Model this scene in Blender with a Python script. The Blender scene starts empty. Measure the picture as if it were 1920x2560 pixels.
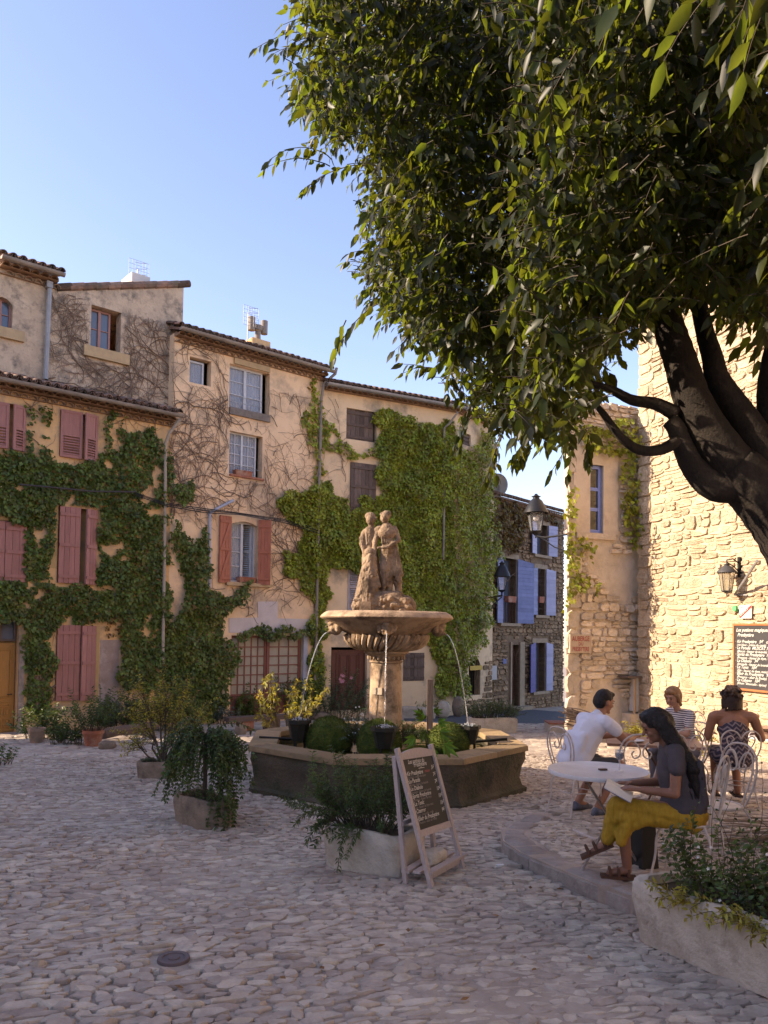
import bpy, bmesh, math, random
import numpy as np
from mathutils import Vector, Matrix
PI = math.pi
rad = math.radians
rng = np.random.default_rng(7)
random.seed(7)
scene = bpy.context.scene
COL = scene.collection
# ---------------------------------------------------------------- camera
FOC = 1950.0                      # focal length in photograph pixels (1920 x 2560)
CAMZ = 1.65
PITCH, ROLL = 2.0, 0.8
HORIZ = 1573.0                    # horizon row at the middle column
cv0 = HORIZ - FOC*math.tan(rad(PITCH))
cam_d = bpy.data.cameras.new("camera"); cam = bpy.data.objects.new("camera", cam_d); COL.objects.link(cam)
cam_d.sensor_fit = 'VERTICAL'; cam_d.sensor_height = 32.0
cam_d.lens = 32.0*FOC/2560.0
cam_d.shift_x = 0.0
cam_d.shift_y = (cv0-1280.0)/2560.0
cam_d.clip_start = 0.05; cam_d.clip_end = 600.0
cam.matrix_world = Matrix.Translation((0,0,CAMZ)) @ Matrix.Rotation(rad(90+PITCH),4,'X') @ Matrix.Rotation(rad(ROLL),4,'Z')
scene.camera = cam
# ---------------------------------------------------------------- sky and sun
SUN_EL = 25.0
SUN_DIR = Vector((-0.997,-0.07,0)).normalized()      # towards the sun, in plan
world = bpy.data.worlds.new("World"); scene.world = world; world.use_nodes = True
nt = world.node_tree; nt.nodes.clear()
sky = nt.nodes.new('ShaderNodeTexSky'); sky.sky_type = 'NISHITA'; sky.sun_disc = False
sky.sun_elevation = rad(SUN_EL)
sky.sun_rotation = math.atan2(SUN_DIR.x, SUN_DIR.y)
sky.air_density = 1.0; sky.dust_density = 0.8; sky.ozone_density = 3.0; sky.altitude = 300
bg = nt.nodes.new('ShaderNodeBackground'); bg.inputs['Strength'].default_value = 0.15
wo = nt.nodes.new('ShaderNodeOutputWorld')
tn = nt.nodes.new('ShaderNodeMix'); tn.data_type='RGBA'; tn.blend_type='MULTIPLY'; tn.inputs[0].default_value=1.0; tn.inputs[7].default_value=(1.12,0.87,0.84,1)
nt.links.new(sky.outputs[0], tn.inputs[6]); nt.links.new(tn.outputs[2], bg.inputs[0]); nt.links.new(bg.outputs[0], wo.inputs[0])
sun_l = bpy.data.lights.new("sun", 'SUN'); sun_l.energy = 3.9; sun_l.angle = rad(0.5); sun_l.color = (1.0,0.80,0.58)
sun = bpy.data.objects.new("sun", sun_l); COL.objects.link(sun)
sd = Vector((SUN_DIR.x*math.cos(rad(SUN_EL)), SUN_DIR.y*math.cos(rad(SUN_EL)), math.sin(rad(SUN_EL))))
sun.rotation_euler = sd.to_track_quat('Z','Y').to_euler(); sun.location = (-20,-5,20)
scene.view_settings.view_transform = 'Standard'; scene.view_settings.look = 'None'
scene.view_settings.exposure = 1.58; scene.view_settings.gamma = 1.0; scene.view_settings.use_curve_mapping = False
scene.cycles.use_denoising = True
scene.cycles.max_bounces = 8; scene.cycles.transparent_max_bounces = 8
scene.cycles.diffuse_bounces = 6; scene.cycles.caustics_reflective = False; scene.cycles.caustics_refractive = False

# ---------------------------------------------------------------- geometry of the place
CM = cam.matrix_world.to_3x3()
def ray(u, v):
    return CM @ Vector(((u-960.0)/FOC, -(v-cv0)/FOC, -1.0))
def P(u, v, Y):
    d = ray(u, v); t = Y/d.y
    return Vector((d.x*t, Y, CAMZ+d.z*t))
SL = 0.04
def terr(x, y):                                       # the raised café terrace
    return 0.12*min(1,max(0,(10.5-y)/3.0)) if in_terr(x,y) else 0.0
def G(x, y): return -SL*y
def PG(u, v, off=0.0):
    d = ray(u, v)                                     # CAMZ + d.z t = -SL d.y t + off
    t = (CAMZ-off)/(-d.z-SL*d.y)
    return Vector((d.x*t, d.y*t, CAMZ+d.z*t))
def PZ(u, v, z):
    d = ray(u, v); t = (z-CAMZ)/d.z
    return Vector((d.x*t, d.y*t, z))
terr_poly = [tuple(PG(u,v,.12)[:2]) for u,v in ((1900,2390),(1740,2330),(1600,2250),(1480,2205),(1380,2165),(1300,2130),(1258,2102),(1252,2080),(1275,2062),(1330,2030),(1420,1975),(1480,1900),(1470,1870))]+[(5.2,16.0),(9,10),(9,2.5)]
def in_poly(x, y, poly):
    c = False; n = len(poly)
    for i in range(n):
        x1,y1 = poly[i]; x2,y2 = poly[i-1]
        if (y1>y) != (y2>y) and x < (x2-x1)*(y-y1)/(y2-y1)+x1: c = not c
    return c
def in_terr(x, y): return in_poly(x, y, terr_poly)
def GT(x, y): return G(x,y)+terr(x,y)

# ---------------------------------------------------------------- object helpers
def tag(o, label=None, cat=None, group=None, kind=None):
    if label: o['label'] = label
    if cat: o['category'] = cat
    if group: o['group'] = group
    if kind: o['kind'] = kind
    return o
def empty(name, loc, label=None, cat=None, group=None, rz=0, kind=None):
    o = bpy.data.objects.new(name, None); COL.objects.link(o); o.location = loc; o.rotation_euler = (0,0,rz)
    o.empty_display_size = .1
    return tag(o, label, cat, group, kind)
def link(name, me, parent=None, world_space=True):
    o = bpy.data.objects.new(name, me); COL.objects.link(o)
    if parent is not None:
        o.parent = parent
        if world_space:
            o.matrix_parent_inverse = pinv(parent)
    return o
def pworld(p):
    m = Matrix.Translation(p.location) @ p.rotation_euler.to_matrix().to_4x4() @ Matrix.Diagonal((*p.scale,1))
    if p.parent is not None: m = pworld(p.parent) @ p.matrix_parent_inverse @ m
    return m
def pinv(p): return pworld(p).inverted()
class MB:
    """collects faces; every vertex may carry a tint value"""
    def __init__(s): s.v=[]; s.f=[]; s.t=[]; s.sm=True; s.mi=[]
    def add(s, vs, fs, tint=0.5, mi=0):
        o = len(s.v); s.v.extend([tuple(p) for p in vs]); s.f.extend([tuple(i+o for i in f) for f in fs])
        s.t.extend([tint]*len(vs)); s.mi.extend([mi]*len(fs)); return s
    def box(s, c, d, rz=0, tint=.5, M=None, taper=1.0):
        x,y,z = d[0]/2,d[1]/2,d[2]/2; vs=[]
        for k in (-1,1):
            q = taper if k>0 else 1
            for a,b in ((-1,-1),(1,-1),(1,1),(-1,1)): vs.append(Vector((a*x*q,b*y*q,k*z)))
        R = Matrix.Rotation(rz,3,'Z') if M is None else M
        vs=[R@p+Vector(c) for p in vs]
        return s.add(vs,[(3,2,1,0),(4,5,6,7),(0,1,5,4),(1,2,6,5),(2,3,7,6),(3,0,4,7)],tint)
    def tube(s, pts, r, n=6, tint=.5, cap=True, flat=1.0):
        pts=[Vector(p) for p in pts]; m=len(pts)
        rs = [r]*m if not hasattr(r,'__len__') else list(r)
        vs=[]; up=None
        for i,p in enumerate(pts):
            d = (pts[min(i+1,m-1)]-pts[max(i-1,0)])
            if d.length<1e-9: d=Vector((0,0,1))
            d.normalize()
            if up is None:
                up = Vector((0,0,1)) if abs(d.z)<.9 else Vector((1,0,0))
            a = d.cross(up)
            if a.length<1e-4: a=d.orthogonal()
            a.normalize(); b=a.cross(d).normalized(); up=b
            for k in range(n):
                t=2*PI*k/n; vs.append(p+(a*math.cos(t)+b*math.sin(t)*flat)*rs[i])
        fs=[]
        for i in range(m-1):
            for k in range(n):
                k2=(k+1)%n; fs.append((i*n+k,i*n+k2,(i+1)*n+k2,(i+1)*n+k))
        if cap: fs += [tuple(range(n-1,-1,-1)), tuple((m-1)*n+k for k in range(n))]
        return s.add(vs,fs,tint)
    def lathe(s, prof, c=(0,0,0), n=32, tint=.5, rfn=None, cap=False):
        vs=[]; m=len(prof)
        for r,z in prof:
            for k in range(n):
                t=2*PI*k/n; rr = r if rfn is None else rfn(r,z,t)
                vs.append((c[0]+rr*math.cos(t), c[1]+rr*math.sin(t), c[2]+z))
        fs=[]
        for i in range(m-1):
            for k in range(n):
                k2=(k+1)%n; fs.append((i*n+k,i*n+k2,(i+1)*n+k2,(i+1)*n+k))
        if cap: fs += [tuple(range(n-1,-1,-1)), tuple((m-1)*n+k for k in range(n))]
        return s.add(vs,fs,tint)
    def ball(s, c, r, n=10, m=6, tint=.5, jit=0, seed=0):
        c=Vector(c); r = (r,r,r) if not hasattr(r,'__len__') else r
        R=random.Random(seed); vs=[]
        for i in range(m+1):
            ph=PI*i/m
            for k in range(n):
                t=2*PI*k/n; q=1+R.uniform(-jit,jit)
                vs.append((c.x+r[0]*q*math.sin(ph)*math.cos(t), c.y+r[1]*q*math.sin(ph)*math.sin(t), c.z+r[2]*q*math.cos(ph)))
        fs=[]
        for i in range(m):
            for k in range(n):
                k2=(k+1)%n; fs.append((i*n+k,(i+1)*n+k,(i+1)*n+k2,i*n+k2))
        return s.add(vs,fs,tint)
    def xf(s, M):
        s.v=[tuple(M@Vector(p)) for p in s.v]; return s
    def mesh(s, name, mat, smooth=True):
        me = bpy.data.meshes.new(name); me.from_pydata(s.v,[],s.f)
        mats = mat if isinstance(mat,(list,tuple)) else [mat]
        for m in mats: me.materials.append(m)
        if len(mats)>1: me.polygons.foreach_set('material_index', s.mi)
        a = me.attributes.new('tint','FLOAT','POINT'); a.data.foreach_set('value', s.t)
        if smooth: me.polygons.foreach_set('use_smooth',[True]*len(me.polygons)); 
        me.update()
        if smooth == 'auto':
            me.set_sharp_from_angle(angle=rad(38))
        return me
    def build(s, name, mat, parent=None, smooth='auto', **k):
        o = link(name, s.mesh(name,mat,smooth), parent)
        return tag(o, **k)
def local(parent, name, me, M):
    """object with mesh me whose world matrix is M under parent"""
    o = bpy.data.objects.new(name, me); COL.objects.link(o)
    if parent is not None:
        o.parent = parent; o.matrix_parent_inverse = pinv(parent)
    o.matrix_basis = M
    return o
def copy_thing(root, loc=None, rz=None, label=None, scale=None):
    def cp(o, par):
        c = o.copy(); COL.objects.link(c)
        if par is not None: c.parent = par
        for ch in kids.get(o.name, []): cp(ch, c)
        return c
    kids = {}
    for o in COL.objects:
        if o.parent is not None: kids.setdefault(o.parent.name, []).append(o)
    r = cp(root, None)
    if loc is not None: r.location = loc
    if rz is not None: r.rotation_euler = (0,0,rz)
    if scale is not None: r.scale = scale
    if label: r['label'] = label
    return r
def bulk(name, V, F, mat, parent=None, tint=None, smooth=False, **k):
    """fast numpy mesh; F is (n,3) or (n,4)"""
    me = bpy.data.meshes.new(name); V=np.asarray(V,dtype=np.float32); F=np.asarray(F,dtype=np.int32)
    n,kk = F.shape
    me.vertices.add(len(V)); me.vertices.foreach_set('co', V.ravel())
    me.loops.add(n*kk); me.loops.foreach_set('vertex_index', F.ravel())
    me.polygons.add(n); me.polygons.foreach_set('loop_start', np.arange(0,n*kk,kk,dtype=np.int32))
    if smooth: me.polygons.foreach_set('use_smooth', np.ones(n,dtype=bool))
    me.materials.append(mat)
    if tint is not None:
        a = me.attributes.new('tint','FLOAT','POINT'); a.data.foreach_set('value', np.asarray(tint,dtype=np.float32))
    me.update(calc_edges=True); me.validate()
    o = link(name, me, parent)
    return tag(o, **k)

# ---------------------------------------------------------------- materials
MATS = {}
def mat(name, c1, c2=None, c3=None, rough=.85, scale=6, bump=.3, bscale=40, tintamt=.35, metallic=0, stain=None, stain_s=1.2,
        trans=None, spec=.3, streak=0, bdist=.01, hue=0, stain_lo=.5, stain_hi=.68, coord='Object'):
    if name in MATS: return MATS[name]
    m = bpy.data.materials.new(name); m.use_nodes=True; t=m.node_tree; N=t.nodes; L=t.links
    b = N['Principled BSDF']; b.inputs['Roughness'].default_value=rough; b.inputs['Metallic'].default_value=metallic
    b.inputs['Specular IOR Level'].default_value=spec
    c2 = c2 or tuple(x*.7 for x in c1)
    if coord=='Geometry':
        gi = N.new('ShaderNodeNewGeometry'); src = gi.outputs['Position']
    else:
        gi = N.new('ShaderNodeTexCoord'); src = gi.outputs['Object']
    n1 = N.new('ShaderNodeTexNoise'); n1.inputs['Scale'].default_value=scale; n1.inputs['Detail'].default_value=6; n1.inputs['Roughness'].default_value=.65
    if streak:
        mp=N.new('ShaderNodeMapping'); mp.inputs['Scale'].default_value=streak; L.new(src,mp.inputs[0]); L.new(mp.outputs[0],n1.inputs[0])
    else: L.new(src,n1.inputs['Vector'])
    r = N.new('ShaderNodeValToRGB'); r.color_ramp.elements[0].position=.32; r.color_ramp.elements[1].position=.68
    r.color_ramp.elements[0].color=(*c2,1); r.color_ramp.elements[1].color=(*c1,1)
    if c3:
        e=r.color_ramp.elements.new(.5); e.color=(*c3,1)
    L.new(n1.outputs[0], r.inputs[0]); out=r.outputs[0]
    if stain:
        n3=N.new('ShaderNodeTexNoise'); n3.inputs['Scale'].default_value=stain_s; n3.inputs['Detail'].default_value=8; n3.inputs['Roughness'].default_value=.7
        L.new(src,n3.inputs['Vector'])
        mr=N.new('ShaderNodeMapRange'); mr.inputs[1].default_value=stain_lo; mr.inputs[2].default_value=stain_hi
        L.new(n3.outputs[0],mr.inputs[0])
        mx=N.new('ShaderNodeMix'); mx.data_type='RGBA'; mx.inputs[7].default_value=(*stain,1)
        L.new(mr.outputs[0],mx.inputs[0]); L.new(out,mx.inputs[6]); out=mx.outputs[2]
    if tintamt:
        at=N.new('ShaderNodeAttribute'); at.attribute_name='tint'
        mr=N.new('ShaderNodeMapRange'); mr.inputs[3].default_value=1-tintamt; mr.inputs[4].default_value=1+tintamt
        L.new(at.outputs['Fac'],mr.inputs[0])
        hs=N.new('ShaderNodeHueSaturation'); L.new(out,hs.inputs['Color']); L.new(mr.outputs[0],hs.inputs['Value'])
        if hue:
            h=N.new('ShaderNodeMapRange'); h.inputs[3].default_value=.5-hue; h.inputs[4].default_value=.5+hue
            L.new(at.outputs['Fac'],h.inputs[0]); L.new(h.outputs[0],hs.inputs['Hue'])
        out=hs.outputs[0]
    L.new(out,b.inputs['Base Color'])
    if bump:
        n2=N.new('ShaderNodeTexNoise'); n2.inputs['Scale'].default_value=bscale; n2.inputs['Detail'].default_value=5; n2.inputs['Roughness'].default_value=.6
        L.new(src,n2.inputs['Vector'])
        bp=N.new('ShaderNodeBump'); bp.inputs['Strength'].default_value=bump; bp.inputs['Distance'].default_value=bdist
        L.new(n2.outputs[0],bp.inputs['Height']); L.new(bp.outputs[0],b.inputs['Normal'])
    if trans:
        o=N['Material Output']; tr=N.new('ShaderNodeBsdfTranslucent'); ms=N.new('ShaderNodeMixShader'); ms.inputs[0].default_value=trans[1]
        tc=N.new('ShaderNodeMix'); tc.data_type='RGBA'; tc.blend_type='MULTIPLY'; tc.inputs[0].default_value=1.0
        tc.inputs[7].default_value=(*trans[0],1); L.new(out,tc.inputs[6]); L.new(tc.outputs[2],tr.inputs[0])
        L.new(b.outputs[0],ms.inputs[1]); L.new(tr.outputs[0],ms.inputs[2]); L.new(ms.outputs[0],o.inputs[0])
    MATS[name]=m; return m
def solid(name, c, rough=.5, metallic=0, **k): return mat(name,c,tuple(x*.82 for x in c),rough=rough,metallic=metallic,bump=k.pop('bump',.05),tintamt=k.pop('tintamt',0),**k)
def glass(name, c=(.02,.025,.03)):
    m = bpy.data.materials.new(name); m.use_nodes=True; b=m.node_tree.nodes['Principled BSDF']
    b.inputs['Base Color'].default_value=(*c,1); b.inputs['Roughness'].default_value=.04; b.inputs['Specular IOR Level'].default_value=.7
    MATS[name]=m; return m

# ---------------------------------------------------------------- stones (cobbles, rubble walls)
def stone(w, h, d, R, seg=8, jag=.12, M=None, mb=None, tint=.5, power=3.2, dome=.25, fade=.55, rz=.12, inset=.78):
    """irregular stone, w x h outline, sticking out d along local z, appended to mb through matrix M"""
    vs=[]; rings=((1.0,-.5),(.97,fade),(inset,1.0))
    ang0=R.uniform(0,2*PI/seg)
    js=[1+R.uniform(-jag,jag) for _ in range(seg)]
    tx,ty=R.uniform(-.25,.25)*d,R.uniform(-.3,.3)*d
    for q,zz in rings:
        for k in range(seg):
            t=ang0+2*PI*k/seg; c,s=math.cos(t),math.sin(t)
            rr=(abs(c)**power+abs(s)**power)**(-1/power)*js[k]
            x,y=c*rr*w/2,s*rr*h/2
            if q<1:
                ins=min(w,h)*(1-q)*.5; L=math.hypot(x,y)+1e-6; x*=1-ins/L; y*=1-ins/L
            z=zz*d+(tx*x/w+ty*y/h)*2*(zz>0)+(R.uniform(-rz,rz)*d if zz>0 else 0)
            vs.append((x,y,z))
    vs.append((0,0,d*(1+dome)+0))
    fs=[]
    for i in range(2):
        for k in range(seg):
            k2=(k+1)%seg; fs.append((i*seg+k,i*seg+k2,(i+1)*seg+k2,(i+1)*seg+k))
    c=3*seg
    for k in range(seg): fs.append((2*seg+k,2*seg+(k+1)%seg,c))
    if M is not None: vs=[M@Vector(p) for p in vs]
    mb = mb or MB()
    mb.add(vs,fs,tint); return mb
# ================================================================ materials of the place
M_dirt = mat('joint_dirt',(.43,.355,.285),(.27,.215,.17),scale=3,bump=.6,bscale=30,tintamt=0,rough=.95)
M_cobble = mat('cobble',(.53,.445,.36),(.33,.27,.215),(.43,.36,.29),scale=9,bump=.55,bscale=55,tintamt=.24,rough=.75,stain=(.30,.235,.19),stain_s=1.1,stain_lo=.48,stain_hi=.7,coord='Geometry',hue=.012,bdist=.012)
M_kerb = mat('kerb_stone',(.36,.31,.27),(.22,.18,.155),scale=5,bump=.8,bscale=22,tintamt=.15,rough=.9,coord='Geometry',bdist=.02)
M_tile = mat('roof_tile',(.26,.155,.11),(.11,.075,.06),(.19,.12,.09),scale=7,bump=.4,bscale=50,tintamt=.5,rough=.9,stain=(.09,.085,.06),stain_s=2.5,coord='Geometry')
M_genoise = mat('corbel_tile',(.36,.23,.14),(.20,.12,.08),scale=6,bump=.3,tintamt=.35,coord='Geometry')
M_ochre = mat('ochre_render',(.74,.47,.22),(.56,.36,.19),(.68,.43,.205),scale=1.6,bump=.35,bscale=35,tintamt=0,stain=(.30,.24,.18),stain_s=1.3,coord='Geometry')
M_grey = mat('grey_render',(.62,.48,.34),(.42,.32,.23),(.54,.41,.29),scale=2.6,bump=.9,bscale=14,tintamt=0,stain=(.18,.15,.12),stain_s=3.5,coord='Geometry',bdist=.03)
M_peach = mat('peach_render',(.86,.61,.38),(.72,.50,.31),(.80,.56,.345),scale=1.1,bump=.3,bscale=30,tintamt=0,stain=(.37,.28,.20),stain_s=.8,coord='Geometry')
M_cream = mat('cream_render',(.80,.59,.37),(.67,.48,.30),(.74,.54,.335),scale=1.3,bump=.3,bscale=30,tintamt=0,stain=(.33,.26,.19),stain_s=1.0,coord='Geometry')
M_rub = mat('brown_rubble',(.33,.22,.125),(.17,.115,.07),scale=9,bump=.6,bscale=30,tintamt=.35,coord='Geometry',bdist=.02)
M_rubm = mat('brown_mortar',(.24,.16,.095),(.15,.10,.065),scale=6,bump=.7,bscale=25,tintamt=0,coord='Geometry',bdist=.02)
M_gold = mat('golden_limestone',(.60,.48,.335),(.43,.33,.22),(.54,.425,.29),scale=11,bump=1.0,bscale=24,tintamt=.2,coord='Geometry',bdist=.06,stain=(.40,.30,.19),stain_s=3)
M_goldm = mat('golden_mortar',(.56,.445,.305),(.46,.36,.24),scale=7,bump=.8,bscale=28,tintamt=0,coord='Geometry',bdist=.025)
M_lime = mat('pale_limestone',(.68,.57,.44),(.50,.41,.31),scale=6,bump=.8,bscale=18,tintamt=.22,coord='Geometry',bdist=.03)
M_limem = mat('pale_mortar',(.66,.56,.44),(.52,.43,.33),scale=4,bump=.8,bscale=22,tintamt=0,coord='Geometry',bdist=.03,stain=(.70,.60,.49),stain_s=1.2)
M_sur = mat('dim_surround_stone',(.38,.29,.20),(.27,.205,.14),scale=5,bump=.6,bscale=20,tintamt=0,coord='Geometry')
M_white = mat('white_paint',(.62,.60,.57),(.54,.52,.5),scale=3,bump=.1,tintamt=0,rough=.7,coord='Geometry')
M_pink = mat('pink_shutter',(.40,.185,.155),(.31,.145,.125),scale=5,bump=.15,tintamt=.12,rough=.6,streak=(6,6,.8),coord='Geometry')
M_red = mat('red_shutter',(.42,.15,.09),(.34,.12,.07),scale=5,bump=.15,tintamt=.12,rough=.6,coord='Geometry')
M_blue = mat('blue_shutter',(.20,.23,.42),(.15,.175,.34),scale=5,bump=.15,tintamt=.15,rough=.6,coord='Geometry')
M_deepblue = mat('deep_blue_shutter',(.085,.085,.29),(.065,.065,.24),scale=5,bump=.15,tintamt=.1,rough=.6,coord='Geometry')
M_paleblue = mat('pale_blue_shutter',(.42,.42,.58),(.36,.36,.52),scale=5,bump=.15,tintamt=.1,rough=.6,coord='Geometry')
M_oldwood = mat('weathered_wood',(.17,.12,.095),(.09,.065,.055),scale=6,bump=.5,tintamt=.3,rough=.85,streak=(14,14,1.2),coord='Geometry')
M_browndoor = mat('brown_door',(.16,.06,.04),(.11,.045,.03),scale=6,bump=.2,tintamt=.15,rough=.6,streak=(12,12,1),coord='Geometry')
M_yellowdoor = mat('honey_door',(.40,.20,.055),(.31,.15,.04),scale=6,bump=.2,tintamt=.12,rough=.5,streak=(12,12,1),coord='Geometry')
M_zinc = mat('zinc',(.34,.33,.33),(.24,.235,.24),scale=4,bump=.1,tintamt=0,rough=.5,metallic=.3,coord='Geometry')
M_gutter = mat('old_gutter',(.30,.255,.21),(.20,.165,.14),scale=4,bump=.2,tintamt=0,rough=.7,coord='Geometry')
M_leadpipe = mat('painted_pipe',(.42,.44,.52),(.36,.38,.46),scale=4,bump=.1,tintamt=0,rough=.6,coord='Geometry')
M_black = solid('black_iron',(.018,.018,.02),rough=.45,tintamt=0)
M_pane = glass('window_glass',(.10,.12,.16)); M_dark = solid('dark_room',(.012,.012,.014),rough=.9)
M_winw = solid('window_paint',(.56,.57,.60),rough=.5); M_winpink=solid('pink_window_paint',(.40,.21,.18),rough=.5)
M_winblue=solid('blue_window_paint',(.26,.33,.72),rough=.5)
M_curtain = mat('curtain',(.42,.41,.42),(.30,.30,.33),scale=3,bump=.1,tintamt=0,rough=.9,streak=(20,20,.5),coord='Geometry')
M_sillstone = mat('sill_stone',(.50,.36,.20),(.40,.28,.16),scale=6,bump=.4,tintamt=0,coord='Geometry')
M_terra = mat('terracotta',(.36,.135,.075),(.28,.10,.06),scale=6,bump=.2,tintamt=.1,rough=.8,stain=(.40,.27,.20),stain_s=5)
M_asphalt = mat('asphalt',(.085,.088,.10),(.06,.062,.07),scale=8,bump=.4,bscale=90,tintamt=0,coord='Geometry')
# ================================================================ ground
Rg = random.Random(3)
g = MB(); n=44
xs=[-300,-60,-20]+[x*1.0 for x in range(-16,18)]+[24,60,300]; ys=[-200,-40,-10,0]+[y*1.0 for y in range(1,34)]+[60,300]
vs=[(x,y,G(x,y)) for y in ys for x in xs]; fs=[]
nx=len(xs)
for j in range(len(ys)-1):
    for i in range(nx-1): fs.append((j*nx+i,j*nx+i+1,(j+1)*nx+i+1,(j+1)*nx+i))
g.add(vs,fs); ground = g.build('ground', M_dirt, kind='structure')
# far lane of asphalt between the blue shuttered house and the pale stone house
pl=[PG(*q,.004) for q in ((1010,1830),(1180,1826),(1300,1829),(1408,1822),(1412,1780),(1250,1768),(1010,1785))]
g=MB(); g.add(pl,[tuple(range(7))[::-1]])
road=g.build('road', M_asphalt, kind='structure',smooth=False)
# terrace body
g=MB(); tp=[Vector((x,y,0)) for x,y in terr_poly]
from mathutils.geometry import tessellate_polygon
tri=tessellate_polygon([tp])
# refined top: clip grid
top=[]
def tz(x,y): return GT(x,y)
step=.25; cells=[]; idx={}; vs=[]; fs=[]
for p in tp: vs.append((p.x,p.y,tz(p.x-.0,p.y) if False else G(p.x,p.y)+0.12*min(1,max(0,(10.5-p.y)/3.0))))
nb=len(vs)
for p in tp: vs.append((p.x,p.y,G(p.x,p.y)-.05))
for a,b,c in tri: fs.append((a,b,c))
for i in range(nb):
    j=(i+1)%nb; fs.append((i,j,nb+j,nb+i))
g.add(vs,fs); terrace=g.build('terrace', M_dirt, kind='structure',smooth=False)

# ---- cobbles
def stone_templates(nT, seed, seg=8, jag=.13, dome=.25, power=3.0, **kw):
    out=[]; R=random.Random(seed)
    for k in range(nT):
        mb=stone(1,1,1,R,seg=seg,jag=jag,dome=dome,power=power,**kw); out.append(np.array(mb.v)); faces=mb.f
    return out, faces
CT, CF = stone_templates(48, 5, seg=7, jag=.26, dome=.0, power=2.2, rz=.3, inset=.84, fade=.7)
CFq=[f for f in CF if len(f)==4]; CFt=[f for f in CF if len(f)==3]
CF3=[]
for f in CF:
    if len(f)==4: CF3 += [(f[0],f[1],f[2]),(f[0],f[2],f[3])]
    else: CF3.append(f)
CF3=np.array(CF3)
def stone_field(name, recs, T, F3, mt, parent, nparts, partname, score, smooth=True):
    """recs: list of (Matrix 4x4, tint). biggest nparts as objects, rest as one stuff part"""
    order=sorted(range(len(recs)), key=lambda i:-score(recs[i]))
    single=set(order[:nparts]); meshes=[]
    for k,v in enumerate(T):
        me=bpy.data.meshes.new(partname); me.from_pydata([tuple(p) for p in v],[],[tuple(f) for f in F3]); me.materials.append(mt)
        me.polygons.foreach_set('use_smooth',[smooth]*len(me.polygons))
        a=me.attributes.new('tint','FLOAT','POINT'); a.data.foreach_set('value',[Rg.random()]*len(v)); me.update()
        if smooth: me.set_sharp_from_angle(angle=rad(32))
        meshes.append(me)
    V=[];FF=[];TT=[];o=0
    for i,(Mx,tint) in enumerate(recs):
        k=i%len(T)
        if i in single:
            local(parent, partname, meshes[k], Mx)
        else:
            A=np.array(Mx); v=T[k]@A[:3,:3].T+A[:3,3]
            V.append(v); FF.append(F3+o); TT.append(np.full(len(v),tint)); o+=len(v)
    if V:
        ob=bulk(name, np.concatenate(V), np.concatenate(FF), mt, parent, np.concatenate(TT), smooth=smooth, kind='stuff')
        if smooth: ob.data.set_sharp_from_angle(angle=rad(32))
BX,BY=0.0,0.0
def basin_hit(x,y,m=0.0):
    return math.hypot(x-FX,y-FY)<FRAD+m
FX,FY,FRAD = 0.04,10.5,1.87
recs=[];recs_t=[]; DCP=PG(434,2398,.02)
kerb_px=[(1900,2400),(1740,2330),(1600,2250),(1480,2205),(1380,2165),(1300,2130),(1258,2102),(1252,2080),(1275,2062),(1330,2030)]
kerb_line=[Vector((*PG(u,v,.12)[:2],0)) for u,v in kerb_px]
def dist_line(x,y,line):
    best=9;
    for a,b in zip(line,line[1:]):
        ab=(b.x-a.x,b.y-a.y); L2=ab[0]**2+ab[1]**2
        t=max(0,min(1,((x-a.x)*ab[0]+(y-a.y)*ab[1])/L2))
        best=min(best,math.hypot(x-a.x-ab[0]*t,y-a.y-ab[1]*t))
    return best
KW=.24
r=2.6
while r<21.5:
    far = r>13.5
    h=Rg.uniform(.026,.052) if not far else Rg.uniform(.10,.15)
    half=.56*r+1.6; a=-half+Rg.uniform(0,.2)
    while a<half:
        w=(Rg.uniform(.06,.16) if Rg.random()<.93 else Rg.uniform(.17,.25)) if not far else Rg.uniform(.16,.32)
        x=a+w/2; sl=.13+.05*math.sin(.5*x+r*.6)
        y=r+.13*x+.10*math.sin(.9*x+.35*r)+.035*math.sin(3.1*x+r)+Rg.uniform(-.014,.014)
        a+=w+Rg.uniform(-.01,.02)
        if y<2.2 or y>21 or basin_hit(x,y,-.12): continue
        if math.hypot(x-DCP.x,y-DCP.y)<.15: continue
        it=in_terr(x,y)
        if it and dist_line(x,y,kerb_line)<KW+.02: continue
        if not it and y<7 and dist_line(x,y,kerb_line)<.03: continue
        if y>15.3 and x> 4.6: continue
        fac_y = 16.4+ (x+7.8)/1.15
        if y>fac_y-.2: continue
        z=GT(x,y); d=Rg.uniform(.010,.024)
        if Rg.random()<.06: d*=1.5
        slope=math.atan(sl+.09*math.cos(.9*x+.35*r))+Rg.uniform(-.16,.2)
        M_=Matrix.Translation((x,y,z-.004+.012*math.sin(1.7*x+.5)*math.sin(1.3*y)))@Matrix.Rotation(slope,4,'Z')@Matrix.Rotation(Rg.gauss(.06,.07),4,'X')@Matrix.Rotation(Rg.gauss(0,.035),4,'Y')@Matrix.Diagonal((w*1.10,h*Rg.uniform(1.0,1.6),d,1))
        (recs_t if it else recs).append((M_, min(1,max(0,Rg.gauss(.5,.22)))))
    r+=h+Rg.uniform(.002,.01)
def sc(rec):
    M_=rec[0]; p=M_.translation
    if abs(p.x)>.5*p.y+.1 or p.y<3.3: return -1
    sx=M_.col[0].length; sy=M_.col[1].length
    return sx*sy/p.y**2
stone_field('cobbles', recs, CT, CF3, M_cobble, ground, 300, 'paving_stone', sc)
stone_field('cobbles', recs_t, CT, CF3, M_cobble, terrace, 120, 'paving_stone', sc)
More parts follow.
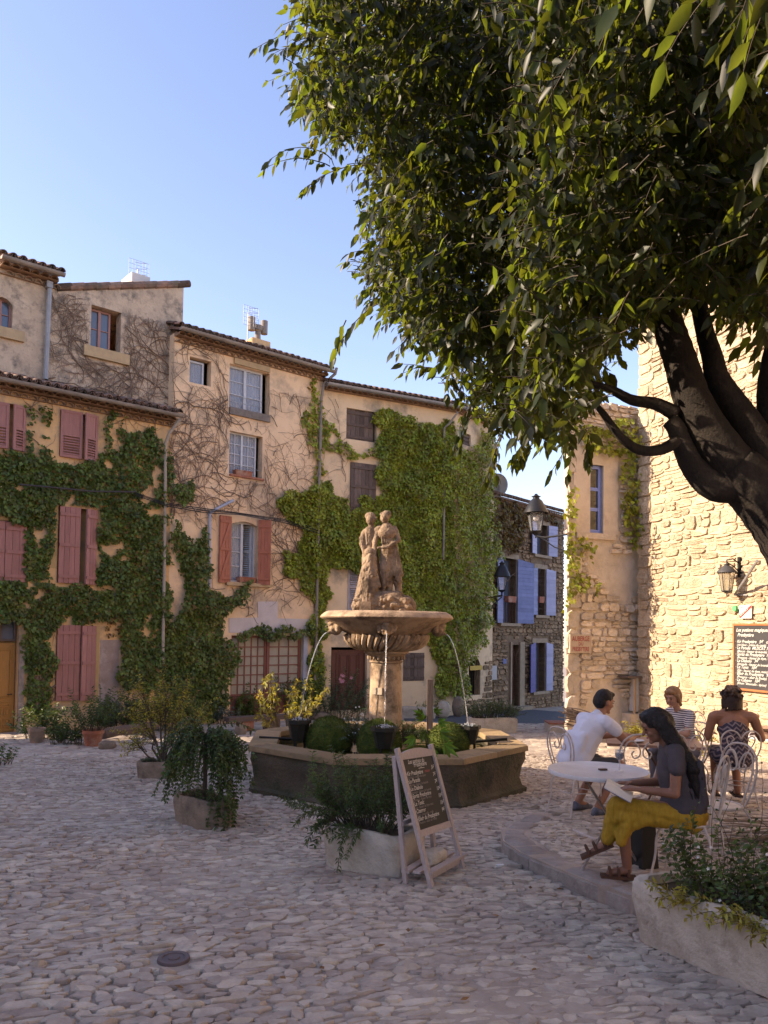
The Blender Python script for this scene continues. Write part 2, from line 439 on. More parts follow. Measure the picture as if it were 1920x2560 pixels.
# kerb stones
def offset_in(i):
    a=kerb_line[max(i-1,0)]; b=kerb_line[min(i+1,len(kerb_line)-1)]; d=(b-a).normalized(); return Vector((d.y,-d.x,0))
dense=[]
for i in range(len(kerb_line)-1):
    for k in range(6):
        t=k/6; dense.append((kerb_line[i].lerp(kerb_line[i+1],t), offset_in(i).lerp(offset_in(i+1),t).normalized()))
i=0
while i<len(dense)-2:
    m=min(len(dense)-1,i+Rg.choice((5,7,9)))
    mb=MB(); vs=[];fs=[]
    seg=dense[i:m+1]; ks=[(0,-.1),(0,.0),(.035,.03),(KW*.5,.035),(KW-.03,.03),(KW,.0)]
    zt=Rg.uniform(-.008,.008)
    for j,(p,nn) in enumerate(seg):
        e=.012*math.sin(9*p.x+5*p.y)+Rg.uniform(-.006,.006)
        jj = .02 if j in (0,len(seg)-1) else 0
        for o_,z_ in ks:
            q=p+nn*(o_+ (e if o_<.1 else -e)); base=G(q.x,q.y)
            zz=base+.10+z_+(zt if z_>0 else 0)-(jj if z_>0 else 0)+Rg.uniform(-.004,.004)
            vs.append((q.x,q.y,zz if z_>-.05 else base-.03))
    K=len(ks)
    for j in range(len(seg)-1):
        for k in range(K-1): fs.append((j*K+k,(j+1)*K+k,(j+1)*K+k+1,j*K+k+1))
    fs.append(tuple(range(K))); fs.append(tuple((len(seg)-1)*K+k for k in range(K-1,-1,-1)))
    mb.add(vs,fs,Rg.random()); mb.build('kerb_stone', M_kerb, terrace)
    i=m
# drain cover let into the paving
p=PG(434,2398,.008)
dc=empty('drain_cover',p,'small round iron drain cover sunk among the foreground cobbles','drain cover')
mb=MB(); mb.lathe([(.0,.012),(.03,.012),(.032,.006),(.06,.006),(.062,.012),(.085,.012),(.088,.0),(.088,-.02)],c=p,n=28); mb.build('cover',solid('rusty_iron',(.13,.10,.10),rough=.6),dc)

# ================================================================ facades
class Fac:
    def __init__(s, p0, d):
        s.p=Vector((p0[0],p0[1],0)); s.d=Vector((d[0],d[1],0)).normalized(); s.n=Vector((s.d.y,-s.d.x,0))
        if s.n.y>0 and abs(s.n.y)>.2: s.n=-s.n
    def sz(s,u,v):
        r_=ray(u,v); o=Vector((0,0,CAMZ)); t=(s.p-o).dot(s.n)/r_.dot(s.n); q=o+r_*t
        return (q-s.p).dot(s.d), q.z
    def W(s,a,z,n=0.0):
        q=s.p+s.d*a+s.n*n; return Vector((q.x,q.y,z))
    def rect(s,u0,u1,v0,v1):
        um=(u0+u1)/2; vm=(v0+v1)/2
        return s.sz(u0,vm)[0], s.sz(u1,vm)[0], s.sz(um,v1)[1], s.sz(um,v0)[1]
    def M(s,a,z,n=0.0):
        """columns: along, up, out"""
        q=s.W(a,z,n); m=Matrix.Identity(4); m.col[0]=(*s.d,0); m.col[1]=(0,0,1,0); m.col[2]=(*s.n,0); m.col[3]=(*q,1); return m
def fb(mb,F,s0,s1,z0,z1,n0,n1,tint=.5):
    vs=[F.W(a,z,n) for n in (n0,n1) for a,z in ((s0,z0),(s1,z0),(s1,z1),(s0,z1))]
    return mb.add(vs,[(0,1,2,3),(7,6,5,4),(0,4,5,1),(1,5,6,2),(2,6,7,3),(3,7,4,0)],tint)
def wall(F,s0,s1,z0,z1,ops,mt,parent,depth=5.0,reveal=.22,back=True,name='wall',topfn=None):
    ss=sorted({s0,s1,*[o[0] for o in ops],*[o[1] for o in ops]}); zs=sorted({z0,z1,*[o[2] for o in ops],*[o[3] for o in ops]})
    ss=[a for a in ss if s0<=a<=s1]; zs=[a for a in zs if z0<=a<=z1]
    mb=MB()
    for i in range(len(ss)-1):
        for j in range(len(zs)-1):
            cs,cz=(ss[i]+ss[i+1])/2,(zs[j]+zs[j+1])/2
            if any(o[0]<cs<o[1] and o[2]<cz<o[3] for o in ops): continue
            q=[(ss[i],zs[j]),(ss[i+1],zs[j]),(ss[i+1],zs[j+1]),(ss[i],zs[j+1])]
            if topfn and j==len(zs)-2: q[2]=(q[2][0],topfn(q[2][0])); q[3]=(q[3][0],topfn(q[3][0]))
            mb.add([F.W(a,z) for a,z in q],[(0,1,2,3)])
    for o in ops:
        for a,b in (((o[0],o[2]),(o[1],o[2])),((o[1],o[2]),(o[1],o[3])),((o[1],o[3]),(o[0],o[3])),((o[0],o[3]),(o[0],o[2]))):
            mb.add([F.W(*a,0),F.W(*b,0),F.W(*b,-reveal),F.W(*a,-reveal)],[(0,1,2,3)])
        # shade of the room is a separate near-black panel
    t0 = topfn(s0) if topfn else z1; t1=topfn(s1) if topfn else z1
    if back:
        mb.add([F.W(s0,z0,0),F.W(s0,t0,0),F.W(s0,t0,-depth),F.W(s0,z0,-depth)],[(0,1,2,3)])
        mb.add([F.W(s1,z0,0),F.W(s1,t1,0),F.W(s1,t1,-depth),F.W(s1,z0,-depth)],[(3,2,1,0)])
        mb.add([F.W(s0,z0,-depth),F.W(s1,z0,-depth),F.W(s1,t1,-depth),F.W(s0,t0,-depth)],[(0,1,2,3)])
        mb.add([F.W(s0,t0,0),F.W(s1,t1,0),F.W(s1,t1,-depth),F.W(s0,t0,-depth)],[(0,1,2,3)])
    return mb.build(name,mt,parent,smooth=False)
def room(F,o,parent,reveal=.22):  # near-black panel standing in for the shade of the room
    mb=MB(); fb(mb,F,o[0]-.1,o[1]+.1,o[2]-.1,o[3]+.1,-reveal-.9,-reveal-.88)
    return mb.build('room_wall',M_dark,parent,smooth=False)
def window(F,parent,o,mt,nx=2,ny=2,n=-.16,fr=.045,bar=.018,leafs=2,curtain=False,pane=M_pane,gap=None,name='window'):
    s0,s1,z0,z1=o; mb=MB()
    fb(mb,F,s0,s1,z0,z0+fr,n-.03,n+.03); fb(mb,F,s0,s1,z1-fr,z1,n-.03,n+.03)
    fb(mb,F,s0,s0+fr,z0+fr,z1-fr,n-.03,n+.028); fb(mb,F,s1-fr,s1,z0+fr,z1-fr,n-.03,n+.028)
    panes=[]
    L=(s1-s0-2*fr)/leafs
    for k in range(leafs):
        a0=s0+fr+k*L; a1=a0+L
        if k: fb(mb,F,a0-fr*.7,a0+fr*.7,z0+fr,z1-fr,n-.02,n+.04)
        if gap==k: continue
        m_=nx; w=(a1-a0)/m_; h=(z1-z0-2*fr)/ny
        for i in range(1,m_): fb(mb,F,a0+i*w-bar/2,a0+i*w+bar/2,z0+fr,z1-fr,n-.012,n+.016)
        for j in range(1,ny): fb(mb,F,a0,a1,z0+fr+j*h-bar/2,z0+fr+j*h+bar/2,n-.012,n+.02)
        for i in range(m_):
            for j in range(ny): panes.append((a0+i*w,a0+(i+1)*w,z0+fr+j*h,z0+fr+(j+1)*h))
    w_=mb.build(name,mt,parent,smooth=False)
    for q in panes:
        m2=MB(); fb(m2,F,*q,n-.008,n-.004); m2.build('pane',pane,w_,smooth=False)
    if curtain:
        m2=MB(); vs=[];K=40
        for i in range(K+1):
            a=s0+(s1-s0)*i/K
            for z in (z0,z1): vs.append(F.W(a,z,n-.08+.018*math.sin(i*1.7)))
        m2.add(vs,[(2*i,2*i+2,2*i+3,2*i+1) for i in range(K)]); m2.build('curtain',M_curtain,w_)
    return w_
def leaf(F,parent,sh,wd,z0,z1,ang,mt,style='plank',n0=.02,archr=0,np_=None,name='shutter'):
    """hinged shutter leaf. sh hinge position, wd signed width, ang opening angle"""
    th=.035; c,s_=math.cos(rad(ang)),math.sin(rad(ang)); sg=1 if wd>0 else -1; w=abs(wd)
    X=F.d*sg*c+F.n*s_; Y=Vector((0,0,1)); Z=(F.n*c-F.d*sg*s_)
    o=F.W(sh,0,n0)
    def bx(mb,a0,a1,b0,b1,c0,c1,top=None,tint=.5):
        t1,t0=(b1,b1) if top is None else (top(a0),top(a1))
        pts=[(a0,b0),(a1,b0),(a1,t0),(a0,t1)]
        vs=[o+X*a+Y*b+Z*q for q in (c0,c1) for a,b in pts]
        mb.add(vs,[(0,1,2,3),(7,6,5,4),(0,4,5,1),(1,5,6,2),(2,6,7,3),(3,7,4,0)],tint)
    top=None
    if archr: top=lambda a: z1-archr*(a/w)**2 if archr>0 else z1+archr*(1-a/w)**2
    m1=MB()
    if style in('plank','zbrace'): bx(m1,.004,w-.004,z0+.01,z1-.01-abs(archr),-.012,-.001)
    elif style=='slats':      # horizontal boards
        bx(m1,0,w,z0,z1-abs(archr),0,th*.6)
    elif style=='louvre':
        fr=.06
        bx(m1,0,fr,z0,z1,0,th); bx(m1,w-fr,w,z0,z1,0,th)
        zm=z0+(z1-z0)*.0
        for zz in (z0,z0+(z1-z0)*.5,z1-fr): bx(m1,fr,w-fr,zz,zz+fr,0,th-.004)
    elif style=='halflouvre':
        fr=.06; zm=z0+(z1-z0)*.45
        bx(m1,0,fr,z0,z1,0,th); bx(m1,w-fr,w,z0,z1,0,th)
        for zz in (z0,zm,z1-fr): bx(m1,fr,w-fr,zz,zz+fr,0,th-.004)
        bx(m1,fr,w-fr,zm+fr,z1-fr,.004,th-.014)
    root=m1.build(name,mt,parent,smooth=False)
    if style in('plank','zbrace'):
        zz3=(z0+.07*(z1-z0)+.03,(z0+z1)/2,z1-.07*(z1-z0)-.05-abs(archr)) if style=='plank' else (z0+.12,z0+(z1-z0)*.5,z1-.14)
        for zz in zz3:
            m2=MB(); bx(m2,.01,w-.01,zz-.035,zz+.035,th+.004,th+.024,tint=.42); m2.build('batten',mt,root,smooth=False)
        if style=='zbrace':
            for a,b in ((z0+.16,z0+(z1-z0)*.5-.04),(z0+(z1-z0)*.5+.04,z1-.18)):
                m2=MB(); vs=[o+X*p+Y*q+Z*r_ for r_ in (th+.004,th+.022) for p,q in ((w-.10,a),(w-.03,a),(.10,b),(.03,b))]
                m2.add(vs,[(0,1,2,3),(7,6,5,4),(0,4,5,1),(1,5,6,2),(2,6,7,3),(3,7,4,0)],.45); m2.build('batten',mt,root,smooth=False)
        K=np_ or max(3,int(w/.11)); g_=.006
        for k in range(K):
            m2=MB(); a0,a1=w*k/K+g_/2,w*(k+1)/K-g_/2
            bx(m2,a0,a1,z0,z1,0,th+(k%2)*.003,top=top,tint=Rg.random()); m2.build('plank',mt,root,smooth=False)
    elif style=='slats':
        K=np_ or int((z1-z0)/.13); H=(z1-z0)/K
        for k in range(K):
            m2=MB(); b0,b1=z0+k*H+.004,z0+(k+1)*H-.004
            if k==K-1 and archr: bx(m2,0,w,b0,b1,th*.6,th,top=(lambda a: b1-abs(archr)*((a/w)**2 if archr>0 else (1-a/w)**2)),tint=Rg.random())
            else: bx(m2,0,w,b0,b1,th*.6,th,tint=Rg.random())
            m2.build('plank',mt,root,smooth=False)
    elif style in('louvre','halflouvre'):
        zt=z1-.06 if style=='louvre' else z0+(z1-z0)*.45
        K=int((zt-z0-.06)/.055)
        for k in range(K):
            m2=MB(); b=z0+.065+k*(zt-z0-.07)/K
            vs=[o+X*p+Y*q+Z*r_ for p in (.06,w-.06) for q,r_ in ((b,.03),(b+.008,.034),(b+.044,.004),(b+.036,.0))]
            m2.add(vs,[(0,1,2,3),(7,6,5,4),(0,4,5,1),(1,5,6,2),(2,6,7,3),(3,7,4,0)],Rg.random())
            m2.build('slat',mt,root,smooth=False)
    return root
def tile_mesh(L=.42,r0=.085,r1=.07,th=.016,flip=False):
    mb=MB(); vs=[]; K=7
    for i,(y,r_) in enumerate(((0,r0),(L,r1))):
        for rr in (r_,r_-th):
            for k in range(K):
                t=PI*k/(K-1); vs.append((rr*math.cos(t),y,rr*math.sin(t)*(1 if not flip else -1)))
    fs=[]
    for k in range(K-1):
        fs += [(k,k+1,2*K+k+1,2*K+k),(K+k+1,K+k,3*K+k,3*K+k+1),(k,K+k,K+k+1,k+1),(2*K+k+1,3*K+k+1,3*K+k,2*K+k)]
    fs += [(0,2*K,3*K,K),(K-1,2*K-1,4*K-1,3*K-1)]
    mb.add(vs,fs); return mb
TILES=[]
for k in range(8):
    mb=tile_mesh(); mb.t=[Rg.random()]*len(mb.v); TILES.append(mb.mesh('tile',M_tile))
PANS=[]
for k in range(4):
    mb=tile_mesh(flip=True); mb.t=[Rg.random()*.6]*len(mb.v); PANS.append(mb.mesh('tile',M_tile))
CORB=[]
for k in range(4):
    mb=tile_mesh(L=.3,r0=.09,r1=.09); mb.t=[Rg.random()]*len(mb.v); CORB.append(mb.mesh('corbel_tile',M_genoise))
def roof(F,parent,s0,s1,z,pitch=17,length=5.0,rows=3,over=.32,corbels=2,gut=True,sp=.19,gutext=.05,gm=None):
    """barrel tile roof with corbelled tile courses and a gutter. z = gutter height"""
    rf=empty('roof',F.W(s0,z,0)); rf.parent=parent; rf.matrix_parent_inverse=pinv(parent)
    a=rad(pitch)
    mb=MB(); dn=Vector((0,0,math.sin(a)))-F.n*math.cos(a)
    p0=F.W(s0-.02,z+.03,over); p1=F.W(s1+.02,z+.03,over)
    up=Vector((0,0,1))*math.cos(a)+F.n*math.sin(a)
    vs=[p0,p1,p1+dn*length,p0+dn*length]; vs+= [q-up*.06 for q in vs]
    mb.add(vs,[(0,1,2,3),(7,6,5,4),(0,4,5,1),(1,5,6,2),(2,6,7,3),(3,7,4,0)]); mb.build('roof_deck',M_tile,rf,smooth=False)
    N=int(round((s1-s0)/sp)); sp=(s1-s0)/N
    for i in range(N+1):
        for j in range(rows):
            o=F.W(s0+i*sp,z+.045,over+.05)+dn*(j*.34)+up*(.012+.012*(j%2)+Rg.uniform(0,.012))
            m=Matrix.Identity(4); m.col[0]=(*F.d,0); m.col[1]=(*dn,0); m.col[2]=(*up,0); m.col[3]=(*o,1)
            local(rf,'tile',Rg.choice(TILES),m@Matrix.Rotation(Rg.gauss(0,.04),4,'Z')@Matrix.Rotation(Rg.gauss(0.03,.02),4,'X'))
            if j<1 and i<N:
                o2=o+F.d*sp*.5+up*.05; m.col[3]=(*o2,1)
                local(rf,'tile',Rg.choice(PANS),m)
    for c in range(corbels):
        zz=z-.10-.12*c; out=over-.08-.15*c
        mb=MB(); fb(mb,F,s0,s1,zz-.012,zz+.0,-.02,out-.03); fb(mb,F,s0,s1,zz+.0,zz+.085,-.02,out-.13); mb.build('corbel_course',M_genoise,rf,smooth=False)
        for i in range(N):
            o=F.W(s0+(i+.5+.5*(c%2))*sp,zz,out)
            if s0+(i+.5+.5*(c%2))*sp>s1: continue
            m=Matrix.Identity(4); m.col[0]=(*F.d,0); m.col[1]=(*(-F.n),0); m.col[2]=(0,0,1,0); m.col[3]=(*o,1)
            local(rf,'corbel_tile',Rg.choice(CORB),m)
    if gut:
        mb=MB(); K=9; pts=[]
        for k in range(K):
            t=PI+PI*k/(K-1); pts.append((math.cos(t)*.075,math.sin(t)*.075))
        vs=[]
        for q in (s0-gutext,s1+gutext):
            for r_ in (1,.88):
                for n_,z_ in pts: vs.append(F.W(q,z+z_*r_+.0,over+.09+n_*r_))
        fs=[]
        for k in range(K-1): fs+=[(k,k+1,2*K+k+1,2*K+k),(K+k+1,K+k,3*K+k,3*K+k+1)]
        fs += [(0,2*K,3*K,K),(K-1,2*K-1,4*K-1,3*K-1), tuple(range(K)), tuple(range(2*K,3*K))]
        mb.add(vs,fs); mb.build('gutter',gm or M_gutter,rf)
    return rf
def fpipe(F,parent,px,r,mt,n=.1,name='downpipe',ns=None):
    pts=[]
    for i,(u,v) in enumerate(px):
        s_,z_=F.sz(u,v); pts.append(F.W(s_,z_,ns[i] if ns else n))
    mb=MB(); mb.tube(pts,r,n=8)
    return mb.build(name,mt,parent)
def sheet(F,parent,px,name,mt,n0,n1):
    """flat slab following a pixel outline on the facade"""
    q=[F.sz(u,v) for u,v in px]; K=len(q)
    vs=[F.W(a,z,n1) for a,z in q]+[F.W(a,z,n0) for a,z in q]
    fs=[tuple(range(K))]+[(i,K+i,K+(i+1)%K,(i+1)%K) for i in range(K)]
    return MB().add(vs,fs).build(name,mt,parent,smooth=False)
# ================================================================ plan
A0=PG(44,1833)
FA=Fac(A0,(1.15,1))
FE=Fac((A0.x-FA.n.x*.3,A0.y-FA.n.y*.3),(1.15,1))
def along(F,u): return F.sz(u,1500)[0]
sA0=along(FA,-30); sAB=along(FA,421); sBC=along(FA,800)
pBC=FA.W(sBC,0)
FC=Fac(pBC,(1.85,1)); sC1=along(FC,1135)
pC=FC.W(sC1,0); FC2=Fac(pC,(.80,1)); sC2=along(FC2,1232)
FD=Fac(tuple(FC2.W(sC2+.25,0,-.15))[:2],(.82,1)); sD1=along(FD,1408)
def ops(F,*r): return [F.rect(*q) for q in r]
# ---------------------------------------------------------------- house with pink shutters (front, left)
hA=empty('ivy_covered_house',FA.W(sAB,G(*FA.W(sAB,0)[:2])),'low ochre house with pink shutters and thick creeper at the left edge','house')
zA=FA.sz(220,1002)[1]
oA=ops(FA,(-20,62,1008,1120),(149,240,1033,1146),(-20,60,1302,1452),(144,234,1270,1458),(139,232,1565,1750),(-24,44,1548,1833))
wall(FA,sA0,sAB,-1.6,zA-.02,oA,M_ochre,hA,depth=.29)
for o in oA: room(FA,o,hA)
roof(FA,hA,sA0,sAB,zA,length=.62,rows=2)
def pair(F,h,uL,uM1,uM2,uR,v0,v1,a1,a2,mt,st='plank',k=1.0):
    sL,zb=F.sz(uL,v1); sR,_=F.sz(uR,v1); sM1=F.sz(uM1,v1)[0]; sM2=F.sz(uM2,v1)[0]
    zb=F.rect(uL,uR,v0,v1)[2]; zt=F.rect(uL,uR,v0,v1)[3]
    leaf(F,h,sL,(sM1-sL)*1.02,zb,zt,a1,mt,st)
    leaf(F,h,sR,-(sR-sM2)*k,zb-.01,zt-.01,a2,mt,st)
pair(FA,hA,-36,18,27,60,1008,1122,3,18,M_pink,'halflouvre',1.05)
pair(FA,hA,148,201,206,240,1031,1148,3,20,M_pink,'halflouvre',1.1)
pair(FA,hA,-44,7,8,62,1303,1452,0,2,M_pink)
pair(FA,hA,143,194,206,236,1270,1459,3,25,M_pink,k=1.12)
pair(FA,hA,137,193,196,234,1563,1750,3,14,M_pink,k=1.05)
# window surround of pale plaster
for u0,u1,v0,v1 in ((236,247,1565,1755),(130,137,1640,1750),(126,144,1262,1420)):
    q=FA.rect(u0,u1,v0,v1); mb=MB(); fb(mb,FA,*q,-.01,.012); mb.build('plaster_band',mat('yellow_plaster',(.52,.36,.16),(.44,.29,.13),scale=4,tintamt=0,coord='Geometry'),hA,smooth=False)
for u0,u1,v0,v1 in ((248,296,1600,1790),):
    q=FA.rect(u0,u1,v0,v1); mb=MB(); fb(mb,FA,*q,-.01,.006); mb.build('bare_plaster',mat('mauve_plaster',(.40,.31,.27),(.27,.19,.16),scale=3,tintamt=0,bump=.6,bscale=20,stain=(.50,.40,.35),stain_s=2.2,coord='Geometry'),hA,smooth=False)
# door and transom
def panel_door(F,h,o,mt,n=-.14,name='door',cols=2,bands=((.0,.0),),panels=None,handle=None):
    s0,s1,z0,z1=o; w=s1-s0; H=z1-z0
    mb=MB(); fb(mb,F,s0,s1,z0,z1,n-.05,n)
    d=mb.build(name,mt,h,smooth=False)
    for (a0,a1,b0,b1) in panels:
        x0,x1,y0,y1=s0+w*a0,s0+w*a1,z0+H*b0,z0+H*b1
        m2=MB(); f_=.02
        fb(m2,F,x0,x1,y0,y0+f_,n,n+.022); fb(m2,F,x0,x1,y1-f_,y1,n,n+.022); fb(m2,F,x0,x0+f_,y0+f_,y1-f_,n,n+.02); fb(m2,F,x1-f_,x1,y0+f_,y1-f_,n,n+.02)
        fb(m2,F,x0+f_*2,x1-f_*2,y0+f_*2,y1-f_*2,n,n+.012,.6)
        m2.build('door_panel',mt,d,smooth=False)
    if handle:
        m2=MB(); q=F.W(s0+w*handle[0],z0+H*handle[1],n+.05); m2.tube([q-F.n*.06,q,q+F.d*-.09],.011,n=6); m2.build('door_handle',M_black,d)
    return d
dA=FA.rect(-70,44,1608,1833)
panel_door(FA,hA,(dA[0]+.04,dA[1]-.03,dA[2],dA[3]),M_yellowdoor,panels=[(.05,.46,.38,.93),(.05,.46,.20,.33),(.06,.25,.11,.18),(.06,.25,.03,.10),(.54,.90,.38,.93),(.54,.90,.28,.34),(.56,.72,.18,.26),(.56,.72,.05,.15),(.76,.92,.18,.26),(.76,.92,.05,.15)],handle=(.93,.42))
tA=FA.rect(-70,44,1548,1603); window(FA,hA,tA,M_oldwood,nx=1,ny=1,leafs=3,n=-.15)
mb=MB(); q=FA.rect(44,58,1610,1838); fb(mb,FA,*q,-.02,.05); mb.build('door_jamb',M_kerb,hA,smooth=False)
mb=MB(); q=FA.rect(-80,62,1833,1846); fb(mb,FA,q[0],q[1],q[2],q[3],0,.3); mb.build('doorstep',M_kerb,hA,smooth=False)
fpipe(FA,hA,((432,1056),(415,1085),(409,1110),(408,1300),(402,1660)),.04,mat('pale_pipe',(.45,.38,.30),(.33,.28,.22),scale=5,tintamt=0,coord='Geometry'),ns=(.4,.2,.1,.1,.1))
# ---------------------------------------------------------------- upper grey house behind
hE=empty('upper_grey_house',FE.W(along(FE,440),2),'tall grey rendered house rising behind the roof of the pink shuttered one','house')
sE0=along(FE,-30); sE1=along(FE,117); sE2=along(FE,441)
oE=ops(FE,(-24,32,742,818)); zE1=FE.sz(50,672)[1]
wall(FE,sE0,sE1,2,zE1-.02,oE,M_grey,hE,depth=5)
roof(FE,hE,sE0,sE1,zE1,length=4,rows=3)
oE2=ops(FE,(227,302,771,884)); zl=FE.sz(118,716)[1]; zr=FE.sz(441,708)[1]
tf=lambda s_: zl+(zr-zl)*(s_-sE1)/(sE2-sE1)
wall(FE,sE1+.002,sE2,2,max(zl,zr),oE2,M_grey,hE,depth=5,topfn=tf,name='gable_wall',reveal=.3)
for o in oE+oE2: room(FE,o,hE,.3)
window(FE,hE,(oE2[0][0],oE2[0][1]-.18,oE2[0][2]+.12,oE2[0][3]-.02),M_winpink,nx=1,ny=2,n=-.22)
window(FE,hE,oE[0],M_winpink,nx=1,ny=2,n=-.16)
# arch infill over the left window
o=oE[0]; mb=MB(); K=10
for sgn in (0,1):
    cx=(o[0]+o[1])/2; hw=(o[1]-o[0])/2; hh=hw*.9
    for k in range(K):
        t0,t1=PI*k/K,PI*(k+1)/K
        a0,a1=cx-hw*math.cos(t0),cx-hw*math.cos(t1); y0,y1=o[3]-hh+hh*math.sin(t0),o[3]-hh+hh*math.sin(t1)
        if sgn==0: mb.add([FE.W(a0,y0,.003),FE.W(a1,y1,.003),FE.W(a1,o[3]+.01,.003),FE.W(a0,o[3]+.01,.003)],[(0,1,2,3)])
        else: mb.add([FE.W(a0,y0,.003),FE.W(a1,y1,.003),FE.W(a1,y1,-.2),FE.W(a0,y0,-.2)],[(0,1,2,3)])
mb.build('arch',M_grey,hE,smooth=False)
for r_ in ((207,321,876,902),(-40,59,820,846)):
    q=FE.rect(*r_); mb=MB(); fb(mb,FE,*q,-.02,.09); mb.build('sill',M_sillstone,hE,smooth=False)
fpipe(FE,hE,((121,712),(116,830),(111,951)),.055,M_zinc,n=.09)
mb=MB(); q=FE.rect(112,127,708,724); fb(mb,FE,*q,.0,.16); mb.build('rain_head',M_zinc,hE,smooth=False)
# verge tiles along the sloping top
K=11
for i in range(K):
    a=sE1+(sE2-sE1+.1)*i/K; b=sE1+(sE2-sE1+.1)*(i+1)/K+.05
    mb=MB(); mb.tube([FE.W(a,tf(a)+.03,.0),FE.W(b,tf(b)+.045,.0)],.09,n=8,tint=Rg.random()); mb.build('verge_tile',M_tile,hE)
mb=MB(); q=FE.rect(336,382,681,708); fb(mb,FE,*q,-.8,-.15); mb.build('chimney',M_white,hE,smooth=False)
# television aerials: things of their own
def aerial_panel(F,u0,u1,v0,v1,n,label,um,vb):
    s0,s1,z0,z1=F.rect(u0,u1,v0,v1); base=F.W(F.sz(um,vb)[0],F.sz(um,vb)[1],n)
    t=empty('television_aerial',base,label,'aerial')
    sm=F.sz(um,vb)[0]
    m=MB(); m.tube([base,F.W(sm,(z0+z1)/2+.1,n)],.016,n=6); m.build('mast',M_zinc,t)
    m=MB()
    for i in range(7):
        a=s0+(s1-s0)*i/6; m.tube([F.W(a,z0,n+.05),F.W(a,z1,n+.05)],.004,n=4)
    for i in range(6):
        z=z0+(z1-z0)*i/5; m.tube([F.W(s0,z,n+.05),F.W(s1,z,n+.05)],.004,n=4)
    for i in range(4):
        z=z0+(z1-z0)*(i+.5)/4; m.tube([F.W(s0*.8+s1*.2,z-.03,n+.15),F.W(sm,z,n+.1),F.W(s0*.2+s1*.8,z+.03,n+.15)],.006,n=4)
    m.build('reflector',M_zinc,t)
aerial_panel(FE,337,388,640,700,-.4,'wire grid television aerial on the white chimney box',361,684)
M_clr=bpy.data.materials.new('clear_pane'); M_clr.use_nodes=True; b_=M_clr.node_tree.nodes['Principled BSDF']; b_.inputs['Base Color'].default_value=(.5,.55,.65,1); b_.inputs['Roughness'].default_value=.05; b_.inputs['Alpha'].default_value=.3
# ---------------------------------------------------------------- peach house (middle)
hB=empty('peach_house',FA.W((sAB+sBC)/2,G(*FA.W(sBC,0)[:2])),'tall peach rendered house laced with bare creeper stems','house')
zB=FA.sz(630,884)[1]
oB=ops(FA,(474,528,897,961),(573,674,921,1028),(573,656,1084,1190),(576,643,1304,1456),(577,757,1589,1786))
wall(FA,sAB+.002,sBC,-2,zB-.02,oB,M_peach,hB,depth=6)
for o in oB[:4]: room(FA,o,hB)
roof(FA,hB,sAB,sBC,zB,length=5,rows=3)
o=oB[0]; window(FA,hB,(o[0],o[1]-.14,o[2],o[3]-.05),M_winw,nx=1,ny=1,leafs=1,curtain=True,pane=M_clr)
o=oB[1]; window(FA,hB,(o[0],o[1]-.15,o[2],o[3]),M_winw,nx=1,ny=3,leafs=2,curtain=True,fr=.055,pane=M_clr)
o=oB[2]; window(FA,hB,(o[0],o[1]-.12,o[2],o[3]),M_winw,nx=2,ny=4,leafs=2,curtain=True,fr=.04,pane=M_clr)
o=oB[3]; w3=window(FA,hB,o,M_winw,nx=1,ny=4,leafs=2,gap=1,curtain=False,fr=.05,pane=M_clr)
mb=MB(); vs=[]
for i in range(25):
    a=o[0]+(o[1]-o[0])*.46*i/24
    for z in (o[2],o[3]): vs.append(FA.W(a,z,-.24+.015*math.sin(i*1.9)))
mb.add(vs,[(2*i,2*i+2,2*i+3,2*i+1) for i in range(24)]); mb.build('curtain',mat('sheer_curtain',(.26,.26,.27),(.15,.15,.16),scale=3,streak=(30,30,.5),tintamt=0,coord='Geometry'),w3)
# open inner casement turned into the room
ca=leaf(FA,hB,o[1]-.04,-.34,o[2]+.05,o[3]-.05,-60,M_winw,'louvre',n0=-.2,name='casement')
for r_,mt_,n1 in (((584,673,907,921),M_sillstone,.06),((572,673,1029,1046),mat('grey_sill',(.24,.20,.17),(.15,.12,.1),scale=8,bump=.8,bscale=30,tintamt=0,coord='Geometry'),.07),((573,658,1191,1196),M_terra,.06),((563,674,1458,1466),M_sillstone,.10)):
    q=FA.rect(*r_); mb=MB(); fb(mb,FA,*q,-.02,n1); mb.build('sill',mt_,hB,smooth=False)
# arched head over the red shuttered window
o=oB[3]; mb=MB(); K=10; cx=(o[0]+o[1])/2; hw=(o[1]-o[0])/2
for k in range(K):
    t0,t1=-1+2*k/K,-1+2*(k+1)/K; z0_=o[3]-.10*t0*t0; z1_=o[3]-.10*t1*t1
    mb.add([FA.W(cx+hw*t0,z0_,.004),FA.W(cx+hw*t1,z1_,.004),FA.W(cx+hw*t1,o[3]+.05,.004),FA.W(cx+hw*t0,o[3]+.05,.004)],[(0,1,2,3)])
    mb.add([FA.W(cx+hw*t0,z0_,.004),FA.W(cx+hw*t1,z1_,.004),FA.W(cx+hw*t1,z1_,-.2),FA.W(cx+hw*t0,z0_,-.2)],[(3,2,1,0)])
mb.build('arch',M_peach,hB,smooth=False)
zb,zt=FA.rect(545,576,1290,1457)[2:]
leaf(FA,hB,o[0]-.01,-(o[0]-FA.sz(546,1380)[0]),zb,zt,4,M_red,'zbrace',np_=4)
leaf(FA,hB,o[1]+.01,(FA.sz(665,1380)[0]-o[1])*1.25,zb,zt,35,M_red,'plank',np_=4)
# window rails
for r_ in ((573,660,985),(573,660,1000),(573,660,1014),(573,655,1163)):
    s0_,z_=FA.sz(r_[0],r_[2]); s1_,_=FA.sz(r_[1],r_[2]); mb=MB(); mb.tube([FA.W(s0_,z_,-.05),FA.W(s1_,z_,-.05)],.008,n=5); mb.build('window_rail',M_zinc,hB)
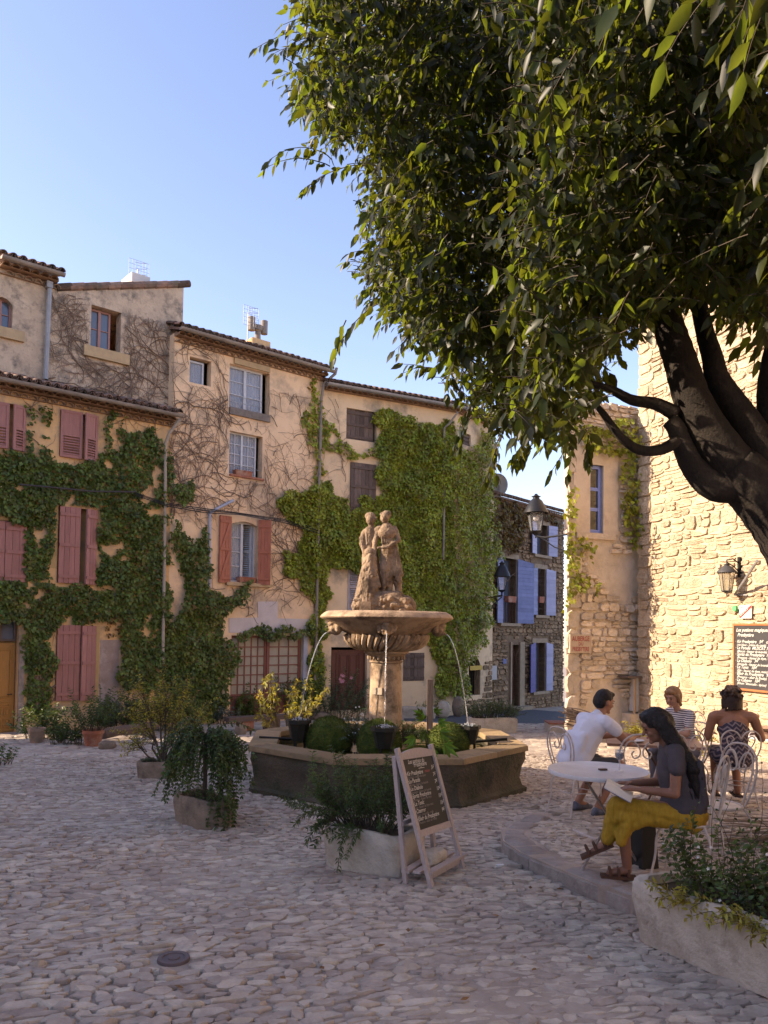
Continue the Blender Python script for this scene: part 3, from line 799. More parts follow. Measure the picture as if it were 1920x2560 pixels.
# white plaster band over the glazed shopfront
sheet(FA,hB,((572,1582),(572,1545),(644,1544),(644,1504),(693,1504),(693,1546),(783,1548),(783,1582)),'plaster_band',mat('white_plaster',(.60,.52,.50),(.50,.43,.42),scale=3,tintamt=0,bump=.4,coord='Geometry'),-.01,.015)
o=oB[4]; M_mull=solid('brown_red_paint',(.24,.09,.065),rough=.6)
M_paper=solid('papered_pane',(.40,.345,.27),rough=.6)
zmid=FA.rect(577,757,1589,1738)[2]
window(FA,hB,(o[0],(o[0]+o[1])/2-.02,zmid,o[3]),M_mull,nx=5,ny=6,leafs=1,pane=M_paper,fr=.06,bar=.028,n=-.1,name='shop_window')
window(FA,hB,((o[0]+o[1])/2+.02,o[1]-.05,zmid,o[3]),M_mull,nx=3,ny=6,leafs=1,pane=M_paper,fr=.06,bar=.028,n=-.1,name='shop_window')
for a0,a1 in ((o[0],(o[0]+o[1])/2-.02),((o[0]+o[1])/2+.02,o[1]-.05)):
    mb=MB(); fb(mb,FA,a0,a1,o[2],zmid-.01,-.14,-.06); mb.build('door_panel',M_mull,hB,smooth=False)
mb=MB(); fb(mb,FA,(o[0]+o[1])/2-.02,(o[0]+o[1])/2+.02,o[2],o[3],-.13,-.045); mb.build('mullion',M_mull,hB,smooth=False)
mb=MB(); q=FA.rect(757,767,1590,1740); fb(mb,FA,*q,-.01,.03); mb.build('door_jamb',M_leadpipe,hB,smooth=False)
fpipe(FA,hB,((821,928),(818,942),(802,962),(798,1000),(792,1237),(784,1643),(782,1700)),.042,M_gutter,ns=(.38,.38,.14,.1,.1,.1,.1))
fpipe(FA,hB,((580,1252),(540,1272),(521,1284),(520,1469)),.036,M_leadpipe,n=.08,name='wall_pipe')
# cables
for dv in (0,4,9):
    fpipe(FA,hB,((330,1232+dv),(406,1258+dv),(500,1272+dv*1.3),(587,1283+dv*.6),(700,1299+dv),(786,1322+dv*1.4)),.011,M_black,n=.12+.01*dv,name='cable')
fpipe(FA,hA,((40,1215),(120,1222),(220,1232),(330,1233)),.02,solid('old_cable',(.06,.05,.05)),n=.25,name='cable')
# chimney with cowl, tile vent, aerial
q=FA.rect(646,691,841,882); mb=MB(); fb(mb,FA,q[0],q[1],q[2]-.3,q[3],-.75,-.3); mb.build('chimney',M_ochre,hB,smooth=False)
c=FA.W((q[0]+q[1])/2,q[3],-.5); hh=FA.rect(647,688,785,841); H=hh[3]-hh[2]; wd=(hh[1]-hh[0])/2
cow=empty('chimney_cowl',c,'twin drum metal cowl on the peach house chimney','chimney cowl')
m=MB(); m.tube([c,c+Vector((0,0,H*.45)),c+Vector((0,0,H*.5))],[.085,.075,.11],n=10); m.tube([c+Vector((0,0,H*.5)),c+Vector((0,0,H*.72))],[.11,.12],n=10); m.tube([c-FA.d*wd+Vector((0,0,H*.66)),c+FA.d*wd+Vector((0,0,H*.66))],.07,n=8); m.build('stem',M_gutter,cow)
for k in (-1,1):
    m=MB(); o_=c+FA.d*wd*.78*k; m.tube([o_+Vector((0,0,H*.42)),o_+Vector((0,0,H*1.02))],.095,n=12); m.build('drum',M_gutter,cow)
q=FA.rect(480,528,822,846); mb=MB(); fb(mb,FA,q[0],q[1],q[3]-.05,q[3],-.6,-.15)
for a in (.3,.7): fb(mb,FA,q[0]+(q[1]-q[0])*a-.04,q[0]+(q[1]-q[0])*a+.04,q[2]-.2,q[3]-.05,-.5,-.2)
mb.build('roof_vent',M_terra,hB,smooth=False)
aerial_panel(FA,626,664,757,806,-.4,'tall mast television aerial beside the twin drum cowl',638,880)
# ---------------------------------------------------------------- cream ivy house
hC=empty('green_creeper_house',FC.W(sC1*.5,G(*FC.W(sC1*.5,0)[:2])),'cream house almost hidden under a sheet of green creeper','house')
zC=FC.sz(975,994)[1]
oC=ops(FC,(866,943,1025,1102),(876,937,1159,1278),(869,903,1412,1530),(827,917,1618,1776),(1008,1060,1632,1702))
wall(FC,.002,sC1,-2.2,zC-.02,oC,M_cream,hC,depth=6)
oC2=ops(FC2,(1147,1177,1082,1112),(1172,1201,1640,1738))
wall(FC2,0.002,sC2,-2.2,zC-.04,oC2,M_cream,hC,depth=4)
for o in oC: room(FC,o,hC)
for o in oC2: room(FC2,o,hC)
roof(FC,hC,0.02,sC1+.05,zC,length=5,rows=3,corbels=1,over=.26,gm=M_zinc)
roof(FC2,hC,.05,sC2,zC,length=3.5,rows=3,corbels=1,over=.26,gm=M_zinc)
q=oC[0]; leaf(FC,hC,q[0]+.02,(q[1]-q[0])*.88,q[2],q[3],0,M_oldwood,'plank',n0=-.1,np_=6)
q=oC[1]; leaf(FC,hC,q[0]-.02,(q[1]-q[0])+.04,q[2],q[3],0,M_oldwood,'plank',n0=.01,np_=7)
q=oC[2]; leaf(FC,hC,q[0],(q[1]-q[0]),q[2],q[3],0,mat('pale_louvre',(.42,.36,.36),(.33,.28,.28),scale=5,tintamt=.15,coord='Geometry'),'louvre',n0=-.02)
q=oC[4]; leaf(FC,hC,q[0],(q[1]-q[0])*.5,q[2],q[3],0,M_oldwood,'plank',n0=-.02,np_=3); leaf(FC,hC,q[1],-(q[1]-q[0])*.49,q[2],q[3],0,M_oldwood,'plank',n0=-.02,np_=3)
q=oC[3]; panel_door(FC,hC,(q[0],q[1],q[2],q[3]-.08),M_browndoor,panels=[(.03,.2,.1,.95),(.27,.5,.5,.92),(.54,.76,.5,.92),(.27,.5,.22,.45),(.54,.76,.22,.45),(.8,.97,.1,.95)],n=-.12)
q=oC2[0]; leaf(FC2,hC,q[0],(q[1]-q[0]),q[2],q[3],0,M_oldwood,'plank',n0=-.1,np_=4)
q=oC2[1]; mb=MB()
for k in range(6):
    a=q[0]+(q[1]-q[0])*(k+.5)/6; mb.tube([FC2.W(a,q[2],-.05),FC2.W(a,q[3],-.05)],.012,n=5)
mb.build('window_grille',M_black,hC)
mb=MB(); K=8; cx=(q[0]+q[1])/2; hw=(q[1]-q[0])/2
for k in range(K):
    t0,t1=-1+2*k/K,-1+2*(k+1)/K
    mb.add([FC2.W(cx+hw*t0,q[3]-.32*t0*t0,.004),FC2.W(cx+hw*t1,q[3]-.32*t1*t1,.004),FC2.W(cx+hw*t1,q[3]+.03,.004),FC2.W(cx+hw*t0,q[3]+.03,.004)],[(0,1,2,3)])
mb.build('arch',M_cream,hC,smooth=False)
q=FC2.rect(1173,1203,1664,1675); mb=MB(); fb(mb,FC2,*q,.02,.04)
sg=mb.build('yellow_sign',solid('yellow_board',(.55,.36,.04)),smooth=False,label='narrow yellow board across the barred arched opening',cat='sign')
for w_,(F_,px) in {'a':(FC,((1130,1036),(1115,1062),(1106,1072),(1106,1240),(1104,1400)))}.items():
    fpipe(F_,hC,px,.032,M_gutter,ns=(.33,.2,.10,.10,.10))
# ---------------------------------------------------------------- blue shuttered house
hD=empty('blue_shutter_house',FD.W(sD1*.5,G(*FD.W(sD1*.5,0)[:2])),'brown rubble house with blue shutters at the end of the square','house')
zD=FD.sz(1320,1266)[1]
oD=ops(FD,(1254,1289,1396,1558),(1340,1361,1422,1538),(1338,1367,1312,1388),(1277,1297,1612,1766),(1335,1361,1607,1728))
wall(FD,-.3,sD1,-2.4,zD-.02,oD,M_rubm,hD,depth=5,reveal=.3)
for o in oD: room(FD,o,hD,.3)
roof(FD,hD,-.3,sD1,zD,length=4,rows=3,corbels=2,gut=False,over=.22)
for o in oD[:3]+[oD[4]]:
    window(FD,hD,o,M_oldwood,nx=1,ny=3,n=-.25,leafs=2,fr=.05)
    # pale stone surround
    mb=MB()
    for q in ((o[0]-.13,o[0],o[2],o[3]),(o[1],o[1]+.13,o[2],o[3]),(o[0]-.18,o[1]+.18,o[3],o[3]+.16)): fb(mb,FD,*q,-.28,.03)
    mb.build('window_surround',M_sur,hD,smooth=False)
    mb=MB(); fb(mb,FD,o[0]-.2,o[1]+.2,o[2]-.1,o[2],-.1,.12); mb.build('sill',M_sur,hD,smooth=False)
def shpair(F,h,o,wl,wr,mt,mt2=None,al=12,ar=12,arch=.0):
    leaf(F,h,o[0]-.02,-wl,o[2],o[3]+.02,al,mt,'slats',n0=.05,archr=arch)
    leaf(F,h,o[1]+.02,wr,o[2],o[3]+.02,ar,mt2 or mt,'slats',n0=.05,archr=arch)
shpair(FD,hD,oD[0],(FD.sz(1289,1470)[0]-FD.sz(1254,1470)[0])*.6,(FD.sz(1319,1470)[0]-FD.sz(1289,1470)[0]),M_blue,arch=.12)
shpair(FD,hD,oD[1],FD.sz(1340,1470)[0]-FD.sz(1322,1470)[0],FD.sz(1378,1470)[0]-FD.sz(1361,1470)[0],M_blue,M_paleblue,arch=.06)
shpair(FD,hD,oD[2],FD.sz(1338,1350)[0]-FD.sz(1321,1350)[0],FD.sz(1383,1350)[0]-FD.sz(1367,1350)[0],M_paleblue,arch=.0)
shpair(FD,hD,oD[4],FD.sz(1335,1650)[0]-FD.sz(1315,1650)[0],FD.sz(1373,1650)[0]-FD.sz(1361,1650)[0],M_deepblue,M_paleblue,arch=.08)
o=oD[3]; panel_door(FD,hD,(o[0],o[1],o[2],o[3]),M_browndoor,panels=[(.15,.85,.55,.92),(.15,.85,.1,.48)],n=-.2)
for q in ((o[1],o[1]+.32,o[2],o[3]+.1),(o[0]-.1,o[0],o[2],o[3]+.1)):
    mb=MB(); fb(mb,FD,*q,-.28,.06); mb.build('door_jamb',M_sur,hD,smooth=False)
mb=MB(); fb(mb,FD,o[0]-.2,o[1]+.4,o[2]-.18,o[2],-.1,.35); fb(mb,FD,o[0]-.3,o[1]+.6,o[2]-.34,o[2]-.18,-.1,.7); mb.build('doorstep',M_sur,hD,smooth=False)
# little balcony rail, window boxes
q=FD.rect(1257,1278,1498,1556); mb=MB()
for k in range(5):
    a=q[0]+(q[1]-q[0])*k/4; mb.tube([FD.W(a,q[2],.03),FD.W(a,q[3],.03)],.014,n=5)
mb.tube([FD.W(q[0],q[3],.03),FD.W(q[1],q[3],.03)],.02,n=5); mb.build('window_rail',mat('rust',(.13,.06,.045),scale=6,tintamt=0),hD)
def winbox(F,r_,n0,n1,lab,mt=M_terra):
    q=F.rect(*r_); c_=F.W((q[0]+q[1])/2,q[2],n0); t=empty('window_box',c_,lab,'window box',group='window boxes on the house fronts')
    mb=MB(); vs=[]
    for z,k in ((q[2],.88),(q[3],1.0)):
        for a,b in ((-1,0),(1,0),(1,1),(-1,1)): vs.append(F.W((q[0]+q[1])/2+a*k*(q[1]-q[0])/2,z,n0+(n1-n0)*b*k))
    mb.add(vs,[(3,2,1,0),(0,1,5,4),(1,2,6,5),(2,3,7,6),(3,0,4,7)])
    vs=[F.W((q[0]+q[1])/2+a*.95*(q[1]-q[0])/2,q[3]-.02,n0+(n1-n0)*b) for a,b in ((-1,0.05),(1,0.05),(1,.95),(-1,.95))]
    mb.add(vs,[(0,1,2,3)]); mb.build('trough',mt,t,smooth=False)
    fb(MB(),F,0,0,0,0,0,0); m2=MB(); K=12
    m2.tube([F.W(q[0],q[3]-.01,n1*.9),F.W(q[1],q[3]-.01,n1*.9)],.014,n=5); m2.build('rim',mt,t)
    return t
winbox(FD,(1257,1278,1491,1506),.05,.22,'terracotta window box on the little balcony rail of the arched blue shuttered window')
winbox(FD,(1340,1352,1492,1507),.0,.16,'terracotta window box between the narrow pair of blue shutters')
winbox(FA,(587,630,1177,1191),-.12,.05,'terracotta window box on the sill of the small white French window')
winbox(FA,(596,638,1443,1457),-.12,.06,'dark red window box between the red shutters')
q=FD.rect(1216,1232,1664,1699); mb=MB(); fb(mb,FD,*q,.0,.16); tag(mb.build('meter_box',solid('meter_box',(.42,.40,.40)),smooth=False),'pale grey meter box on the rubble wall beside the far doorway','meter box')
q=FD.rect(1254,1263,1647,1659); mb=MB(); fb(mb,FD,*q,.03,.06); tag(mb.build('number_plate',solid('number_plate',(.10,.13,.35)),smooth=False),'small blue enamel plate on the rubble wall left of the far door','plate')
# satellite dish and pale flue
c=FD.W(along(FD,1241),FD.sz(1241,1212)[1],.0); R_=(FD.rect(1222,1258,1182,1240)[3]-FD.rect(1222,1258,1182,1240)[2])/2
t=empty('satellite_dish',c-Vector((0,0,R_)),'white satellite dish above the blue shuttered house roof','satellite dish')
mb=MB(); mb.lathe([(R_*k/6,-.10*(1-(k/6)**2)) for k in range(7)]+[(R_,.02),(R_*.98,.03)],n=28)
toc=(Vector((0,0,CAMZ))-c).normalized(); toc.x-=.55; toc.normalize(); mb.xf(Matrix.Translation(c)@toc.to_track_quat('Z','Y').to_matrix().to_4x4()); mb.build('reflector',M_white,t)
mb=MB(); mb.tube([c-toc*.02-Vector((0,0,R_*1.25)),c-toc*.1],.03); mb.tube([c-Vector((0,0,R_*.98)),c+toc*.5-Vector((0,0,R_*.8))],.018); mb.build('bracket',M_zinc,t)
c2=FD.W(along(FD,1233),FD.sz(1233,1145)[1],-.25); mb=MB(); mb.tube([c2-Vector((0,0,2.0)),c2],.17,n=12); mb.tube([c2,c2+Vector((0,0,.22))],[.21,.15],n=12); mb.build('chimney',M_white,hD)
# stones of the blue house
def rubble(F,s0,s1,z0,z1,excl,R,hmin,hmax,wmin,wmax,dmin,dmax,split=.25,gap=.02,patch=None):
    out=[]; z=z0
    while z<z1:
        h=R.uniform(hmin,hmax); a=s0
        while a<s1-.05:
            w=min(R.uniform(wmin,wmax)*(1 if R.random()<.8 else 1.4), s1-a)
            if s1-a-w<wmin*.5: w=s1-a
            def put(cx,cz,ww,hh):
                if any(o[0]-.02<cx+ww/2 and o[1]+.02>cx-ww/2 and o[2]-.02<cz+hh/2 and o[3]+.02>cz-hh/2 for o in excl): return
                if patch and patch(cx,cz): return
                d=R.uniform(dmin,dmax)
                m=F.M(cx,cz,0)@Matrix.Rotation(R.gauss(0,.04),4,'Z')@Matrix.Diagonal((ww-gap,hh-gap,d,1))
                out.append((m,min(1,max(0,R.gauss(.5,.25)))))
            if w>.16 and R.random()<split and h>hmin*1.35:
                k=R.uniform(.4,.6); put(a+w/2,z+h*k/2,w,h*k); put(a+w/2,z+h*(k+1)/2,w,h*(1-k))
            elif R.random()<.12: put(a+w/2,z+h*.5,w,h*.8)
            else: put(a+w/2+R.uniform(-.01,.01),z+h/2+R.uniform(-.012,.012),w,h*R.uniform(.85,1.06))
            a+=w
        z+=h
    return out
WT,WF = stone_templates(48, 11, seg=10, jag=.09, dome=-.15, power=5.5, rz=.4, inset=.90, fade=.78)
WF3=[]
for f in WF:
    if len(f)==4: WF3 += [(f[0],f[1],f[2]),(f[0],f[2],f[3])]
    else: WF3.append(f)
WF3=np.array(WF3)
Rw=random.Random(21)
ex=[(o[0]-.2,o[1]+.2,o[2]-.12,o[3]+.18) for o in oD]
recD=rubble(FD,-.28,sD1-.02,-1.5,zD-.35,ex,Rw,.10,.2,.14,.38,.03,.07)
szs=lambda r_: r_[0].col[0].length*r_[0].col[1].length
stone_field('small_stones',recD,WT,WF3,M_rub,hD,300,'stone',szs)
recC=rubble(FC2,.02,sC2-.02,-1.6,0.6,[(oC2[1][0]-.1,oC2[1][1]+.1,oC2[1][2]-.1,oC2[1][3]+.1)],Rw,.12,.2,.16,.4,.02,.05)
stone_field('small_stones',recC,WT,WF3,M_rub,hC,60,'stone',szs)
# ---------------------------------------------------------------- right hand stone house and its pale annex
Yc=16.6; cR=P(1596,1580,Yc); FR=Fac((cR.x,cR.y),(.326,-1))
FR.n=Vector((-abs(FR.n.x),-abs(FR.n.y),0)) if FR.n.x>0 else FR.n
hR=empty('golden_stone_house',FR.W(2,G(*FR.W(2,0)[:2])),'tall sunlit golden rubble house wall behind the café tables','house')
sR1=5.2
oR=[FR.rect(1565,1574,838,900)]
wall(FR,0,sR1,-1.4,10.5,[],M_goldm,hR,depth=5)
recR=rubble(FR,.42,3.75,-1.0,8.6,[],Rw,.09,.30,.12,.48,.008,.04,split=.6,gap=.016)
z=-1.0;k=0
while z<8.6:
    h=Rw.uniform(.20,.36); w=(.50 if k%2 else .38)+Rw.uniform(-.05,.05)
    recR.append((FR.M(w/2-.01,z+h/2,0)@Matrix.Diagonal((w,h-.015,.035,1)),Rw.random()))
    if w<.40: recR.append((FR.M(w+.07,z+h/2,0)@Matrix.Diagonal((.11,h*.8,.03,1)),Rw.random()))
    z+=h; k+=1
stone_field('small_stones',recR,WT,WF3,M_gold,hR,300,'stone',lambda r_: szs(r_)*(1 if r_[0].translation.z<6.5 else .01))
# annex wall
cN=P(1600,1580,Yc+.25); FN=Fac((cN.x,cN.y),(1,.42))
sN0=along(FN,1417); sN1=.15
hN=empty('pale_annex',FN.W(sN0/2,G(*FN.W(sN0/2,0)[:2])),'narrow pale stone annex with a tall blue window beside the golden house','house')
oN=[FN.rect(1473,1506,1163,1332)]
zN=FN.sz(1500,1010)[1]
wall(FN,sN0,sN1,-1.4,zN,oN,M_limem,hN,depth=4,reveal=.35,back=False)
mb=MB(); a_=FN.W(sN0,-1.4); b_=a_+Vector((1.6,4.6,0)); mb.add([a_,a_+Vector((0,0,zN+1.4)),b_+Vector((0,0,zN+1.4)),b_],[(0,1,2,3)]); c_=FN.W(sN1,-1.4)+Vector((.4,4,0)); d_=FN.W(sN1,-1.4); t_=Vector((0,0,zN+1.4)); mb.add([a_+t_,d_+t_,c_+t_,b_+t_],[(0,1,2,3)]); mb.add([b_,b_+t_,c_+t_,c_],[(0,1,2,3)]); mb.build('flank_wall',M_limem,hN,smooth=False)
mb=MB(); fb(mb,FN,oN[0][0]-.02,oN[0][1]+.02,oN[0][2]-.02,oN[0][3]+.02,-.42,-.40); mb.build('room_wall',M_dark,hN,smooth=False)  # near-black panel, room shade painted in behind the blue window
window(FN,hN,oN[0],M_winblue,nx=1,ny=3,leafs=1,n=-.08,fr=.07,bar=.07,pane=glass('dim_glass',(.035,.03,.02)))
o=oN[0]; mb=MB()
for q in ((o[0]-.42,o[0],o[2]-.02,o[3]+.3),(o[1],o[1]+.38,o[2]-.02,o[3]+.3),(o[0],o[1],o[3],o[3]+.3)): fb(mb,FN,*q,-.3,.035)
mb.build('window_surround',mat('dressed_stone',(.68,.57,.45),(.56,.46,.35),scale=4,bump=.4,bscale=20,tintamt=0,coord='Geometry',stain=(.50,.40,.31),stain_s=2.5),hN,smooth=False)
mb=MB(); fb(mb,FN,o[0]-.35,o[1]+.3,o[2]-.14,o[2]-.02,-.2,.07); mb.build('sill',M_lime,hN,smooth=False)
pz0,pz1=FN.sz(1500,1470)[1],FN.sz(1500,1365)[1]
def patchN(s_,z_):
    n_=math.sin(3.1*s_+1.3)*.4+math.sin(5*z_)*.3
    if pz0+.3*math.sin(4*s_)<z_<pz1+.2*math.sin(5*s_+1) and s_>sN0+.45: return True
    if z_<.35+.25*math.sin(5*s_) and s_>sN0+.35: return True
    return False
ex=[(o[0]-.44,o[1]+.40,o[2]-.16,o[3]+.32)]
recN=rubble(FN,sN0+.32,sN1,-.9,zN,ex,Rw,.09,.2,.12,.36,.03,.07,patch=patchN,gap=.016)
# large corner quoins
z=-1.0; k=0
while z<zN-.3:
    h=Rw.uniform(.3,.5); w=(.34 if k%2 else .30)+Rw.uniform(-.03,.03)
    if not (z+h>o[2]-.1): recN.append((FN.M(sN0+w/2-.015,z+h/2,0)@Matrix.Diagonal((w,h-.02,.06,1)),Rw.random()))
    else: recN.append((FN.M(sN0+.1,z+h/2,0)@Matrix.Diagonal((.2,h-.02,.04,1)),Rw.random()))
    z+=h; k+=1
stone_field('small_stones',recN,WT,WF3,M_lime,hN,300,'stone',szs)
# left flank of the annex
# ---------------------------------------------------------------- unseen house added at the left, eaves shaped to shade the paving
FO=Fac((-12.0,-22),(0,1)); FO.n=Vector((1,0,0))
hO=empty('rendered_house',(-12,-4,0),'long two storey rendered house closing the left side of the square','house')
EAVE_S,EAVE_N,EAVE_T=6.1,5.0,8.5  # eaves stepped to set where the shade ends
ow=[(k*4.0+2,k*4.0+3.1,1.6,3.1) for k in range(7)]
wall(FO,0,30.4,-1,EAVE_T,ow[:6],M_cream,hO,depth=7)
wall(FO,30.41,33.0,-1,EAVE_S,[],M_peach,hO,depth=7,name='link_wall')
wall(FO,33.01,36.5,-1.2,EAVE_N,[],M_ochre,hO,depth=7,name='wing_wall')
for o in ow[:6]: room(FO,o,hO); leaf(FO,hO,o[0],-.55,o[2],o[3],5,M_pink,'plank'); leaf(FO,hO,o[1],.55,o[2],o[3],5,M_pink,'plank')
FQ=Fac((11.2,-12.0),(-.18,1)); FQ.n=Vector((-abs(FQ.n.x),-abs(FQ.n.y),0)); FQ.n=Vector((-FQ.d.y,FQ.d.x,0))  # unseen house added to bounce warm sunlight into the square
hQ=empty('limestone_house',(10,0,0),'long sunlit limestone house closing the right side of the square','house')
qw=[(k*4.2+1.5,k*4.2+2.6,z_,z_+1.5) for k in range(5) for z_ in (1.2,4.6)]
wall(FQ,0,22.5,-.6,8.2,qw,mat('sunlit_limestone_render',(.72,.54,.36),(.58,.43,.28),scale=2,tintamt=0,bump=.4,coord='Geometry'),hQ,depth=6)
for o in qw: room(FQ,o,hQ)
# a few sagging tiles give the eave an uneven shadow
mb=MB()
for k in range(90):
    mb.tube([FO.W(k*.337,EAVE_T+.03+.02*math.sin(k*.7),.1),FO.W(k*.337,EAVE_T+.5,-1.4)],.1,n=6,tint=Rg.random())
mb.build('roof_tiles',M_tile,hO,kind='stuff')
# ================================================================ organic bodies: union of tapered capsules, remeshed to one surface
def cap_mesh(mb,p0,p1,r0,r1,n=10,flat=None):
    p0,p1=Vector(p0),Vector(p1); d=p1-p0; L=d.length
    if L<1e-5: d=Vector((0,0,1)); p1=p0+d*1e-3; L=1e-3
    d=d/L; pts=[];rs=[]
    for k in range(4): t=PI/2*k/4; pts.append(p0-d*r0*math.cos(t)); rs.append(max(r0*math.sin(t),r0*.05))
    pts.append(p0); rs.append(r0); pts.append(p1); rs.append(r1)
    for k in range(3,-1,-1): t=PI/2*k/4; pts.append(p1+d*r1*math.cos(t)); rs.append(max(r1*math.sin(t),r1*.05))
    mb.tube(pts,rs,n=n)
def blob(name,caps,mt,parent,voxel=.012,smooth=2,label=None,disp=None,Mx=None,kind=None,dec=None):
    mb=MB()
    for c in caps:
        if c[0]=='e':                                    # ellipsoid: centre, radii, optional rotation matrix
            b=MB(); b.ball((0,0,0),c[2],n=14,m=9); R_=c[3].to_4x4() if len(c)>3 else Matrix.Identity(4)
            b.xf(Matrix.Translation(c[1])@R_); mb.add(b.v,b.f)
        else: cap_mesh(mb,*c)
    me=mb.mesh(name,mt); o=bpy.data.objects.new(name+'_tmp',me); COL.objects.link(o)
    m=o.modifiers.new('r','REMESH'); m.mode='VOXEL'; m.voxel_size=voxel; m.use_smooth_shade=True
    if smooth: s_=o.modifiers.new('s','SMOOTH'); s_.iterations=smooth; s_.factor=.5
    if disp:
        tx=bpy.data.textures.new('n','CLOUDS'); tx.noise_scale=disp[1]; d_=o.modifiers.new('d','DISPLACE'); d_.texture=tx; d_.strength=disp[0]; d_.mid_level=.5
    if dec: q_=o.modifiers.new('q','DECIMATE'); q_.ratio=dec
    dg=bpy.context.evaluated_depsgraph_get(); ev=o.evaluated_get(dg); me2=bpy.data.meshes.new_from_object(ev)
    bpy.data.objects.remove(o); me2.name=name
    if not me2.materials: me2.materials.append(mt)
    me2.polygons.foreach_set('use_smooth',[True]*len(me2.polygons))
    if Mx is not None: me2.transform(Mx)
    r_=link(name,me2,parent)
    return tag(r_,label=label,kind=kind)
# ================================================================ fountain
M_fst = mat('fountain_stone',(.48,.345,.225),(.29,.195,.125),(.40,.28,.18),scale=5,bump=.7,bscale=38,tintamt=.2,coord='Geometry',stain=(.13,.088,.055),stain_s=4.2,stain_lo=.46,stain_hi=.64)
M_basin = mat('mossy_basin_stone',(.17,.13,.09),(.06,.05,.036),(.115,.09,.062),scale=4,bump=1.0,bscale=26,tintamt=.15,coord='Geometry',stain=(.035,.04,.02),stain_s=2.0,stain_lo=.42,stain_hi=.6,bdist=.03)
M_rim = mat('basin_rim_stone',(.36,.25,.13),(.20,.14,.08),scale=5,bump=.7,bscale=30,tintamt=.2,coord='Geometry',stain=(.10,.09,.04),stain_s=2.5)
M_moss = mat('moss',(.12,.15,.02),(.045,.07,.012),scale=14,bump=1.0,bscale=60,tintamt=.4,coord='Geometry',bdist=.03)
gz=G(FX,FY)
fo=empty('fountain',(FX,FY,gz),'stone fountain with a wide bowl on a column rising from a mossy octagonal basin','fountain')
OR=rad(5)+PI/8
def octp(r_,z): return [Vector((FX+r_*math.cos(OR+k*PI/4),FY+r_*math.sin(OR+k*PI/4),z)) for k in range(8)]
RZ=gz+.02+.60
# wall: profile rings subdivided per side
mb=MB(); prof=[(1.86,gz-.15),(1.87,gz+.10),(1.82,gz+.13),(1.80,gz+.22),(1.83,gz+.36),(1.87,gz+.46),(1.86,RZ-.065),(1.55,RZ-.065),(1.55,gz+.1)]
SUB=14; vs=[]; rw=random.Random(4)
for r_,z in prof:
    c=octp(r_,z)
    for k in range(8):
        for j in range(SUB):
            p=c[k].lerp(c[(k+1)%8],j/SUB); rad_=Vector((p.x-FX,p.y-FY,0)).normalized()
            e=.012*math.sin(k*7+j*1.7+z*9)+rw.uniform(-.008,.008)
            vs.append(p+rad_*e)
K=8*SUB; fs=[]
for i in range(len(prof)-1):
    for k in range(K): fs.append((i*K+k,i*K+(k+1)%K,(i+1)*K+(k+1)%K,(i+1)*K+k))
mb.add(vs,fs); mb.build('basin_wall',M_basin,fo)
for k in range(8):
    a,b=octp(1.90,0)[k],octp(1.90,0)[(k+1)%8]; c,d=octp(1.52,0)[k],octp(1.52,0)[(k+1)%8]
    cut=2 if k in (5,6) else 1
    for j in range(cut):
        t0,t1=j/cut+(.004 if j else .002),(j+1)/cut-.002
        mb=MB(); q=[a.lerp(b,t0),a.lerp(b,t1),c.lerp(d,t1),c.lerp(d,t0)]; up=Vector((0,0,rw.uniform(0,.012)))
        mb.add([p+Vector((0,0,RZ-.062)) for p in q]+[p+Vector((0,0,RZ-.012))+up for p in q]+[q[0].lerp(q[2],.02)+Vector((0,0,RZ))+up,q[1].lerp(q[3],.02)+Vector((0,0,RZ))+up,q[2].lerp(q[0],.02)+Vector((0,0,RZ))+up,q[3].lerp(q[1],.02)+Vector((0,0,RZ))+up],
            [(3,2,1,0),(8,9,10,11)]+[(i,(i+1)%4,4+(i+1)%4,4+i) for i in range(4)]+[(4+i,4+(i+1)%4,8+(i+1)%4,8+i) for i in range(4)],rw.random())
        mb.build('rim_stone',M_rim,fo)
mw=bpy.data.materials.new('dark_water'); mw.use_nodes=True; b_=mw.node_tree.nodes['Principled BSDF']; b_.inputs['Base Color'].default_value=(.02,.022,.01,1); b_.inputs['Roughness'].default_value=.06
nn=mw.node_tree.nodes.new('ShaderNodeTexNoise'); nn.inputs['Scale'].default_value=11; bb=mw.node_tree.nodes.new('ShaderNodeBump'); bb.inputs['Strength'].default_value=.25; bb.inputs['Distance'].default_value=.03
mw.node_tree.links.new(nn.outputs[0],bb.inputs['Height']); mw.node_tree.links.new(bb.outputs[0],b_.inputs['Normal'])
mb=MB(); mb.add(octp(1.56,RZ-.13),[tuple(range(8))]); mb.build('water',mw,fo,smooth=False)
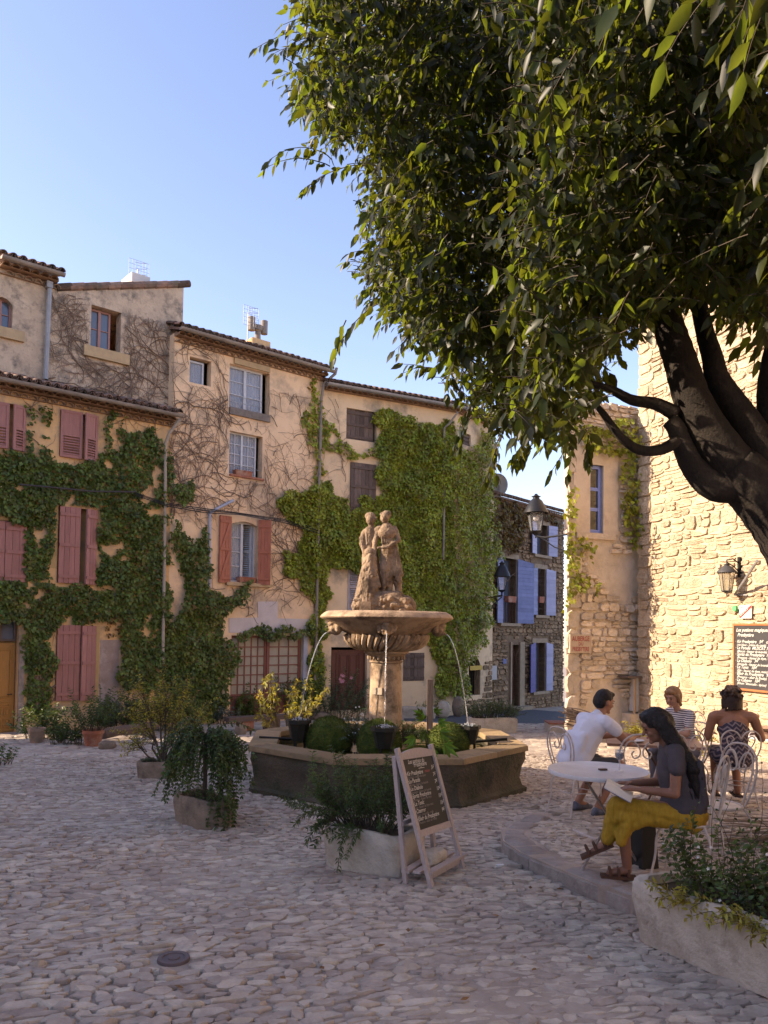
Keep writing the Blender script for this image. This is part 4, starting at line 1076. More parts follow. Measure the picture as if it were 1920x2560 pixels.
# column, capital, bowls
mb=MB(); mb.lathe([(.30,gz+.1),(.30,gz+.45),(.26,gz+.5),(.225,gz+.56),(.222,gz+.9),(.205,1.17),(.20,1.20)],c=(FX,FY,0),n=36); mb.build('column',M_fst,fo)
mb=MB(); mb.lathe([(.21,1.20),(.225,1.21),(.225,1.225),(.205,1.235),(.22,1.26),(.26,1.31),(.285,1.325),(.30,1.33),(.305,1.355),(.29,1.365),(.2,1.365)],c=(FX,FY,0),n=40); mb.build('capital',M_fst,fo)
for k in range(22):
    t=2*PI*k/22; q=Vector((FX+.237*math.cos(t),FY+.237*math.sin(t),1.27))
    mb=MB(); mb.ball(q,(.022,.022,.028),n=6,m=4); mb.build('carved_egg',M_fst,fo)
NG=36
for k in range(NG):                                       # gadroons
    t=2*PI*k/NG; pts=[];rs=[]
    for j in range(7):
        a=j/6; r_=.24+.30*math.sin(a*PI/2)**.9; z=1.375+.20*(1-math.cos(a*PI/2)**.8) if a<1 else 1.575
        tt=t-.30*(1-a); pts.append((FX+r_*math.cos(tt),FY+r_*math.sin(tt),z)); rs.append(.018+.028*a)
    mb=MB(); mb.tube(pts,rs,n=6,flat=1.0); mb.build('gadroon',M_fst,fo)
mb=MB(); mb.lathe([(.2,1.36),(.26,1.375),(.40,1.45),(.49,1.53),(.53,1.585),(.56,1.60)],c=(FX,FY,0),n=40)
mb.lathe([(.50,1.585),(.56,1.60),(.64,1.64),(.78,1.735),(.85,1.775),(.885,1.79),(.895,1.805),(.88,1.83),(.84,1.865),(.80,1.885),(.775,1.885),(.76,1.86),(.70,1.83),(.3,1.80),(.01,1.80)],c=(FX,FY,0),n=64); mb.build('bowl',M_fst,fo)
# plaques
for (u,v,w,h) in ((934,1728,25,17),):
    p=P(u,v,FY-.215); p.x=FX-.11; mb=MB(); m3=Matrix.Rotation(-.5,3,'Z'); mb.box(Vector((FX-.109,FY-.187,p.z)),(.14,.02,.09),M=m3); mb.build('plaque',mat('plaque_stone',(.50,.40,.29),(.42,.33,.24),tintamt=0),fo,smooth=False)
# lion-face spouts
def mask(ang):
    d=Vector((math.sin(ang),-math.cos(ang),0)); s_=Vector((math.cos(ang),math.sin(ang),0)); c=Vector((FX,FY,0))+d*.70+Vector((0,0,1.66))
    up=Vector((0,0,1)); ax=lambda a,b,e: c+s_*a+up*b+d*e
    caps=[('e',ax(0,0,.0),(.085,.085,.10)),('e',ax(-.035,.03,.05),(.02,.02,.02)),('e',ax(.035,.03,.05),(.02,.02,.02)),('e',ax(0,0,.08),(.03,.03,.03)),('e',ax(0,.05,.06),(.06,.06,.03)),('e',ax(-.04,-.015,.06),(.03,.03,.03)),('e',ax(.04,-.015,.06),(.03,.03,.03)),(ax(0,-.06,.05),ax(0,-.06,.10),.028,.022)]
    for k in range(11):
        t=PI*(-.15+1.3*k/10); caps.append(('e',ax(.10*math.cos(t),.02+.10*math.sin(t),.0),(.035,.035,.035)))
    blob('lion_mask',caps,M_fst,fo,voxel=.012,smooth=1,disp=(.012,.03))
    return ax(0,-.065,.125),d
spouts=[mask(a) for a in (rad(-72),0,rad(72),PI)]
# statue group -----------------------------------------------------------------
def S(x,y,dy=0.0): return P(760+.2803*x,1240+.2803*y,FY+dy)
cap=[]
# right-hand woman
H=lambda *a: cap.append(a)
H('e',S(720,195,-.02),(.062,.07,.08)); H('e',S(735,165,.0),(.066,.068,.055)); H('e',S(706,205,-.075),(.012,.02,.016)); H(S(690,160,-.02),S(760,150,.0),.022,.024); H(S(722,225,-.01),S(728,270,0),.036,.045)
H('e',S(748,172,.055),(.035,.035,.035))
H(S(675,296,0),S(800,300,.02),.055,.055); H(S(738,300,0),S(745,400,0),.098,.085); H('e',S(738,335,-.03),(.13,.10,.10)); H(S(745,400,0),S(752,480,0),.088,.125)
H(S(745,500,0),S(735,640,-.02),.105,.09); H(S(735,640,-.02),S(760,830,0),.085,.05); H(S(765,500,.02),S(820,700,.03),.12,.09); H(S(820,700,.03),S(845,830,.02),.075,.045); H(S(830,780,.02),S(838,850,.0),.045,.032)
H(S(770,700,.0),S(765,850,-.04),.055,.035); H('e',S(785,862,-.08),(.05,.075,.03)); H('e',S(850,868,-.06),(.05,.075,.03)); H(S(715,560,-.04),S(708,850,-.05),.045,.028)
H(S(660,300,-.01),S(632,420,-.04),.045,.034); H(S(632,420,-.04),S(630,520,-.07),.034,.026); H('e',S(636,560,-.08),(.024,.024,.045)); H('e',S(655,315,0),(.055,.055,.06))
H(S(812,310,.0),S(842,395,-.04),.046,.036); H(S(842,395,-.04),S(760,450,-.14),.034,.026); H('e',S(720,460,-.16),(.05,.03,.024)); H(S(740,455,-.15),S(660,462,-.16),.022,.016)
for x0,y0,x1,y1,r0 in ((800,430,855,760,.035),(790,440,835,740,.03),(780,440,800,700,.026),(765,450,775,720,.022),(745,450,740,800,.02),(725,470,715,820,.02),(700,480,712,760,.02),(820,440,868,700,.03)):
    H(S(x0,y0,-.07),S(x1,y1,-.07),r0*.7,r0)
for k in range(5): H(S(690+k*25,310,-.075),S(700+k*20,420,-.085),.012,.014)
# left-hand woman, turned away
H('e',S(595,208,.02),(.066,.073,.08)); H('e',S(590,180,.04),(.074,.072,.055)); H(S(560,190,.0),S(640,200,-.02),.02,.022); H(S(600,245,.03),S(600,290,.04),.04,.05)
H(S(548,330,.04),S(645,325,.05),.055,.055); H(S(590,330,.04),S(585,430,.05),.095,.08); H(S(585,430,.05),S(590,560,.06),.09,.12); H(S(590,560,.06),S(620,850,.08),.12,.14)
H(S(535,345,.03),S(518,430,.0),.048,.040); H(S(518,430,0),S(540,510,-.05),.034,.028); H('e',S(555,530,-.07),(.04,.025,.025)); H('e',S(525,380,.02),(.055,.05,.05))
for k in range(4): H(S(560+k*16,330,-.03),S(562+k*12,430,-.03),.013,.014)
# draped stump and rock
H('e',S(585,505,-.05),(.075,.07,.07)); 
yy=540
rr=random.Random(9)
for k in range(110):
    a=k/109; y=530+a*430; cx=590-50*a*a; w=45+75*a
    x=rr.uniform(-1,1); r_=rr.uniform(.018,.034); H(S(cx+x*w*.8,y,-.06-.11*a-.05*(1-x*x)),S(cx+x*w+rr.uniform(-14,14),y+rr.uniform(30,75),-.07-.13*a-.05*(1-x*x)),r_,r_*rr.uniform(.6,1.2))
H(S(590,560,-.04),S(570,800,-.06),.09,.15); H(S(570,800,-.06),S(560,980,-.06),.15,.20)
for k in range(150):
    x=rr.uniform(470,935); top=900 if x<840 else 900+(x-840)*.5; y=rr.uniform(top,1020); r_=rr.uniform(.02,.045); dy_=-.13-.10*rr.random(); H(S(x,y,dy_),S(x+rr.uniform(-45,45),y+rr.uniform(-12,30),dy_+rr.uniform(-.02,.02)),r_,r_*rr.uniform(.5,1.1))
H(S(560,985,0),S(890,990,0),.19,.17); H(S(600,940,-.1),S(800,930,-.1),.13,.13); H(S(640,900,0),S(830,915,0),.12,.10)
st=blob('statue',cap,M_fst,fo,voxel=.0072,smooth=1,disp=(.012,.014),label='weathered stone pair of draped women standing on a rocky base')
mb=MB(); mb.box(S(545,985,-.27),(.155,.05,.13)); mb.build('inscription_block',M_fst,fo,smooth=False)
def leaf_fine(p,d,nrm,L,wr,R,fold=.14,droop=.2):
    """pointed oval leaf, two cross sections, midrib, curved: 8 verts, 8 tris"""
    n_=len(p); d=d/np.linalg.norm(d,axis=1,keepdims=True); s_=np.cross(d,nrm+R.normal(0,.35,(n_,3))); s_/=np.linalg.norm(s_,axis=1,keepdims=True)+1e-9
    n2=np.cross(s_,d); L=np.asarray(L).reshape(-1,1); cv=R.uniform(-.3,1.0,(n_,1))*droop; tw=R.normal(0,.06,(n_,1))
    def at(t,w,f,side): return p+d*L*t-n2*L*cv*t*t+np.array([[0,0,-1]])*L*abs(cv)*.5*t*t+s_*L*wr*w*.5*side+n2*L*f*w*wr+s_*L*tw*t
    V=np.stack([at(0,0,0,0),at(.28,.86,fold,1),at(.28,0,0,0),at(.28,.86,fold,-1),at(.62,.80,fold,1),at(.62,0,0,0),at(.62,.80,fold,-1),at(1.0,0,0,0)],1).reshape(-1,3)
    b=np.arange(n_)[:,None]*8; tr_=[(0,2,1),(0,3,2),(1,2,5),(1,5,4),(3,6,5),(3,5,2),(4,5,7),(5,6,7)]
    F=np.concatenate([b+np.array(t) for t in tr_],1).reshape(-1,3); return V,F,np.repeat(R.random(n_),8),tr_
# moss domes, catch pots, grids, water jets
M_pot=mat('black_pot',(.03,.028,.022),(.012,.012,.01),scale=8,bump=.6,tintamt=0,rough=.55)
def mossball(u,v,Y,rx,rz,lab):
    c=P(u,v,Y); t=empty('moss_dome',(c.x,c.y,RZ-.13),lab,'moss dome',group='moss domes in the basin')
    zc=c.z; mb=MB(); mb.ball(c,(rx,rx,rz),n=36,m=22,jit=.03,seed=int(u)); mb.build('core',M_moss,t)
    R=np.random.default_rng(int(u)); n_=5200; ph=np.arccos(R.uniform(-.35,1,n_)); th=R.uniform(0,2*PI,n_)
    N_=np.stack([np.sin(ph)*np.cos(th),np.sin(ph)*np.sin(th),np.cos(ph)],1); p=np.array(c)+N_*np.array([rx,rx,rz])*R.uniform(.97,1.03,(n_,1))
    d=N_+R.normal(0,.5,(n_,3)); V,F,T=leaf_geo(p,d,N_,R.uniform(.014,.03,n_),.35,R)
    bulk('moss',V,F,M_moss,t,T,kind='stuff')
def leaf_geo(p,d,nrm,L,wr,R,fold=.18,droop=.0,tint=None):
    """p base, d direction, L length, wr width ratio -> verts, tris, tint"""
    n_=len(p); d=d/np.linalg.norm(d,axis=1,keepdims=True); s_=np.cross(d,nrm+R.normal(0,.35,(n_,3))); s_/=np.linalg.norm(s_,axis=1,keepdims=True)+1e-9
    n2=np.cross(s_,d); L=np.asarray(L).reshape(-1,1); w=L*wr*.5
    g_=np.array([[0,0,-droop]]); tip=p+d*L+g_*L; m1=p+d*L*.42
    V=np.stack([p, m1+s_*w+n2*L*fold*.5, tip, m1-s_*w+n2*L*fold*.5, m1],1).reshape(-1,3)
    b=np.arange(n_)[:,None]*5; F=np.concatenate([b+np.array([0,4,1]),b+np.array([4,2,1]),b+np.array([0,3,4]),b+np.array([4,3,2])],1).reshape(-1,3)
    T=np.repeat(R.random(n_) if tint is None else tint,5); return V,F,T
mossball(823,1850,10.3,.30,.30,'left moss covered dome in the fountain basin, behind the left catch pot')
mossball(948,1858,9.75,.27,.29,'middle moss covered dome behind the chalkboard easel in the fountain basin')
mossball(1120,1858,10.2,.27,.26,'right moss covered dome beside the large leaved plant in the fountain basin')
def catchpot(u,v,Y,wpx,hpx,lab):
    c=P(u,v,Y); R_=wpx/2*Y/FOC; h=hpx*Y/FOC
    t=empty('catch_pot',(c.x,c.y,c.z-h),lab,'pot',group='black catch pots under the spouts')
    mb=MB(); mb.lathe([(R_*.62,-h),(R_*.9,-.06),(R_*.92,-.05),(R_*1.05,-.045),(R_*1.05,.0),(R_*.98,.0),(R_*.9,-.04),(.01,-.04)],c=c,n=8); mb.build('pot_body',M_pot,t)
    mb=MB(); mb.lathe([(R_*.9,-.015),(R_*.5,-.012),(.01,-.01)],c=c,n=16); mb.build('pot_water',mw,t)
    m=MB(); rr=random.Random(int(u))
    for k in range(60):
        a=rr.uniform(0,2*PI); q=rr.uniform(0,R_*.6); m.ball(c+Vector((q*math.cos(a),q*math.sin(a),rr.uniform(-.005,.035)*(1-q/R_))),rr.uniform(.004,.011),n=5,m=3)
    m.build('splash',M_jet,t)
    m=MB()
    for a in (0,2.1,4.2): m.tube([c+Vector((R_*.5*math.cos(a),R_*.5*math.sin(a),-h+.01)),c+Vector((R_*.6*math.cos(a),R_*.6*math.sin(a),-h-.35))],.018)
    m.build('leg',M_pot,t)
    return c
M_jet=bpy.data.materials.new('falling_water'); M_jet.use_nodes=True; b_=M_jet.node_tree.nodes['Principled BSDF']; b_.inputs['Base Color'].default_value=(.85,.88,.92,1); b_.inputs['Roughness'].default_value=.08; b_.inputs['Transmission Weight'].default_value=.55; b_.inputs['IOR'].default_value=1.33
cps=[catchpot(747,1799,10.25,60,50,'left black catch pot standing in the octagonal basin under a water jet'),
 catchpot(961,1817,9.45,66,52,'middle black catch pot in front of the mossy dome under the falling water'),
 catchpot(1171,1813,10.25,60,45,'right black catch pot in the sunlit corner of the basin')]
for i,(sp_,c) in enumerate(zip(spouts[:3],cps)):
    p0,d=sp_; m=MB(); pts=[];rs=[]; rr=random.Random(i); T_=1.0
    end=c+Vector((0,0,-.01)); K=60
    hor=Vector((end.x-p0.x,end.y-p0.y,0)); dz=end.z-p0.z
    for k in range(K+1):
        a=k/K; pts.append(p0+hor*a+Vector((0,0,dz*(.12*a+.88*a*a)))+Vector((rr.uniform(-1,1),rr.uniform(-1,1),0))*.003*a)
        rs.append((.0065-.002*a)*(1+rr.uniform(-.15,.3+.5*a)) if a<.75 or rr.random()<.6 else .0015)
    m.tube(pts,rs,n=6); 
    for k in range(50):
        a=rr.uniform(.3,1); m.ball(p0+hor*a+Vector((0,0,dz*(.12*a+.88*a*a)))+Vector((rr.gauss(0,.010),rr.gauss(0,.01),0)),rr.uniform(.002,.005),n=5,m=3)
    tag(m.build('water_jet',M_jet),('thin jet of water arcing from the left lion mask down to its pot','thread of water falling from the middle lion mask in front of the column','thin jet of water arcing right from the right lion mask to its pot')[i],'water jet','water jets of the fountain')
for (u0,v0,u1,v1,Y) in ((648,1842,752,1848,10.2),(1190,1852,1268,1846,10.0)):
    m=MB()
    for k in range(3): m.tube([P(u0,v0+k*1.5,Y+.03*k),P(u1,v1+k*1.5,Y+.03*k)],.012,n=5)
    m.build('pipe',M_pot,fo)
# ================================================================ foliage
def leafmat(n,c1,c2,c3=None,tr=.35,trc=(2.4,2.2,.6),rough=.45,spec=.35,**k):
    return mat(n,c1,c2,c3,rough=rough,scale=2.5,bump=0,tintamt=.5,trans=(trc,tr),spec=spec,hue=.025,coord='Geometry',**k)
L_ivy=leafmat('creeper_leaf',(.32,.325,.035),(.16,.18,.022),(.24,.26,.03),tr=.25,stain=(.14,.17,.022),stain_s=1.1,stain_lo=.5,stain_hi=.65)
L_ivyd=leafmat('dark_creeper_leaf',(.135,.165,.03),(.06,.09,.018),tr=.2,stain=(.17,.16,.03),stain_s=1.3,stain_lo=.55,stain_hi=.7)
L_rust=leafmat('rust_creeper_leaf',(.22,.10,.03),(.11,.055,.02),(.16,.12,.03),tr=.25,trc=(1.8,1.2,.5))
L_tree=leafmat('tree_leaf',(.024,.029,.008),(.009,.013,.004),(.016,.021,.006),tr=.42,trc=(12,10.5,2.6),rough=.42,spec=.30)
L_shrub=leafmat('shrub_leaf',(.08,.115,.03),(.035,.06,.018),tr=.25)
L_yel=leafmat('yellow_shrub_leaf',(.27,.24,.05),(.13,.14,.03),tr=.4,trc=(2.8,2.3,.6))
L_grey=leafmat('silver_leaf',(.13,.15,.12),(.07,.09,.07),tr=.15,trc=(1.4,1.4,1.0))
L_lav=leafmat('lavender_leaf',(.09,.13,.06),(.04,.07,.035),tr=.2)
M_stem=mat('vine_stem',(.27,.185,.13),(.16,.105,.075),scale=9,bump=.4,tintamt=.3,coord='Geometry')
M_bark=mat('tree_bark',(.030,.022,.017),(.012,.009,.007),(.02,.015,.012),scale=9,bump=.7,bscale=45,tintamt=0,coord='Geometry',stain=(.045,.035,.027),stain_s=4,bdist=.012,streak=(14,14,3))
M_twig=mat('twig',(.10,.075,.05),(.05,.04,.03),scale=9,bump=.2,tintamt=.2,coord='Geometry')
M_soil=mat('soil',(.06,.045,.03),(.03,.022,.016),scale=20,bump=.8,tintamt=0)
from mathutils import noise as mnoise
def facade_of(u): return FA if u<800 else (FC if u<1135 else (FC2 if u<1229 else FD))
def creep(label,polys,mt,R,dens=420,size=(.07,.12),name='creeper',F_=None,thick=.13,group='creepers on the walls',hole=.0,edge=.10,excl=()):
    """leaves over the area given by outlines on a facade; root is an Empty"""
    Ps=[];Ns=[]
    first=None
    for poly in polys:
        us=[q[0] for q in poly]; vs_=[q[1] for q in poly]
        um,vm=sum(us)/len(us),sum(vs_)/len(vs_)
        F0=F_ or facade_of(um); s0,z0=F0.sz(um,vm)
        px=abs(F0.sz(um+1,vm)[0]-s0); pz=abs(F0.sz(um,vm+1)[1]-z0)
        A=(max(us)-min(us))*(max(vs_)-min(vs_))*px*pz; n_=int(A*dens)
        for k in range(n_):
            u=R.uniform(min(us)-6,max(us)+6); v=R.uniform(min(vs_)-6,max(vs_)+6)
            F1=F_ or facade_of(u); s_,z_=F1.sz(u,v)
            w1=mnoise.noise(Vector((s_*2.2,z_*2.2,3.1))); w2=mnoise.noise(Vector((s_*2.2,z_*2.2,9.7)))
            uu=u+w1*22; vv=v+w2*22
            if not in_poly(uu,vv,poly): continue
            q=mnoise.noise(Vector((s_*1.6,z_*1.6,1.0)))+.5*mnoise.noise(Vector((s_*4.5,z_*4.5,1.0)))
            if q<-.62+hole: continue
            if any(e[0]<u<e[1] and e[2]<v<e[3] for e in excl): continue
            n=(.02 if F1 in (FA,FC) else .085)+thick*max(0,.45+q)*R.random()+.03*R.random()
            Ps.append(tuple(F1.W(s_,z_,n))); Ns.append(tuple(F1.n))
            if first is None: first=F1.W(s0,z0,0)
    p=np.array(Ps); N_=np.array(Ns); n_=len(p); RR=np.random.default_rng(n_)
    t=empty(name,first,label,'creeper',group)
    d=RR.normal(0,.55,(n_,3))+np.array([0,0,-.75])+N_*RR.uniform(-.1,.7,(n_,1))
    nr=N_+np.array([0,0,.55])
    V,F,T=leaf_geo(p,d,nr,RR.uniform(size[0],size[1],n_),.95,RR,fold=.12,droop=.15)
    bulk('foliage',V,F,mt,t,T,kind='stuff')
    return t
Ri=random.Random(17)
polyC=[(943,1032),(955,1025),(1000,1035),(1090,1062),(1112,1050),(1140,1050),(1145,1075),(1145,1115),(1147,1135),(1180,1118),(1185,1080),(1226,1090),(1229,1180),(1232,1245),(1226,1290),(1238,1350),(1230,1420),(1218,1530),(1205,1600),(1165,1640),(1160,1690),(1160,1750),(1090,1740),(1080,1620),(1060,1590),(1030,1560),(1000,1540),(985,1500),(1000,1440),(990,1380),(905,1400),(890,1430),(860,1420),(830,1430),(815,1500),(803,1560),(800,1640),(815,1700),(775,1740),(770,1600),(785,1500),(750,1470),(720,1430),(705,1380),(720,1365),(745,1380),(755,1360),(740,1330),(715,1290),(690,1270),(695,1240),(730,1230),(790,1225),(800,1205),(830,1205),(845,1240),(862,1250),(870,1290),(895,1270),(900,1245),(940,1245),(945,1230),(940,1190),(937,1160),(930,1130),(938,1100),(938,1060)]
creep('broad sheet of bright green creeper covering the cream house front',[polyC],L_ivy,Ri,dens=1500,size=(.055,.10),thick=.26,hole=-.45)
creep('strand of green creeper climbing beside the downpipe of the peach house',[[(770,950),(787,960),(797,1000),(812,1040),(830,1060),(850,1100),(880,1110),(900,1125),(933,1110),(935,1132),(900,1142),(870,1147),(850,1132),(820,1112),(803,1118),(797,1222),(783,1222),(778,1130),(773,1080),(753,1050),(757,1022),(775,1020),(780,980)]],L_ivy,Ri,dens=480)
creep('green creeper thick around the pink shutters of the low ochre house',[
 [(-60,1135),(45,1130),(70,1105),(100,1140),(190,1165),(250,1155),(290,1120),(330,1075),(385,1065),(405,1100),(428,1200),(415,1260),(330,1262),(245,1265),(190,1255),(140,1262),(134,1290),(124,1450),(62,1455),(62,1310),(0,1290),(-60,1290)],
 [(244,1270),(330,1262),(410,1280),(415,1400),(425,1500),(420,1600),(405,1700),(360,1730),(300,1710),(296,1600),(300,1540),(310,1500),(280,1460),(244,1460)],
 [(62,1010),(75,1015),(80,1120),(65,1120)],[(95,1010),(125,1020),(120,1100),(130,1150),(100,1150),(95,1090)],[(262,1020),(284,1030),(278,1150),(252,1150)],[(310,1040),(322,1100),(305,1140),(298,1090)],
 [(-60,1455),(62,1455),(140,1465),(240,1465),(310,1480),(305,1540),(250,1558),(140,1558),(133,1600),(128,1700),(118,1740),(110,1800),(75,1800),(70,1700),(55,1620),(45,1560),(0,1560),(-60,1560)]],L_ivyd,Ri,dens=1150,size=(.05,.10),thick=.18,hole=.10,excl=((150,232,1275,1450),))
creep('dark creeper spilling down beside the glazed shop doors',[
 [(425,1290),(460,1330),(490,1350),(512,1300),(516,1400),(516,1470),(560,1480),(635,1450),(600,1500),(560,1540),(540,1600),(590,1600),(600,1640),(580,1690),(570,1720),(540,1790),(500,1800),(430,1780),(410,1700),(420,1560),(450,1530),(460,1450),(430,1380)],
 [(430,1210),(470,1205),(480,1240),(450,1262),(428,1240)],[(590,1578),(640,1570),(750,1573),(770,1560),(785,1600),(760,1592),(600,1594)],
 [(770,1560),(800,1560),(800,1760),(768,1760),(768,1650),(775,1620)]],L_ivyd,Ri,dens=1150,size=(.05,.10),hole=-.25,thick=.28)
creep('rust and yellow creeper under the eave of the blue shuttered house',[[(1226,1240),(1290,1262),(1322,1272),(1318,1300),(1312,1320),(1300,1365),(1270,1378),(1245,1388),(1232,1370),(1225,1300)],[(1320,1275),(1400,1300),(1400,1312),(1320,1290)]],L_rust,Ri,dens=420,size=(.07,.14),hole=.05)
creep('dry red creeper patch low on the ochre house wall',[[(262,1540),(300,1500),(312,1540),(300,1600),(270,1600)],[(90,1470),(130,1460),(140,1560),(100,1590),(85,1540)],[(765,925),(782,930),(785,990),(772,970)]],L_rust,Ri,dens=330,size=(.05,.09))
creep('green creeper on the left corner of the pale annex',[[(1408,1225),(1422,1215),(1428,1290),(1428,1350),(1418,1390),(1410,1400)],[(1410,1340),(1450,1345),(1478,1380),(1470,1400),(1440,1388),(1425,1430),(1412,1430)],[(1408,1450),(1440,1430),(1480,1445),(1488,1485),(1450,1468),(1408,1478)],[(1408,1400),(1420,1400),(1418,1560),(1410,1560)]],L_ivy,Ri,dens=420,F_=FN,thick=.3)
creep('trumpet creeper hanging between the annex window and the golden wall',[[(1525,1120),(1592,1120),(1592,1360),(1575,1370),(1560,1345),(1545,1280),(1535,1220)],[(1440,1060),(1560,1050),(1590,1120),(1530,1150),(1470,1130)]],L_ivy,Ri,dens=480,F_=FN,thick=.35,hole=.1)
creep('dark creeper hanging under the eave of the peach house',[[(535,1690),(500,1700),(480,1760),(530,1790)]],L_ivyd,Ri,dens=300)
# ---- bare stems
def stems(label,F,zone,n,R,L=(.8,2.4),r=(.006,.016),updir=(0,1),curl=.35,excl=(),starts=None,name='bare_creeper'):
    u0,u1,v0,v1=zone; mb=MB()
    def inside(s_,z_):
        return True
    sA_,zA_=F.sz(u0,v1); sB_,zB_=F.sz(u1,v0)
    if F is FE: zB_=min(zl,zr)-.05
    E=[F.rect(*e) for e in excl]
    def grow(s_,z_,a,length,rad_,depth):
        pts=[];rs=[]; K=int(length/.09)+2; tw=R.uniform(-.1,.1)
        for k in range(K):
            if not(sA_-.1<s_<sB_+.1 and zA_-.2<z_<zB_): break
            if any(e[0]-.03<s_<e[1]+.03 and e[2]-.03<z_<e[3]+.03 for e in E): break
            pts.append(F.W(s_,z_,.025+.012*math.sin(k))); rs.append(rad_*(1-.75*k/K))
            a+=R.gauss(0,curl)*.6+tw; tw=.85*tw+R.gauss(0,.07)
            s_+=.09*math.cos(a); z_+=.09*math.sin(a)
            if depth<2 and R.random()<.20: grow(s_,z_,a+R.choice((-1,1))*R.uniform(.5,1.2),length*R.uniform(.3,.6),rad_*.6,depth+1)
        if len(pts)>2: mb.tube(pts,rs,n=4,tint=R.random(),cap=False)
    for k in range(n):
        if starts and k<len(starts)*3:
            s_,z_=F.sz(*starts[k%len(starts)]); s_+=R.uniform(-.08,.08); a=PI/2+R.uniform(-.5,.5); ll=L[1]*R.uniform(1,1.6); rr=r[1]*1.5
        else:
            s_=R.uniform(sA_,sB_); z_=R.uniform(zA_,zB_); a=R.uniform(-.3,PI+.3) if R.random()<.7 else R.uniform(0,2*PI); ll=R.uniform(*L); rr=R.uniform(*r)
        grow(s_,z_,a,ll,rr,0)
    t=empty(name,F.W(sA_,zA_),label,'creeper','creepers on the walls')
    mb.build('stems',M_stem,t,smooth=True,kind='stuff'); return t
stems('leafless creeper stems webbed over the upper peach wall',FA,(426,690,880,1300),190,Ri,r=(.004,.012),excl=((474,528,897,961),(573,674,905,1046),(573,656,1084,1195),(543,665,1290,1466)),starts=[(432,1290),(430,1060),(700,1290)])
stems('thin leafless creeper stems right of the peach house windows',FA,(660,800,1000,1500),46,Ri,L=(.6,2.2),r=(.004,.010),starts=[(790,1450),(760,1460)])
stems('leafless creeper stems around the red shuttered window',FA,(530,760,1270,1540),60,Ri,L=(.5,1.6),r=(.004,.011),excl=((543,665,1290,1466),(640,695,1500,1545)))
stems('leafless creeper stems on the grey gable wall',FE,(125,436,745,960),120,Ri,L=(.8,2.6),r=(.004,.012),excl=((225,303,768,905),),starts=[(425,955)])
stems('fine dry stems on the upper ochre wall',FA,(60,400,1010,1200),40,Ri,L=(.5,1.5),r=(.005,.012),excl=((148,240,1030,1146),))
stems('grey twisted stems low on the ochre wall',FA,(75,135,1500,1800),16,Ri,L=(.8,1.8),r=(.012,.022),starts=[(95,1790),(85,1780)])
stems('thin stems on the cream wall left of the creeper sheet',FC,(805,870,1000,1400),16,Ri,L=(.8,2.0),r=(.004,.010))
stems('fine dark stems over the brown rubble wall',FD,(1232,1405,1270,1740),40,Ri,L=(.5,1.4),r=(.005,.012))
# ================================================================ the big tree
tr=empty('overhanging_tree',PG(2150,2150),'large dark leaved tree leaning in from the right over the café','tree')
TY=4.6
def TP(u,v,dy=0): return P(u,v,TY+dy)
def limb(pts,rs,nm='branch',K=6):
    # smooth through points with Catmull-Rom
    P_=[Vector(p) for p in pts]; out=[];rr=[]
    for i in range(len(P_)-1):
        a,b,c,d=P_[max(i-1,0)],P_[i],P_[i+1],P_[min(i+2,len(P_)-1)]
        for k in range(K):
            t=k/K; out.append(.5*((2*b)+(c-a)*t+(2*a-5*b+4*c-d)*t*t+(3*b-a-3*c+d)*t**3)); rr.append((rs[i]*(1-t)+rs[i+1]*t)*(1+.02*math.sin(7*i+3*k)))
    out.append(P_[-1]); rr.append(rs[-1])
    mb=MB(); mb.tube(out,rr,n=16); o=mb.build(nm,M_bark,tr,smooth=True)
    return out
px=lambda w: w*.41*TY/FOC
limb([PG(2150,2150)-Vector((0,0,.1)),TP(2110,1700,.1),TP(2060,1480),TP(1985,1330),TP(1900,1235),TP(1830,1165)],[.32,.26,.235,.21,px(175),px(150)],'trunk')
limb([TP(1850,1190),TP(1790,1110),TP(1735,1010),TP(1700,900),TP(1670,810),TP(1640,700,.1),TP(1600,560,.3),TP(1540,420,.5)],[px(150),px(130),px(110),px(98),px(92),px(80),px(60),px(35)])
limb([TP(1880,1215),TP(1790,1215),TP(1735,1170),TP(1705,1110),TP(1690,1070),TP(1672,1050)],[px(110),px(95),px(72),px(60),px(56),px(48)])
limb([TP(1690,1105,-.02),TP(1650,1125,-.05),TP(1600,1125,-.05),TP(1560,1100,-.1),TP(1530,1065,-.1),TP(1505,1030,-.1),TP(1470,990,0)],[px(40),px(32),px(30),px(26),px(24),px(20),px(10)])
limb([TP(1690,1035),TP(1640,1010),TP(1580,1000),TP(1530,975),TP(1480,960),TP(1420,940)],[px(48),px(38),px(32),px(26),px(20),px(10)])
limb([TP(1935,1180),TP(1880,1080),TP(1840,1020),TP(1795,950),TP(1780,890),TP(1760,820,.1),TP(1740,700,.2),TP(1750,540,.4)],[px(110),px(95),px(85),px(72),px(62),px(55),px(46),px(26)])
limb([TP(2010,1300),TP(1960,1150),TP(1930,1050),TP(1925,950),TP(1950,800)],[px(110),px(90),px(80),px(70),px(50)])
limb([TP(1600,560,.3),TP(1480,470,.6),TP(1320,420,.9),TP(1150,400,1.1)],[px(50),px(36),px(26),px(10)])
limb([TP(1640,700,.1),TP(1500,650,.5),TP(1350,660,.8),TP(1150,700,.9),TP(1000,740,1)],[px(55),px(38),px(26),px(16),px(8)])
limb([TP(1700,330,.8),TP(1500,160,.8),TP(1380,140,.8),TP(1250,120,.8),TP(1050,90,.8),TP(880,70,.8)],[px(40),px(30),px(26),px(22),px(14),px(6)])
limb([TP(1280,140,.8),TP(1262,70,.8),TP(1255,-40,.8)],[px(12),px(9),px(7)],)
